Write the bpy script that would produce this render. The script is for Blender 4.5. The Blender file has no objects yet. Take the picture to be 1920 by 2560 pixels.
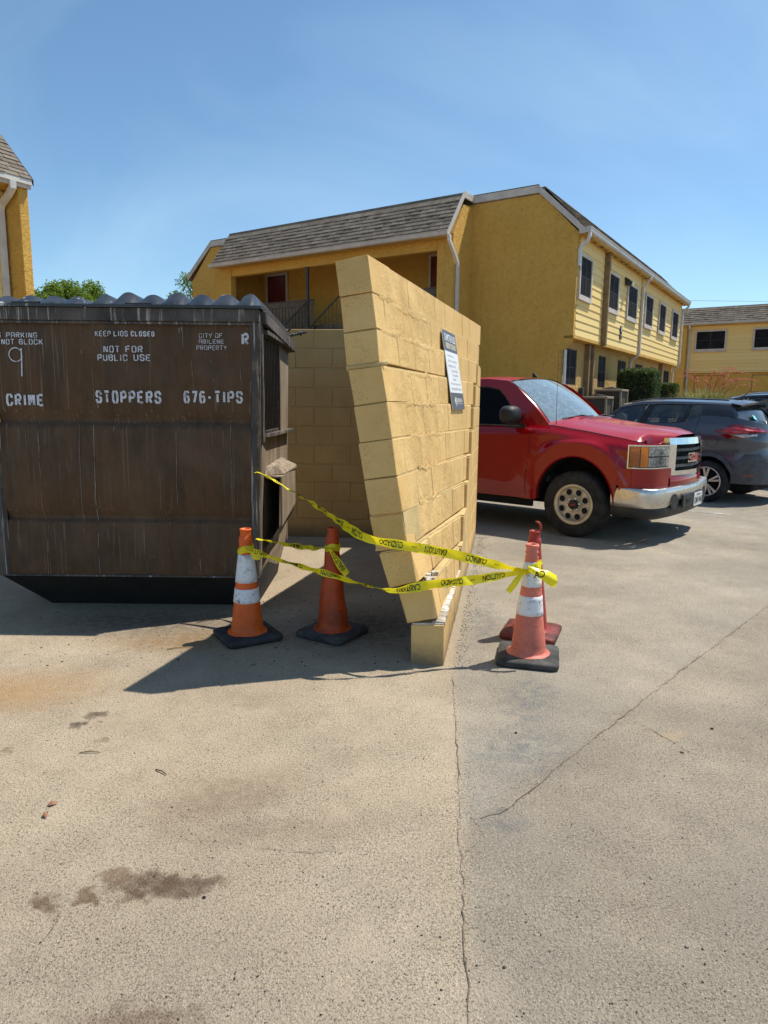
import bpy, bmesh, math, random
from mathutils import Vector, Matrix
R = math.radians
rnd = random.Random(7)
scene = bpy.context.scene
COL = scene.collection

# ---------------------------------------------------------------- camera
PITCH, ROLL = R(9.0), R(0.6)
fw = Vector((0, math.cos(PITCH), -math.sin(PITCH)))
up0 = Vector((0, math.sin(PITCH), math.cos(PITCH))); rt0 = Vector((1, 0, 0))
rt = rt0*math.cos(ROLL) + up0*math.sin(ROLL); up = -rt0*math.sin(ROLL) + up0*math.cos(ROLL)
cam_d = bpy.data.cameras.new('camera'); cam = bpy.data.objects.new('camera', cam_d); COL.objects.link(cam)
cam.matrix_world = Matrix(((rt.x, up.x, -fw.x, 0), (rt.y, up.y, -fw.y, 0), (rt.z, up.z, -fw.z, 1.5), (0, 0, 0, 1)))
cam_d.sensor_fit = 'VERTICAL'; cam_d.sensor_height = 36; cam_d.sensor_width = 27; cam_d.lens = 36*1700/2560
cam_d.clip_start = 0.05; cam_d.clip_end = 1500
scene.camera = cam
# ---------------------------------------------------------------- sky, sun, exposure
SUN = Vector((0.48, 0.215, 1.0)).normalized()
sun_el = math.asin(SUN.z); sun_az = math.atan2(SUN.x, SUN.y)
world = bpy.data.worlds.new('World'); scene.world = world; world.use_nodes = True
wn = world.node_tree.nodes; wl = world.node_tree.links
for n_ in list(wn): wn.remove(n_)
w_out = wn.new('ShaderNodeOutputWorld'); w_bg = wn.new('ShaderNodeBackground'); w_sky = wn.new('ShaderNodeTexSky')
w_sky.sky_type = 'NISHITA'; w_sky.sun_disc = False; w_sky.sun_elevation = sun_el; w_sky.sun_rotation = sun_az
w_sky.air_density = 1.0; w_sky.dust_density = 0.25; w_sky.ozone_density = 2.6; w_sky.altitude = 500
w_bg.inputs['Strength'].default_value = 0.114
# thin cirrus veils
w_tc = wn.new('ShaderNodeTexCoord'); w_map = wn.new('ShaderNodeMapping'); w_map.inputs['Rotation'].default_value = (R(20), R(50), R(10)); w_map.inputs['Scale'].default_value = (0.7, 4.5, 2.2)
w_n = wn.new('ShaderNodeTexNoise'); w_n.inputs['Scale'].default_value = 1.6; w_n.inputs['Detail'].default_value = 7; w_n.inputs['Roughness'].default_value = 0.55; w_n.inputs['Distortion'].default_value = 0.6
w_r = wn.new('ShaderNodeMapRange'); w_r.inputs['From Min'].default_value = 0.40; w_r.inputs['From Max'].default_value = 0.80; w_r.inputs['To Max'].default_value = 0.22
w_mix = wn.new('ShaderNodeMixRGB'); w_mix.inputs['Color2'].default_value = (6.2, 7.0, 8.0, 1)
wl.new(w_tc.outputs['Generated'], w_map.inputs['Vector']); wl.new(w_map.outputs[0], w_n.inputs['Vector']); wl.new(w_n.outputs['Fac'], w_r.inputs['Value'])
wl.new(w_r.outputs[0], w_mix.inputs['Fac']); wl.new(w_sky.outputs[0], w_mix.inputs['Color1']); w_t = wn.new('ShaderNodeMixRGB'); w_t.blend_type = 'MULTIPLY'; w_t.inputs['Fac'].default_value = 1; w_t.inputs['Color2'].default_value = (0.95, 1.10, 1.09, 1); wl.new(w_mix.outputs[0], w_t.inputs['Color1']); wl.new(w_t.outputs[0], w_bg.inputs['Color']); wl.new(w_bg.outputs[0], w_out.inputs['Surface'])
sun_d = bpy.data.lights.new('sun', 'SUN'); sun = bpy.data.objects.new('sun', sun_d); COL.objects.link(sun)
sun_d.energy = 5.0; sun_d.angle = R(0.53); sun_d.color = (1.0, 0.93, 0.82)
sun.rotation_euler = (-SUN).to_track_quat('-Z', 'Y').to_euler(); sun.location = SUN*60
vs = scene.view_settings; vs.view_transform = 'Standard'; vs.look = 'None'; vs.exposure = 0.32; vs.gamma = 1.0; vs.use_curve_mapping = False
scene.cycles.max_bounces = 6; scene.cycles.transparent_max_bounces = 12

# ---------------------------------------------------------------- material helpers
MATS = {}
class NT:
    """small node-tree helper"""
    def __init__(s, name):
        s.m = bpy.data.materials.new(name); s.m.use_nodes = True
        s.n = s.m.node_tree.nodes; s.l = s.m.node_tree.links
        s.b = s.n['Principled BSDF']; s.out = s.n['Material Output']
        g = s.n.new('ShaderNodeNewGeometry'); s.pos = g.outputs['Position']; s.geo = g
    def new(s, t, **k):
        q = s.n.new(t)
        for a, v in k.items(): setattr(q, a, v)
        return q
    def link(s, a, b): s.l.new(a, b)
    def mapping(s, vec, scale=(1, 1, 1), loc=(0, 0, 0), rot=(0, 0, 0)):
        q = s.new('ShaderNodeMapping'); q.inputs['Scale'].default_value = scale; q.inputs['Location'].default_value = loc; q.inputs['Rotation'].default_value = rot
        s.link(vec, q.inputs['Vector']); return q.outputs[0]
    def noise(s, scale, detail=4, rough=0.5, vec=None, dist=0.0):
        q = s.new('ShaderNodeTexNoise'); q.inputs['Scale'].default_value = scale; q.inputs['Detail'].default_value = detail
        q.inputs['Roughness'].default_value = rough; q.inputs['Distortion'].default_value = dist
        s.link(vec if vec is not None else s.pos, q.inputs['Vector']); return q.outputs['Fac']
    def voro(s, scale, vec=None, feature='F1', out='Distance'):
        q = s.new('ShaderNodeTexVoronoi', feature=feature); q.inputs['Scale'].default_value = scale
        s.link(vec if vec is not None else s.pos, q.inputs['Vector']); return q.outputs[out]
    def rng(s, v, a, b, c=0.0, d=1.0, smooth=False):
        q = s.new('ShaderNodeMapRange', interpolation_type='SMOOTHSTEP' if smooth else 'LINEAR')
        for i, x in zip(('From Min', 'From Max', 'To Min', 'To Max'), (a, b, c, d)): q.inputs[i].default_value = x
        s.link(v, q.inputs['Value']); return q.outputs[0]
    def math(s, op, a, b=None, clamp=False):
        q = s.new('ShaderNodeMath', operation=op, use_clamp=clamp)
        for i, v in enumerate((a, b)):
            if v is None: continue
            if isinstance(v, (int, float)): q.inputs[i].default_value = v
            else: s.link(v, q.inputs[i])
        return q.outputs[0]
    def mix(s, fac, a, b, blend='MIX'):
        q = s.new('ShaderNodeMixRGB', blend_type=blend)
        for nm, v in (('Fac', fac), ('Color1', a), ('Color2', b)):
            if isinstance(v, (int, float)): q.inputs[nm].default_value = v
            elif isinstance(v, (tuple, list)): q.inputs[nm].default_value = (*v, 1) if len(v) == 3 else v
            else: s.link(v, q.inputs[nm])
        return q.outputs[0]
    def color(s, v):
        if isinstance(v, (tuple, list)): s.b.inputs['Base Color'].default_value = (*v, 1)
        else: s.link(v, s.b.inputs['Base Color'])
    def bump(s, h, strength=0.3, dist=0.01, prev=None):
        q = s.new('ShaderNodeBump'); q.inputs['Strength'].default_value = strength; q.inputs['Distance'].default_value = dist
        s.link(h, q.inputs['Height'])
        if prev is not None: s.link(prev, q.inputs['Normal'])
        s.link(q.outputs[0], s.b.inputs['Normal']); return q.outputs[0]
    def set(s, rough=None, metal=None, spec=None, coat=None, coat_r=None):
        for nm, v in (('Roughness', rough), ('Metallic', metal), ('Specular IOR Level', spec), ('Coat Weight', coat), ('Coat Roughness', coat_r)):
            if v is None: continue
            if isinstance(v, (int, float)): s.b.inputs[nm].default_value = v
            else: s.link(v, s.b.inputs[nm])

def simple(name, col, rough=0.6, metal=0.0, var=0.15, scale=6.0, spec=0.4, bump=0.0, bscale=60, grime=0.0, coat=0.0, coat_r=0.05):
    t = NT(name)
    n1 = t.noise(scale, 5, 0.6)
    c2 = tuple(max(0, c*(1-var*2.2)) for c in col); c1 = tuple(min(1, c*(1+var)) for c in col)
    c = t.mix(t.rng(n1, 0.3, 0.7), c2, c1)
    if grime:
        g = t.noise(scale*0.35, 6, 0.65)
        c = t.mix(t.rng(g, 0.5, 0.75, 0, grime), c, (0.09, 0.07, 0.05))
    t.color(c); t.set(rough=t.rng(t.noise(scale*3, 3), 0.3, 0.7, max(0.03, rough-0.08), min(1, rough+0.08)), metal=metal, spec=spec, coat=coat, coat_r=coat_r)
    if bump: t.bump(t.noise(bscale, 4, 0.6), bump, 0.01)
    MATS[name] = t.m; return t.m

# ---------------------------------------------------------------- mesh helpers
class MB:
    def __init__(s): s.v = []; s.f = []; s.mi = []; s.sm = []
    def add(s, vs_, fs, mi=0, smooth=False):
        o = len(s.v); s.v += [tuple(v) for v in vs_]
        for f in fs: s.f.append(tuple(i+o for i in f)); s.mi.append(mi); s.sm.append(smooth)
        return s
    def hexa(s, P, c=0.0, mi=0):
        """P: 8 corners, bottom loop 0-3 (ccw from above) then top loop 4-7; c chamfer in metres"""
        P = [Vector(p) for p in P]
        if c <= 0:
            s.add(P, [(0, 3, 2, 1), (4, 5, 6, 7), (0, 1, 5, 4), (1, 2, 6, 5), (2, 3, 7, 6), (3, 0, 4, 7)], mi); return s
        nb = {0: (1, 3, 4), 1: (0, 2, 5), 2: (3, 1, 6), 3: (2, 0, 7), 4: (5, 7, 0), 5: (4, 6, 1), 6: (7, 5, 2), 7: (6, 4, 3)}  # x,y,z neighbours
        V = []; idx = {}
        for i in range(8):
            d = []
            for j in nb[i]:
                e = P[j]-P[i]; L = e.length; d.append(e*(min(c, L*0.3)/max(L, 1e-9)))
            # vertex on face with normal along axis k: moved along the two other axes
            for k in range(3):
                idx[(i, k)] = len(V); V.append(P[i] + sum((d[m] for m in range(3) if m != k), Vector()))
        F = []
        for k, loop in ((2, (0, 3, 2, 1)), (2, (4, 5, 6, 7)), (1, (0, 1, 5, 4)), (0, (1, 2, 6, 5)), (1, (2, 3, 7, 6)), (0, (3, 0, 4, 7))):
            F.append(tuple(idx[(i, k)] for i in loop))
        for i, j, ks in ((0, 1, (1, 2)), (1, 2, (0, 2)), (2, 3, (1, 2)), (3, 0, (0, 2)), (4, 5, (1, 2)), (5, 6, (0, 2)), (6, 7, (1, 2)), (7, 4, (0, 2)), (0, 4, (0, 1)), (1, 5, (0, 1)), (2, 6, (0, 1)), (3, 7, (0, 1))):
            F.append((idx[(i, ks[0])], idx[(j, ks[0])], idx[(j, ks[1])], idx[(i, ks[1])]))
        for i in range(8): F.append((idx[(i, 0)], idx[(i, 1)], idx[(i, 2)]))
        s.add(V, F, mi); return s
    def box(s, x0, x1, y0, y1, z0, z1, c=0.0, mi=0):
        return s.hexa([(x0, y0, z0), (x1, y0, z0), (x1, y1, z0), (x0, y1, z0), (x0, y0, z1), (x1, y0, z1), (x1, y1, z1), (x0, y1, z1)], c, mi)
    def grid(s, rows, mi=0, smooth=True, close=False, flip=False):
        """rows: list of equal-length point lists"""
        n = len(rows[0]); V = [p for r_ in rows for p in r_]; F = []
        for i in range(len(rows)-1):
            for j in range(n if close else n-1):
                a, b = i*n+j, i*n+(j+1) % n; q = (a, b, b+n, a+n)
                F.append(q[::-1] if flip else q)
        s.add(V, F, mi, smooth); return s
    def tube(s, pts, r, n=8, mi=0, cap=True, smooth=True):
        pts = [Vector(p) for p in pts]; rows = []; prev = None
        for i, p in enumerate(pts):
            d = (pts[min(i+1, len(pts)-1)]-pts[max(i-1, 0)]).normalized()
            if prev is None:
                a = d.orthogonal().normalized()
            else:
                a = (prev - d*prev.dot(d)).normalized()
            prev = a; b = d.cross(a); rr = r[i] if isinstance(r, (list, tuple)) else r
            rows.append([p + (a*math.cos(t) + b*math.sin(t))*rr for t in (2*math.pi*k/n for k in range(n))])
        s.grid(rows, mi, smooth, close=True)
        if cap:
            o = len(s.v); s.add(rows[0], [tuple(range(n))[::-1]], mi); s.add(rows[-1], [tuple(range(n))], mi)
        return s
    def rtube(s, pts, w, d, side=(1, 0, 0), mi=0):
        """rectangular section tube; w along side vector, d across"""
        pts = [Vector(p) for p in pts]; rows = []
        for i, p in enumerate(pts):
            t = (pts[min(i+1, len(pts)-1)]-pts[max(i-1, 0)]).normalized(); a = Vector(side); a = (a-t*a.dot(t)).normalized(); b = t.cross(a)
            rows.append([p+a*w/2+b*d/2, p-a*w/2+b*d/2, p-a*w/2-b*d/2, p+a*w/2-b*d/2])
        s.grid(rows, mi, False, close=True); s.add(rows[0], [(3, 2, 1, 0)], mi); s.add(rows[-1], [(0, 1, 2, 3)], mi); return s
    def lathe(s, prof, n=32, mi=0, axis='Z', c=(0, 0, 0), smooth=True):
        rows = []
        for r_, h in prof:
            row = []
            for k in range(n):
                a = 2*math.pi*k/n; x, y = r_*math.cos(a), r_*math.sin(a)
                p = (x, y, h) if axis == 'Z' else ((x, h, y) if axis == 'Y' else (h, x, y))
                row.append((p[0]+c[0], p[1]+c[1], p[2]+c[2]))
            rows.append(row)
        return s.grid(rows, mi, smooth, close=True)
    def prism(s, poly, d0, d1, axis='Y', mi=0, cap=True):
        """2-D polygon extruded along axis from d0 to d1"""
        def P(u, v, d): return {'Y': (u, d, v), 'X': (d, u, v), 'Z': (u, v, d)}[axis]
        n = len(poly); A = [P(u, v, d0) for u, v in poly]; B = [P(u, v, d1) for u, v in poly]
        F = [(i, (i+1) % n, n+(i+1) % n, n+i) for i in range(n)]
        if cap: F += [tuple(range(n))[::-1], tuple(range(n, 2*n))]
        s.add(A+B, F, mi); return s
    def mesh(s, name, mats):
        me = bpy.data.meshes.new(name); me.from_pydata(s.v, [], s.f); me.validate()
        for m in (mats if isinstance(mats, (list, tuple)) else [mats]): me.materials.append(MATS[m] if isinstance(m, str) else m)
        if len(me.polygons) == len(s.f):
            me.polygons.foreach_set('material_index', s.mi); me.polygons.foreach_set('use_smooth', s.sm)
        me.update(); return me
    def build(s, name, mats, parent=None, recalc=True):
        me = s.mesh(name, mats)
        if recalc:
            bm = bmesh.new(); bm.from_mesh(me); bmesh.ops.recalc_face_normals(bm, faces=bm.faces); bm.to_mesh(me); bm.free()
        return link(name, me, parent)
def link(name, data, parent=None):
    o = bpy.data.objects.new(name, data); COL.objects.link(o)
    if parent is not None: o.parent = parent
    return o
def tag(o, label=None, cat=None, group=None, kind=None):
    if label: o['label'] = label
    if cat: o['category'] = cat
    if group: o['group'] = group
    if kind: o['kind'] = kind
    return o
def thing(name, loc=(0, 0, 0), rz=0.0, label=None, cat=None, group=None):
    o = link(name, None); o.location = loc; o.rotation_euler = (0, 0, rz); o.empty_display_size = 0.2
    return tag(o, label, cat, group)
def smoothstep(a, b, x):
    t = max(0, min(1, (x-a)/(b-a))) if a != b else float(x >= a)
    return t*t*(3-2*t)
def lerp(a, b, t): return a+(b-a)*t
def interp(tab, x):
    if x <= tab[0][0]: return tab[0][1]
    for (x0, y0), (x1, y1) in zip(tab, tab[1:]):
        if x <= x1: return lerp(y0, y1, (x-x0)/(x1-x0))
    return tab[-1][1]
def catmull(pts, k=6):
    pts = [Vector(p) for p in pts]; out = []
    for i in range(len(pts)-1):
        p0, p1, p2, p3 = pts[max(i-1, 0)], pts[i], pts[i+1], pts[min(i+2, len(pts)-1)]
        for j in range(k):
            t = j/k
            out.append(0.5*((2*p1)+(p2-p0)*t+(2*p0-5*p1+4*p2-p3)*t*t+(3*p1-p0-3*p2+p3)*t**3))
    out.append(pts[-1]); return out
def glyphs(text, bold=0.0):
    """built-in font text as (verts2d, faces, width, height)"""
    cu = bpy.data.curves.new('txt', 'FONT'); cu.body = text; cu.size = 1.0; cu.offset = bold; cu.resolution_u = 3
    ob = bpy.data.objects.new('txt', cu); COL.objects.link(ob)
    me = bpy.data.meshes.new_from_object(ob.evaluated_get(bpy.context.evaluated_depsgraph_get()))
    vs_ = [(v.co.x, v.co.y) for v in me.vertices]; fs = [tuple(p.vertices) for p in me.polygons]
    bpy.data.objects.remove(ob); bpy.data.curves.remove(cu); bpy.data.meshes.remove(me)
    x0 = min(v[0] for v in vs_); x1 = max(v[0] for v in vs_); y0 = min(v[1] for v in vs_); y1 = max(v[1] for v in vs_)
    return [((x-x0)/(x1-x0), (y-y0)/(y1-y0)) for x, y in vs_], fs
def put_text(mb, text, fn, mi=0, bold=0.0):
    """fn maps (u,v) in the unit box of the text to 3-D"""
    vs_, fs = glyphs(text, bold); mb.add([fn(u, v) for u, v in vs_], fs, mi); return mb
# ---------------------------------------------------------------- materials
def ellipse_mask(t, cx, cy, rx, ry, rot, wob, soft=0.5):
    """soft irregular patch on the ground around (cx,cy)"""
    ad = t.new('ShaderNodeVectorMath', operation='ADD'); t.link(t.pos, ad.inputs[0]); t.link(wob, ad.inputs[1])
    sb = t.new('ShaderNodeVectorMath', operation='SUBTRACT'); t.link(ad.outputs[0], sb.inputs[0]); sb.inputs[1].default_value = (cx, cy, 0)
    v = t.mapping(sb.outputs[0], rot=(0, 0, -rot)); v = t.mapping(v, scale=(1/rx, 1/ry, 0))
    ln = t.new('ShaderNodeVectorMath', operation='LENGTH'); t.link(v, ln.inputs[0])
    return t.rng(ln.outputs['Value'], 1.0, 1.0-soft, 0, 1, True)
def mat_ground():
    t = NT('asphalt')
    sep = t.new('ShaderNodeSeparateXYZ'); t.link(t.pos, sep.inputs[0])
    wn_ = t.new('ShaderNodeTexNoise'); wn_.inputs['Scale'].default_value = 17; wn_.inputs['Detail'].default_value = 5; t.link(t.pos, wn_.inputs['Vector'])
    w2 = t.new('ShaderNodeVectorMath', operation='SUBTRACT'); t.link(wn_.outputs['Color'], w2.inputs[0]); w2.inputs[1].default_value = (.5, .5, .5)
    w3 = t.new('ShaderNodeVectorMath', operation='SCALE'); t.link(w2.outputs[0], w3.inputs[0]); w3.inputs['Scale'].default_value = 0.16; wob = w3.outputs[0]
    # two pours meet along the seam that starts at the wall's foot
    seam = t.math('SUBTRACT', sep.outputs[0], t.math('ADD', t.math('MULTIPLY', sep.outputs[1], 0.078), 0.115))
    side = t.rng(seam, -0.02, 0.04, 0, 1)
    big = t.noise(0.55, 5, 0.6); mid = t.noise(3.0, 5, 0.65); fine = t.noise(95, 4, 0.7)
    left = t.mix(t.rng(big, 0.35, 0.65), (0.40, 0.322, 0.228), (0.56, 0.462, 0.338))
    right = t.mix(t.rng(big, 0.35, 0.65), (0.315, 0.285, 0.232), (0.43, 0.392, 0.325))
    diag = t.math('SUBTRACT', sep.outputs[1], t.math('ADD', t.math('MULTIPLY', sep.outputs[0], 1.055), 1.93))     # third pour below the slanting crack
    right = t.mix(t.rng(diag, 0.05, -0.05), right, t.mix(t.rng(big, 0.35, 0.65), (0.285, 0.245, 0.190), (0.40, 0.345, 0.270)))
    c = t.mix(side, left, right)
    fore = t.math('MULTIPLY', t.rng(t.math('ADD', sep.outputs[1], t.math('MULTIPLY', mid, 1.2)), 3.1, 2.0), 0.42); c = t.mix(fore, c, (0.27, 0.245, 0.205))   # older, barer surface in front
    c = t.mix(t.rng(t.noise(1.7, 6, 0.7), 0.42, 0.68, 0, 0.48), c, (0.265, 0.215, 0.160))
    c = t.mix(t.rng(t.noise(0.9, 5, 0.65), 0.46, 0.66, 0, 0.5), c, (0.60, 0.51, 0.39))
    # exposed aggregate: dark and pale grains
    gv = t.voro(165); gc = t.voro(165, out='Color'); gs = t.new('ShaderNodeSeparateXYZ'); t.link(gc, gs.inputs[0])
    grain_d = t.math('MULTIPLY', t.rng(gs.outputs[0], 0.60, 0.8), t.rng(gv, 0.55, 0.25))
    grain_l = t.math('MULTIPLY', t.rng(gs.outputs[1], 0.70, 0.9), t.rng(gv, 0.5, 0.2))
    patchy = t.rng(t.noise(1.7, 5, 0.7), 0.34, 0.62, 0.2, 0.85)
    c = t.mix(t.math('MULTIPLY', t.math('MULTIPLY', grain_d, 1.0), patchy), c, (0.085, 0.07, 0.055))
    c = t.mix(t.math('MULTIPLY', grain_l, 0.7), c, (0.66, 0.60, 0.50))
    c = t.mix(t.rng(fine, 0.44, 0.70, 0, 0.38), c, (0.23, 0.185, 0.135))
    pits = t.math('MULTIPLY', t.rng(t.noise(125, 4, 0.65), 0.57, 0.63), t.rng(t.noise(5, 5, 0.7), 0.36, 0.56))
    lumps = t.rng(t.noise(140, 4, 0.7), 0.52, 0.66, 0, 0.36); c = t.mix(lumps, c, (0.66, 0.57, 0.45))
    c = t.mix(t.math('MULTIPLY', pits, 0.75), c, (0.12, 0.09, 0.062))
    gran = t.math('MULTIPLY', t.rng(t.noise(90, 5, 0.75), 0.50, 0.60), t.rng(t.noise(0.8, 5, 0.65, vec=t.mapping(t.pos, loc=(3, 7, 0))), 0.44, 0.60, 0.08, 0.60))
    c = t.mix(gran, c, (0.18, 0.16, 0.135))
    # worn bluish tar showing through beside the wall and on the right
    for a in ((0.62, 2.80, 0.30, 0.42, R(-25)), (0.78, 3.35, 0.22, 0.5, R(-20)), (0.72, 4.6, 0.16, 0.9, R(-10)), (0.45, 2.3, 0.14, 0.22, 0)):
        m = t.math('MULTIPLY', ellipse_mask(t, *a, wob, 0.9), t.rng(t.noise(14, 6, 0.75), 0.40, 0.62))
        c = t.mix(t.math('MULTIPLY', m, 0.7), c, (0.150, 0.160, 0.170))
    # sandy dirt washed against the walls, rusty tint by the bin, oil and drink stains; dark dirt by bin and wall also paints their shade deeper
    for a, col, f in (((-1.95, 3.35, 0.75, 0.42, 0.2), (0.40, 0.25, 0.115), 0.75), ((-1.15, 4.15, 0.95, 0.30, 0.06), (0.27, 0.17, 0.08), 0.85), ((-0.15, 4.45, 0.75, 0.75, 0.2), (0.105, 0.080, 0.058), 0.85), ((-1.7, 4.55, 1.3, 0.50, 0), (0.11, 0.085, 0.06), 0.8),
                      ((0.50, 4.6, 0.09, 1.7, R(-10)), (0.44, 0.36, 0.25), 0.85),
                      ((-1.385, 3.10, 0.085, 0.055, 0.5), (0.075, 0.052, 0.034), 0.78), ((-1.425, 2.98, 0.06, 0.06, 0.3), (0.06, 0.045, 0.032), 0.85), ((-1.33, 3.03, 0.03, 0.025, 0), (0.08, 0.06, 0.04), 0.6),
                      ((-0.73, 1.925, 0.18, 0.08, 0.1), (0.11, 0.07, 0.042), 0.92), ((-0.59, 1.935, 0.14, 0.06, 0.15), (0.12, 0.082, 0.055), 0.85), ((-1.02, 1.85, 0.08, 0.04, -0.4), (0.15, 0.10, 0.06), 0.9), ((-0.90, 1.86, 0.06, 0.04, -0.5), (0.15, 0.10, 0.06), 0.9), ((-0.85, 1.96, 0.09, 0.04, 0), (0.18, 0.12, 0.075), 0.8),
                      ((-0.60, 1.45, 0.24, 0.07, 0), (0.16, 0.11, 0.07), 0.75), ((-0.60, 2.42, 0.44, 0.22, 0.5), (0.21, 0.155, 0.105), 0.6), ((-0.4, 2.2, 0.5, 0.12, 0.1), (0.24, 0.185, 0.13), 0.5), ((-1.62, 2.75, 0.05, 0.03, 0), (0.16, 0.10, 0.06), 0.6), ((-1.25, 2.85, 0.04, 0.02, 0), (0.2, 0.13, 0.08), 0.6), ((1.35, 2.95, 0.12, 0.05, 0.2), (0.52, 0.38, 0.24), 0.5), ((1.2, 1.9, 0.5, 0.3, 0.3), (0.24, 0.21, 0.18), 0.3)):
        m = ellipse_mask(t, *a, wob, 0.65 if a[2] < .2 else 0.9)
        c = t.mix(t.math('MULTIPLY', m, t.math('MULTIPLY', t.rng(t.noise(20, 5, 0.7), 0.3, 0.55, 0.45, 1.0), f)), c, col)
    c = t.mix(1.0, c, t.mix(side, (0.88, 0.87, 0.845), (0.83, 0.83, 0.82)), 'MULTIPLY')
    t.color(c); t.set(rough=0.93, spec=0.25)
    h = t.math('ADD', t.math('MULTIPLY', t.rng(gv, 0.6, 0.0), 0.45), t.math('ADD', t.math('MULTIPLY', t.noise(75, 6, 0.75), 1.0), t.math('MULTIPLY', pits, -0.6)))
    t.bump(h, 0.7, 0.012)
    MATS['asphalt'] = t.m
mat_ground()
def mat_block(name, c1, c2, rough_coat=0.0, tone=1.0):
    t = NT(name)
    oi = t.new('ShaderNodeObjectInfo'); n1 = t.noise(2.2, 5, 0.6); n2 = t.noise(22, 5, 0.7)
    c = t.mix(t.rng(n1, 0.35, 0.68), c1, c2)
    c = t.mix(t.rng(oi.outputs['Random'], 0, 1, 0, 0.22), c, tuple(x*0.78 for x in c1))
    pores = t.math('MULTIPLY', t.rng(t.voro(95), 0.25, 0.10), t.rng(t.noise(6, 4, 0.7), 0.46, 0.58))
    c = t.mix(t.math('MULTIPLY', pores, 0.75), c, (0.13, 0.085, 0.035))
    stain = t.math('MULTIPLY', t.rng(t.noise(5, 6, 0.7, vec=t.mapping(t.pos, scale=(1, 1, 0.45))), 0.56, 0.75), 0.22)
    c = t.mix(stain, c, (0.24, 0.15, 0.055))
    sep = t.new('ShaderNodeSeparateXYZ'); t.link(t.pos, sep.inputs[0])
    splash = t.math('MULTIPLY', t.rng(t.math('ADD', sep.outputs[2], t.math('MULTIPLY', t.math('SUBTRACT', n2, 0.5), 0.14)), 0.16, 0.02), 0.75)
    c = t.mix(splash, c, (0.14, 0.105, 0.075))
    t.color(c); t.set(rough=0.82, spec=0.3)
    h = t.math('ADD', t.math('MULTIPLY', n2, 0.5), t.math('MULTIPLY', pores, -0.9))
    if rough_coat:
        # thick brushed-on paint and parging left in uneven ridges on the middle of the wall
        along = t.math('ADD', t.math('MULTIPLY', sep.outputs[1], 0.985), t.math('MULTIPLY', sep.outputs[0], 0.17))
        area = t.math('MULTIPLY', t.rng(along, 3.85, 4.25, 0.25, 1), t.rng(along, 6.4, 5.0, 0.0, 1))
        lump = t.math('MULTIPLY', t.noise(30, 7, 0.78, dist=1.2), t.rng(t.noise(4.5, 4, 0.6), 0.40, 0.62, 0.15, 1))
        h = t.math('ADD', h, t.math('MULTIPLY', t.math('MULTIPLY', lump, area), 2.4*rough_coat))
    t.bump(h, 0.6, 0.011); MATS[name] = t.m
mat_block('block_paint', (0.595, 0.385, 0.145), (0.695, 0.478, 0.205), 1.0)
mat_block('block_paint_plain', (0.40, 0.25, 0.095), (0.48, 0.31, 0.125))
simple('mortar', (0.52, 0.385, 0.175), 0.9, var=0.12, bump=0.4, bscale=80)
simple('mortar_raw', (0.62, 0.58, 0.52), 0.95, var=0.25, scale=14, bump=0.8, bscale=45)
simple('block_raw', (0.42, 0.37, 0.30), 0.95, var=0.25, scale=14, bump=0.8, bscale=45)
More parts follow.
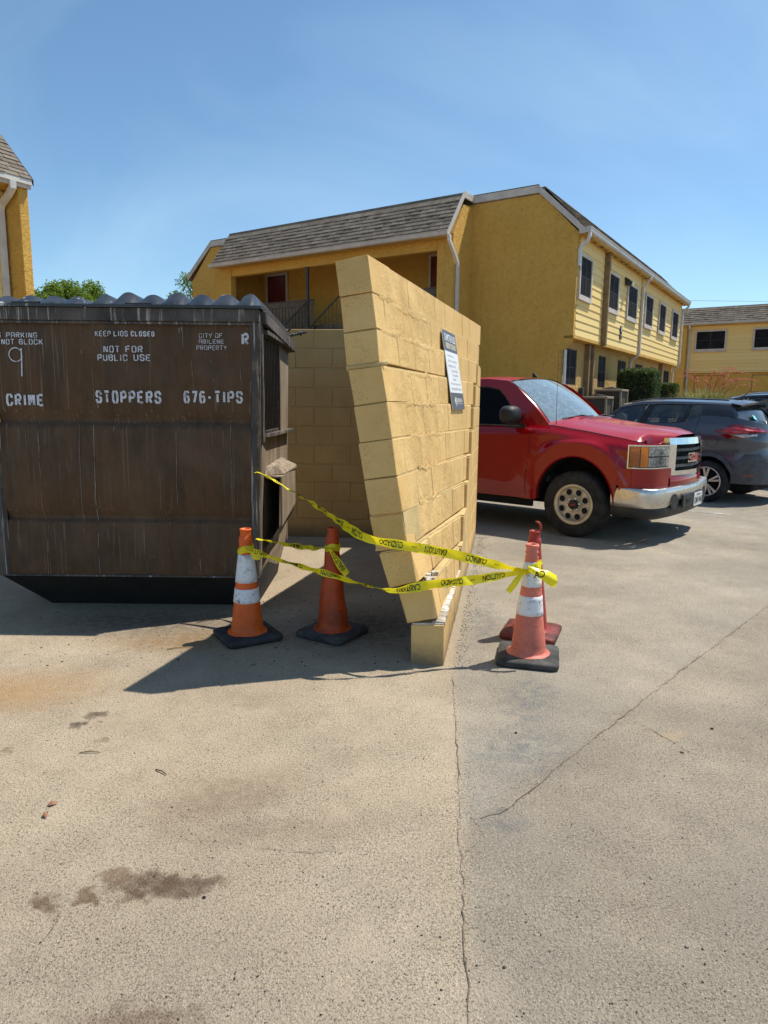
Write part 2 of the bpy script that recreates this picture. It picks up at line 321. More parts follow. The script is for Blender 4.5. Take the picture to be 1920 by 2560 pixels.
def mat_dumpster():
    t = NT('bin_steel')
    v = t.mapping(t.pos, scale=(4.2, 4.2, 1.3)); v2 = t.mapping(t.pos, scale=(70, 70, 0.9)); v3 = t.mapping(t.pos, scale=(12, 12, 1.6))
    c = t.mix(t.rng(t.noise(1.0, 7, 0.68, vec=v), 0.25, 0.75), (0.050, 0.026, 0.011), (0.108, 0.060, 0.029))
    c = t.mix(t.rng(t.noise(1.0, 4, 0.6, vec=v3), 0.5, 0.7, 0, 0.6), c, (0.028, 0.020, 0.015))
    c = t.mix(t.rng(t.noise(1.6, 5, 0.6), 0.5, 0.72, 0, 0.55), c, (0.135, 0.080, 0.046))
    run = t.math('MULTIPLY', t.rng(t.noise(1.0, 3, 0.5, vec=v2), 0.60, 0.70), t.rng(t.noise(2.2, 4, 0.6), 0.38, 0.62))
    c = t.mix(t.math('MULTIPLY', run, 0.5), c, (0.27, 0.215, 0.17))
    dots = t.math('MULTIPLY', t.rng(t.voro(16, vec=t.mapping(t.pos, scale=(2.2, 2.2, 1))), 0.07, 0.03), t.rng(t.noise(3, 3), 0.52, 0.6))
    c = t.mix(t.math('MULTIPLY', dots, 0.7), c, (0.6, 0.56, 0.5))
    rust = t.rng(t.noise(4, 7, 0.72, vec=t.mapping(t.pos, scale=(1.6, 1.6, .6))), 0.52, 0.70, 0, 0.6); c = t.mix(rust, c, (0.12, 0.055, 0.026))
    t.color(c); t.set(rough=t.rng(t.noise(6, 5), 0.3, 0.7, 0.50, 0.78), spec=0.35)
    t.bump(t.math('ADD', t.noise(2.6, 4, 0.5), t.math('MULTIPLY', t.noise(45, 4), 0.12)), 0.6, 0.025)
    MATS['bin_steel'] = t.m
    # worn grey steel of rims and corner posts
    t = NT('bin_rim')
    c = t.mix(t.rng(t.noise(3, 6, 0.65), 0.35, 0.65), (0.030, 0.025, 0.022), (0.105, 0.090, 0.082))
    run = t.rng(t.noise(1.0, 5, 0.6, vec=t.mapping(t.pos, scale=(55, 55, 2.2))), 0.57, 0.66, 0, 0.8); c = t.mix(run, c, (0.42, 0.39, 0.36))
    c = t.mix(t.rng(t.noise(2.1, 6, 0.7), 0.58, 0.70, 0, 0.8), c, (0.36, 0.27, 0.15))
    c = t.mix(t.rng(t.noise(11, 6, 0.7), 0.58, 0.70, 0, 0.7), c, (0.15, 0.07, 0.03))
    t.color(c); t.set(rough=0.6, spec=0.4); t.bump(t.noise(30, 5, 0.6), 0.3, 0.01); MATS['bin_rim'] = t.m
    t = NT('bin_side')
    c = t.mix(t.rng(t.noise(1.0, 6, 0.6, vec=t.mapping(t.pos, scale=(30, 30, 0.7))), 0.32, 0.68), (0.12, 0.088, 0.06), (0.36, 0.29, 0.21))
    run = t.rng(t.noise(1.0, 5, 0.6, vec=t.mapping(t.pos, scale=(80, 80, 1.3))), 0.57, 0.68, 0, 0.75); c = t.mix(run, c, (0.48, 0.42, 0.34))
    c = t.mix(t.rng(t.noise(7, 6, 0.7), 0.56, 0.72, 0, 0.5), c, (0.11, 0.065, 0.035))
    t.color(c); t.set(rough=0.65, spec=0.35); t.bump(t.noise(3.0, 4, 0.5), 0.3, 0.02); MATS['bin_side'] = t.m
    t = NT('bin_lid')
    c = t.mix(t.rng(t.noise(4, 6, 0.65), 0.4, 0.7), (0.014, 0.015, 0.017), (0.045, 0.048, 0.052))
    c = t.mix(t.math('MULTIPLY', t.rng(t.noise(5.5, 6, 0.7), 0.60, 0.66), 0.85), c, (0.55, 0.53, 0.48))
    t.color(c); t.set(rough=0.30, spec=0.5); t.bump(t.noise(14, 4), 0.25, 0.01); MATS['bin_lid'] = t.m
    t = NT('run'); c = t.mix(t.rng(t.noise(9, 5, 0.7), 0.4, 0.65), (0.10, 0.072, 0.05), (0.34, 0.30, 0.26)); t.color(c); t.set(rough=0.8); MATS['paint_run'] = t.m
    t = NT('stencil')
    c = t.mix(t.rng(t.noise(34, 6, 0.75), 0.50, 0.66, 0, 0.85), (0.60, 0.61, 0.66), (0.14, 0.11, 0.09)); t.color(c); t.set(rough=0.7); MATS['stencil'] = t.m
mat_dumpster()
simple('black_plastic', (0.010, 0.011, 0.014), 0.35, var=0.3, spec=0.45)
simple('dark_void', (0.012, 0.011, 0.010), 0.9, var=0.2)
simple('black_rubber', (0.030, 0.031, 0.033), 0.72, var=0.3, scale=9, bump=0.25, bscale=40, grime=0.0)
simple('dusty_rubber', (0.060, 0.058, 0.054), 0.8, var=0.35, scale=9, bump=0.25, bscale=40)
simple('red_rubber', (0.17, 0.035, 0.03), 0.7, var=0.35, scale=9, bump=0.2, bscale=40)
def mat_cone(name, col, dirt, dcol=(0.05, 0.025, 0.015), amount=0.5):
    t = NT(name)
    tc = t.new('ShaderNodeTexCoord')
    sep = t.new('ShaderNodeSeparateXYZ'); t.link(tc.outputs['Object'], sep.inputs[0])
    c = t.mix(t.rng(t.noise(6, 5, 0.6), 0.35, 0.7), tuple(x*0.82 for x in col), col)
    low = t.rng(sep.outputs[2], 0.55, 0.05, 0.15, 1.0)
    g = t.math('MULTIPLY', t.rng(t.noise(9, 7, 0.75), 0.42, 0.72), low)
    c = t.mix(t.math('MULTIPLY', g, dirt), c, dcol)
    scr = t.math('MULTIPLY', t.rng(t.noise(5, 6, 0.6, vec=t.mapping(t.pos, scale=(3, 3, 16), rot=(0.5, 0.3, 0))), 0.62, 0.68), amount)
    c = t.mix(scr, c, tuple(x*0.25 for x in col)); t.color(c); t.set(rough=0.48, spec=0.4); t.bump(t.noise(18, 4), 0.15, 0.01)
    MATS[name] = t.m
mat_cone('cone_orange', (0.80, 0.125, 0.012), 0.35, amount=0.25)
mat_cone('cone_orange_dark', (0.50, 0.062, 0.008), 0.95, amount=0.7)
mat_cone('cone_pink', (0.68, 0.185, 0.125), 0.55, (0.20, 0.035, 0.03), 0.85)
mat_cone('cone_red', (0.36, 0.030, 0.022), 0.7, (0.06, 0.015, 0.012), 0.5)
def mat_band():
    t = NT('reflective_band')
    w = t.rng(t.noise(30, 7, 0.8), 0.52, 0.63); w = t.math('MULTIPLY', w, t.rng(t.noise(8, 4, 0.6), 0.42, 0.62, 0.1, 1.0))
    c = t.mix(w, (0.70, 0.71, 0.74), (0.11, 0.10, 0.095)); t.color(c); t.set(rough=0.42, spec=0.5); MATS['reflective_band'] = t.m
mat_band()
t = NT('tape_yellow'); t.color(t.mix(t.rng(t.noise(20, 4), 0.3, 0.7), (0.86, 0.74, 0.006), (0.93, 0.84, 0.02))); t.set(rough=0.30, spec=0.5)
_tr = t.new('ShaderNodeBsdfTranslucent'); _tr.inputs['Color'].default_value = (0.85, 0.75, 0.02, 1); _mx = t.new('ShaderNodeMixShader'); _mx.inputs[0].default_value = 0.3
t.link(t.b.outputs[0], _mx.inputs[1]); t.link(_tr.outputs[0], _mx.inputs[2]); t.link(_mx.outputs[0], t.out.inputs['Surface'])
t.bump(t.noise(28, 3, 0.5), 0.35, 0.01); MATS['tape_yellow'] = t.m
simple('ink_black', (0.012, 0.012, 0.012), 0.5, var=0.1)
simple('sign_white', (0.72, 0.75, 0.78), 0.35, var=0.03)
simple('sign_slate', (0.085, 0.095, 0.115), 0.35, var=0.06)
simple('sign_ink', (0.16, 0.17, 0.19), 0.5, var=0.05)
simple('sign_cream', (0.78, 0.72, 0.55), 0.4, var=0.03)
simple('crack_dirt', (0.17, 0.13, 0.09), 0.95, var=0.35, scale=40)
simple('line_paint', (0.42, 0.40, 0.36), 0.8, var=0.3, scale=12, grime=0.6)
simple('stone', (0.27, 0.23, 0.19), 0.9, var=0.5, scale=30)
simple('dark_stone', (0.06, 0.05, 0.045), 0.9, var=0.4, scale=30)
simple('straw', (0.28, 0.20, 0.10), 0.8, var=0.3, scale=30)
simple('dry_leaf', (0.30, 0.13, 0.07), 0.8, var=0.3, scale=60)
# vehicles
def mat_paint(name, col, dust=0.25, rough=0.16, metal=0.0, fade=None):
    t = NT(name)
    c = t.mix(t.rng(t.noise(1.2, 4), 0.3, 0.7), tuple(x*0.93 for x in col), col)
    nrm = t.new('ShaderNodeSeparateXYZ'); t.link(t.geo.outputs['Normal'], nrm.inputs[0])
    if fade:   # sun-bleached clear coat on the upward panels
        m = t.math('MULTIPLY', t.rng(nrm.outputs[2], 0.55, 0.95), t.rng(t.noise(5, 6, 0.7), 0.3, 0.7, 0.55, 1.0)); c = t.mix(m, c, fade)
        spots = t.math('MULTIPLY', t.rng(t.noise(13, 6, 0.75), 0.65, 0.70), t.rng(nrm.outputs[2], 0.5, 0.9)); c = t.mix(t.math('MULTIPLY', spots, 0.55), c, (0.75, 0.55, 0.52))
    sep = t.new('ShaderNodeSeparateXYZ'); t.link(t.pos, sep.inputs[0])
    d = t.math('MULTIPLY', t.rng(sep.outputs[2], 0.95, 0.3, 0.12, 1), t.rng(t.noise(3, 6, 0.7), 0.35, 0.7, 0.3, 1))
    c = t.mix(t.math('MULTIPLY', d, dust), c, (0.20, 0.155, 0.11)); t.color(c)
    rg = t.math('ADD', t.math('MULTIPLY', d, dust*1.3), rough)
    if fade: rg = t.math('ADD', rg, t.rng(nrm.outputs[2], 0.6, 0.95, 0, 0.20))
    t.set(rough=rg, metal=metal, spec=0.4, coat=0.35, coat_r=0.05); MATS[name] = t.m
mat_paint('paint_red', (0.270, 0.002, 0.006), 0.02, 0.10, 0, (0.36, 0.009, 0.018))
mat_paint('paint_blue_grey', (0.080, 0.090, 0.112), 0.12, 0.22, 0.35)
mat_paint('paint_black', (0.010, 0.011, 0.014), 0.12, 0.15)
def mat_glass(name, tint, dust=0.0, refl=0.08, opaque=0.0, film_col=(0.55, 0.60, 0.62), dscale=6, ior=1.5):
    t = NT(name); t.n.remove(t.b)
    tr = t.new('ShaderNodeBsdfTransparent'); tr.inputs[0].default_value = (*tint, 1)
    gl = t.new('ShaderNodeBsdfGlossy'); gl.inputs['Roughness'].default_value = 0.02
    fr = t.new('ShaderNodeFresnel'); fr.inputs[0].default_value = ior
    mx = t.new('ShaderNodeMixShader'); t.link(t.math('ADD', fr.outputs[0], refl, True), mx.inputs[0]); t.link(tr.outputs[0], mx.inputs[1]); t.link(gl.outputs[0], mx.inputs[2])
    res = mx.outputs[0]
    if dust:
        df = t.new('ShaderNodeBsdfDiffuse'); df.inputs[0].default_value = (*film_col, 1); m2 = t.new('ShaderNodeMixShader')
        f = t.math('ADD', t.math('MULTIPLY', t.rng(t.noise(dscale, 7, 0.75), 0.40, 0.75), dust), t.math('MULTIPLY', t.rng(t.voro(28), 0.22, 0.08), t.math('MULTIPLY', t.rng(t.noise(3, 3), 0.5, 0.65), dust)))
        t.link(t.math('ADD', f, opaque, True), m2.inputs[0]); t.link(res, m2.inputs[1]); t.link(df.outputs[0], m2.inputs[2]); res = m2.outputs[0]
    t.link(res, t.out.inputs['Surface']); MATS[name] = t.m
mat_glass('glass_tint', (0.020, 0.022, 0.028), 0.0, 0.0, ior=1.22)
mat_glass('glass_screen', (0.55, 0.62, 0.64), 0.22, 0.34, 0.16, (0.50, 0.66, 0.72), 16)  # pale blue dust film also paints in the sky's reflection
mat_glass('glass_car', (0.48, 0.52, 0.53), 0.05, 0.06)
mat_glass('glass_rear', (0.25, 0.33, 0.36), 0.12, 0.16, 0.02)
mat_glass('lens_clear', (0.97, 0.97, 0.97), 0.0, 0.0)
simple('chrome', (0.72, 0.73, 0.75), 0.10, 1.0, var=0.06, scale=9)
t = NT('chrome_dusty'); d_ = t.rng(t.noise(9, 7, 0.75), 0.35, 0.7); t.color(t.mix(d_, (0.66, 0.66, 0.66), (0.46, 0.41, 0.34))); t.set(rough=t.rng(d_, 0, 1, 0.18, 0.5), metal=0.85); t.bump(t.noise(5, 3), 0.08, 0.01); MATS['chrome_dusty'] = t.m
simple('steel_wheel', (0.45, 0.43, 0.40), 0.38, 0.75, var=0.15, scale=12)
simple('wheel_ring', (0.56, 0.48, 0.34), 0.42, 0.45, var=0.15, scale=9)
simple('alloy', (0.62, 0.60, 0.58), 0.3, 0.8, var=0.1)
simple('tyre', (0.022, 0.022, 0.023), 0.8, var=0.4, scale=11, bump=0.15, bscale=60)
simple('trim_black', (0.020, 0.021, 0.024), 0.55, var=0.25, scale=9)
simple('trim_grey', (0.075, 0.080, 0.090), 0.6, var=0.2, scale=9)
simple('under_black', (0.006, 0.006, 0.006), 0.9, var=0.1)
simple('interior', (0.055, 0.055, 0.058), 0.85, var=0.2)
simple('dash_grey', (0.30, 0.31, 0.31), 0.8, var=0.15)
simple('amber_deep', (0.55, 0.15, 0.008), 0.15, var=0.2, scale=60, spec=0.6)
simple('amber', (0.95, 0.30, 0.008), 0.12, var=0.12, scale=60, spec=0.6)
simple('lamp_red', (0.50, 0.006, 0.012), 0.10, var=0.25, scale=40, spec=0.6, coat=0.8)
simple('lamp_dark_red', (0.14, 0.006, 0.010), 0.12, var=0.2, scale=40, spec=0.6, coat=0.8)
simple('reflector', (0.62, 0.63, 0.63), 0.15, 0.25, var=0.35, scale=38)
simple('emblem_red', (0.42, 0.02, 0.03), 0.3, var=0.1)
simple('plate_white', (0.68, 0.69, 0.70), 0.45, var=0.08, scale=60)
simple('tag_cyan', (0.20, 0.62, 0.66), 0.5, var=0.05)
# buildings
def mat_stucco(name, c1, c2, coarse=1.0):
    t = NT(name); c = t.mix(t.rng(t.noise(0.9, 5, 0.65), 0.3, 0.7), c1, c2)
    c = t.mix(t.rng(t.noise(2.2, 6, 0.7, vec=t.mapping(t.pos, scale=(2, 2, 0.3))), 0.52, 0.75, 0, 0.30), c, tuple(x*0.55 for x in c1))
    h = t.math('ADD', t.noise(7, 7, 0.75, dist=1.0), t.math('MULTIPLY', t.noise(30, 5, 0.7), 0.35))
    c = t.mix(t.rng(t.noise(9, 7, 0.78), 0.53, 0.66, 0, 0.42), c, tuple(x*0.55 for x in c1))
    t.color(c); t.set(rough=0.88, spec=0.25); t.bump(h, 0.95*coarse, 0.09); MATS[name] = t.m
mat_stucco('stucco', (0.70, 0.405, 0.088), (0.78, 0.465, 0.112))
mat_stucco('stucco_bright', (0.70, 0.405, 0.088), (0.78, 0.465, 0.112), 1.0)
mat_stucco('stucco_low', (0.60, 0.385, 0.135), (0.68, 0.455, 0.175), 1.3)
def mat_siding():
    t = NT('siding'); oi = t.new('ShaderNodeObjectInfo')
    c = t.mix(oi.outputs['Random'], (0.78, 0.565, 0.22), (0.84, 0.63, 0.27))
    c = t.mix(t.rng(t.noise(4, 6, 0.7, vec=t.mapping(t.pos, scale=(1, 1, 3))), 0.55, 0.75, 0, 0.3), c, (0.45, 0.33, 0.13))
    t.color(c); t.set(rough=0.7, spec=0.3); t.bump(t.noise(30, 4, vec=t.mapping(t.pos, scale=(.3, .3, 3))), 0.1, 0.01); MATS['siding'] = t.m
mat_siding()
def mat_shingle(name, two):
    t = NT(name); oi = t.new('ShaderNodeObjectInfo')
    r_ = oi.outputs['Random'] if two else t.voro(4.0, vec=t.mapping(t.pos, scale=(0.9, 0.9, 1.9)), out='Color')
    if not two:
        s_ = t.new('ShaderNodeSeparateXYZ'); t.link(r_, s_.inputs[0]); r_ = s_.outputs[0]
    c = t.mix(r_, (0.135, 0.112, 0.090), (0.225, 0.192, 0.155)); c = t.mix(t.rng(t.noise(120, 3, 0.6), 0.4, 0.7, 0, 0.5), c, (0.09, 0.08, 0.07))
    c = t.mix(t.rng(t.noise(2.5, 5, 0.6), 0.5, 0.7, 0, 0.35), c, (0.30, 0.26, 0.22)); t.color(c); t.set(rough=0.95, spec=0.15); t.bump(t.noise(90, 3), 0.5, 0.01); MATS[name] = t.m
mat_shingle('shingle', True); mat_shingle('shingle_far', False)
simple('trim_white', (0.56, 0.50, 0.45), 0.55, var=0.08, scale=4, grime=0.25)
simple('gutter_white', (0.62, 0.60, 0.57), 0.45, var=0.06, scale=4, grime=0.2)
simple('trim_brown', (0.26, 0.17, 0.085), 0.7, var=0.15, scale=5)
simple('soffit', (0.62, 0.37, 0.085), 0.8, var=0.12, scale=3, grime=0.2)
simple('door_red', (0.13, 0.018, 0.016), 0.5, var=0.15, scale=3)
simple('rail_brown', (0.115, 0.090, 0.070), 0.75, var=0.2, scale=6)
simple('steel_dark', (0.045, 0.050, 0.055), 0.5, var=0.2, scale=6)
simple('screen_dark', (0.018, 0.018, 0.020), 0.75, var=0.25, scale=2.0, spec=0.12)
simple('mullion_dark', (0.05, 0.05, 0.055), 0.5, var=0.1)
simple('ac_beige', (0.27, 0.22, 0.165), 0.6, var=0.12, scale=5)
simple('ac_coil', (0.055, 0.045, 0.036), 0.7, var=0.2, scale=40)
simple('lamp_glass', (0.62, 0.55, 0.40), 0.3, var=0.1)
def mat_leaf(name, c1, c2):
    t = NT(name); oi = t.voro(9, out='Color'); s_ = t.new('ShaderNodeSeparateXYZ'); t.link(oi, s_.inputs[0])
    c = t.mix(s_.outputs[0], c1, c2); t.color(c); t.set(rough=0.55, spec=0.35)
    tr = t.new('ShaderNodeBsdfTranslucent'); t.link(c, tr.inputs['Color']); mx = t.new('ShaderNodeMixShader'); mx.inputs[0].default_value = 0.35
    t.link(t.b.outputs[0], mx.inputs[1]); t.link(tr.outputs[0], mx.inputs[2]); t.link(mx.outputs[0], t.out.inputs['Surface']); MATS[name] = t.m
mat_leaf('leaf_hedge', (0.030, 0.060, 0.010), (0.085, 0.135, 0.022))
mat_leaf('leaf_tree', (0.12, 0.21, 0.018), (0.24, 0.34, 0.045))
mat_leaf('leaf_yucca', (0.13, 0.16, 0.045), (0.30, 0.30, 0.11))
mat_leaf('flower_coral', (0.50, 0.12, 0.08), (0.62, 0.22, 0.15))
simple('bark', (0.10, 0.075, 0.055), 0.95, var=0.3, scale=9, bump=0.6, bscale=25)
simple('soil', (0.20, 0.155, 0.105), 0.95, var=0.25, scale=3, bump=0.6, bscale=20)
# ---------------------------------------------------------------- ground
def ground():
    m = MB(); N = 400
    m.add([(-N, -N, 0), (N, -N, 0), (N, N, 0), (-N, N, 0)], [(0, 1, 2, 3)])
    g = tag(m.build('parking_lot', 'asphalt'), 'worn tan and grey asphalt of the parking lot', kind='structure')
    CRACKS = []
    def crack(name, pts, w, jag):
        P = []; pts = [Vector((x, y, 0)) for x, y in pts]
        for a, b in zip(pts, pts[1:]):
            n = max(2, int((b-a).length/0.035))
            for i in range(n): P.append(a.lerp(b, i/n))
        P.append(pts[-1]); L, Q = [], []
        for i, p in enumerate(P):
            d = (P[min(i+1, len(P)-1)]-P[max(i-1, 0)]).normalized(); s = Vector((-d.y, d.x, 0)); o = s*rnd.uniform(-jag, jag)
            ww = w*rnd.uniform(0.25, 1.0)*min(1, (i+1)/4, (len(P)-i)/4)*max(0.38, min(1, .6+.5*math.sin(i*.23+len(P))+rnd.uniform(-.3, .3)))
            L.append(p+o+s*ww+Vector((0, 0, 0.004))); Q.append(p+o-s*ww*rnd.uniform(.6, 1.2)+Vector((0, 0, 0.004)))
        CRACKS.append(P)
        c = MB().grid([L, Q], smooth=False).build(name, 'crack_dirt', g); return c
    crack('pavement_crack', [(.397, 3.65), (.361, 3.17), (.328, 2.71), (.293, 2.31), (.271, 2.2), (.272, 2.08), (.261, 1.93), (.24, 1.72), (.236, 1.6), (.222, 1.45), (.21, 1.1)], 0.0030, 0.005)
    crack('pavement_crack', [(4.6, 6.75), (2.958, 5.052), (2.188, 4.227), (1.708, 3.714), (1.189, 3.144), (.929, 2.86), (.709, 2.62), (.575, 2.456), (.443, 2.322), (.334, 2.283)], 0.0034, 0.006)
    crack('pavement_crack', [(1.192, 3.123), (1.249, 3.04), (1.307, 2.905), (1.351, 2.797), (1.443, 2.731)], 0.0022, 0.007)
    crack('pavement_crack', [(-.758, 2.217), (-.668, 2.151), (-.569, 2.142), (-.483, 2.128), (-.426, 2.116), (-.355, 2.103), (-.258, 2.087), (-.151, 2.102)], 0.0016, 0.006)
    crack('pavement_crack', [(-.93, 1.56), (-.939, 1.645), (-.944, 1.746), (-.949, 1.792)], 0.0015, 0.005)
    crack('pavement_crack', [(.293, 2.31), (.33, 2.33), (.36, 2.20), (.32, 2.13), (.272, 2.08)], 0.0016, 0.008)
    # faded bay lines beside the pickup and the crossover
    for x, y, a, ln in ((4.45, 9.88, R(-36), .6),):
        d = Vector((math.cos(a), math.sin(a), 0)); s = Vector((-d.y, d.x, 0))*0.05; p = Vector((x, y, 0.004))
        MB().add([p-s, p+d*ln-s, p+d*ln+s, p+s], [(0, 1, 2, 3)]).build('bay_line', 'line_paint', g)
    # raised bed the apartments stand on, behind the parked cars
    prof = [(15.2, -0.3), (15.4, 0.12), (15.6, 0.14), (18.5, 0.95), (19.5, 1.02), (70, 1.05)]
    rows = []
    for y, z in prof: rows.append([(x, y + 0.10*abs(x) if y < 20 and x > 0 else y, z) for x in (-60, -20, 0, 5, 10, 20, 60)])
    tag(MB().grid(rows).build('planting_bed', 'soil'), 'bare raised earth bank in front of the apartments', kind='structure')
    # loose grit
    m = MB()
    def stone(x, y, r, z=0):
        V = []
        for k in range(5):
            a = 2*math.pi*k/5+rnd.random(); V.append((x+r*math.cos(a)*rnd.uniform(.7, 1.2), y+r*math.sin(a)*rnd.uniform(.7, 1.2), z+r*rnd.uniform(.1, .5)))
        V.append((x, y, z+r*rnd.uniform(.6, 1.0))); V.append((x, y, z-0.002))
        m.add(V, [(i, (i+1) % 5, 5) for i in range(5)]+[((i+1) % 5, i, 6) for i in range(5)], 0 if rnd.random() < 0.62 else 1)
    for _ in range(2600): y = 1.2+6.3*rnd.random()**1.6; stone(rnd.uniform(-.62, .75)*y, y, rnd.uniform(0.0012, 0.0042))
    for L in CRACKS:
        for p in L:
            for _ in range(2): stone(p.x+rnd.gauss(0, .006), p.y+rnd.gauss(0, .006), rnd.uniform(.0012, .0035))
    for _ in range(800):                                   # washed up along the wall's foot
        s = rnd.random(); stone(0.40+0.69*s+abs(rnd.gauss(0, 0.05))+0.01, 3.78+3.9*s+rnd.uniform(-.05, .05), rnd.uniform(0.002, 0.006))
    for _ in range(420): stone(rnd.uniform(-2.4, 0.2), rnd.uniform(3.7, 5.2), rnd.uniform(0.0025, 0.009))
    tag(m.build('gravel', ['stone', 'dark_stone']), 'loose grit and small stones lying on the asphalt', 'gravel', kind='stuff')
    # single bits one can see
    def pebble(x, y, r, mat_, label):
        m2 = MB(); bm = bmesh.new(); bmesh.ops.create_icosphere(bm, subdivisions=1, radius=r)
        for v in bm.verts: v.co = Vector((v.co.x*rnd.uniform(.8, 1.3), v.co.y*rnd.uniform(.7, 1.1), v.co.z*rnd.uniform(.5, .8)))
        me = bpy.data.meshes.new('pebble'); bm.to_mesh(me); bm.free(); me.materials.append(MATS[mat_])
        o = link('pebble', me); o.location = (x, y, r*0.45); tag(o, label, 'pebble', 'pebbles on the asphalt')
    pebble(-.539, 1.872, 0.0059, 'dark_stone', 'round dark pebble beside the brown stain in the foreground')
    pebble(.337, 1.622, 0.0053, 'dark_stone', 'dark pebble beside the long seam at the bottom of the picture')
    pebble(.623, 2.955, 0.0074, 'dark_stone', 'dark pebble on the bluish worn asphalt below the pink cone')
    pebble(1.321, 2.79, 0.0093, 'stone', 'pale pebble at the end of the short branching crack')
    pebble(1.56, 3.015, 0.0074, 'dark_stone', 'dark pebble right of the short branching crack')
    pebble(.865, 1.70, 0.0068, 'stone', 'pale stone chip on the grey asphalt at bottom right')
    pebble(-.783, 2.343, 0.0043, 'dark_stone', 'tiny dark pebble above the thin crack on the left')
    def leaf(x, y, a, label):
        L = 0.022; m2 = MB(); P = [(-L, 0, .002), (-.3*L, .45*L, .010), (L, 0, .004), (-.3*L, -.45*L, .006), (0, 0, .013)]
        m2.add(P, [(0, 1, 4), (1, 2, 4), (2, 3, 4), (3, 0, 4)], smooth=False); o = m2.build('dry_leaf', 'dry_leaf'); o.location = (x, y, 0.003); o.rotation_euler = (0, 0, a); tag(o, label, 'leaf', 'dry leaves')
    leaf(-1.231, 2.348, 0.6, 'curled brown dry leaf, the farther of the pair at left'); leaf(-1.227, 2.28, 2.1, 'curled brown dry leaf, the nearer of the pair at left')
    def twig(x, y, a, ln, label, mat_='straw'):
        o = MB().tube([(0, 0, 0), (ln*.5, ln*.05, .004), (ln, 0, 0)], [.0028, .003, .0015], 5).build('twig', mat_); o.location = (x, y, 0.0045); o.rotation_euler = (0, 0, a); tag(o, label, 'twig', 'twigs on the asphalt')
    twig(-.93, 2.60, -0.6, .07, 'short dark twig on the asphalt left of centre', 'bark'); twig(-1.30, 2.73, 0.05, .085, 'brown straw stalk below the small wet stains')
    twig(-1.32, 3.98, 0.35, .14, 'thin stalk in the sun strip in front of the bin'); twig(-1.28, 4.50, 0.5, .13, 'stick lying in the shade under the bin front', 'bark')
    twig(-.93, 4.1, -0.5, .1, 'short twig beside the left cone base', 'bark')
ground()
# ---------------------------------------------------------------- block walls
WD = Vector((math.sin(R(10)), math.cos(R(10)), 0)); WR = Vector((WD.y, -WD.x, 0)); WN = Vector((.27, 3.777, 0)); WLEN = 4.0
# cross-section of every course at the free end: inner-bottom, outer-bottom, outer-top, inner-top as (offset, height)
NEAR = [[(-.105, -.01), (.087, -.01), (.085, .246), (-.107, .236)], [(-.136, .243), (.046, .290), (.004, .472), (-.188, .442)], [(-.238, .454), (-.068, .500), (-.118, .688), (-.298, .648)],
        [(-.321, .668), (-.133, .692), (-.165, .896), (-.354, .868)], [(-.354, .875), (-.165, .903), (-.197, 1.100), (-.388, 1.072)], [(-.391, 1.078), (-.199, 1.107), (-.231, 1.308), (-.420, 1.280)],
        [(-.421, 1.286), (-.232, 1.315), (-.265, 1.511), (-.453, 1.484)], [(-.449, 1.491), (-.261, 1.517), (-.298, 1.706), (-.484, 1.684)], [(-.489, 1.706), (-.305, 1.730), (-.328, 1.907), (-.510, 1.880)],
        [(-.510, 1.886), (-.328, 1.912), (-.349, 2.102), (-.530, 2.072)], [(-.532, 2.078), (-.350, 2.108), (-.375, 2.296), (-.556, 2.265)]]
FARH = 0.2150
def far_sec(k):
    o = 0.094 + (0.0 if k == 0 else 0.012*max(0, k-7) - 0.006); z0 = k*FARH - (0.01 if k == 0 else 0); z1 = (k+1)*FARH-0.006
    if k >= 9: o -= 0.045
    return [(o-.194, z0), (o, z0), (o, z1), (o-.194, z1)]
CRACK = {1: 2.64, 2: 2.44, 3: 2.03, 4: 1.83, 5: 1.52, 6: 1.32, 7: 1.02, 8: 0.71}     # distance of the stepped crack from the corner, by course
LEAN = [1, .35, .405, .505, .56, .64, .69, .765, .845, .93, 1.0]
def s_end(k): return 1.0 if k in (0, 9, 10) else (WLEN-CRACK[k])/WLEN
def wall_pt(k, c, s):
    """corner c of course k at fraction s along the wall; the lean fades out towards the stepped crack"""
    a, b = NEAR[k][c], far_sec(k)[c]; t_ = min(1, s/LEAN[k]) if k else s
    off = lerp(a[0], b[0]-(0.012 if 0 < k < 9 else 0), t_); z = lerp(a[1], b[1], s if k == 0 else min(1, s/s_end(k)))
    return WN + WR*off + WD*(s*WLEN) + Vector((0, 0, z))
def block_hex(k, s0, s1, sec=None, gap=0.0035, inset=0.0):
    g = gap/WLEN; P = []
    def q(c, s):
        p = wall_pt(k, c, s) if sec is None else WN + WR*sec[c][0] + WD*(s*WLEN) + Vector((0, 0, sec[c][1]))
        return p
    a, b = s0+g, s1-g
    A = [q(c, a) for c in range(4)]; B = [q(c, b) for c in range(4)]
    if inset:
        for S in (A, B):
            dx = (S[1]-S[0]).normalized()*inset; u0 = Vector((0, 0, .004)); u1 = Vector((0, 0, .008 if k < 10 else -.004))
            S[0] = S[0]+dx+u0; S[3] = S[3]+dx+u1; S[1] = S[1]-dx+u0; S[2] = S[2]-dx+u1
    return [A[0], A[1], B[1], B[0], A[3], A[2], B[2], B[3]]
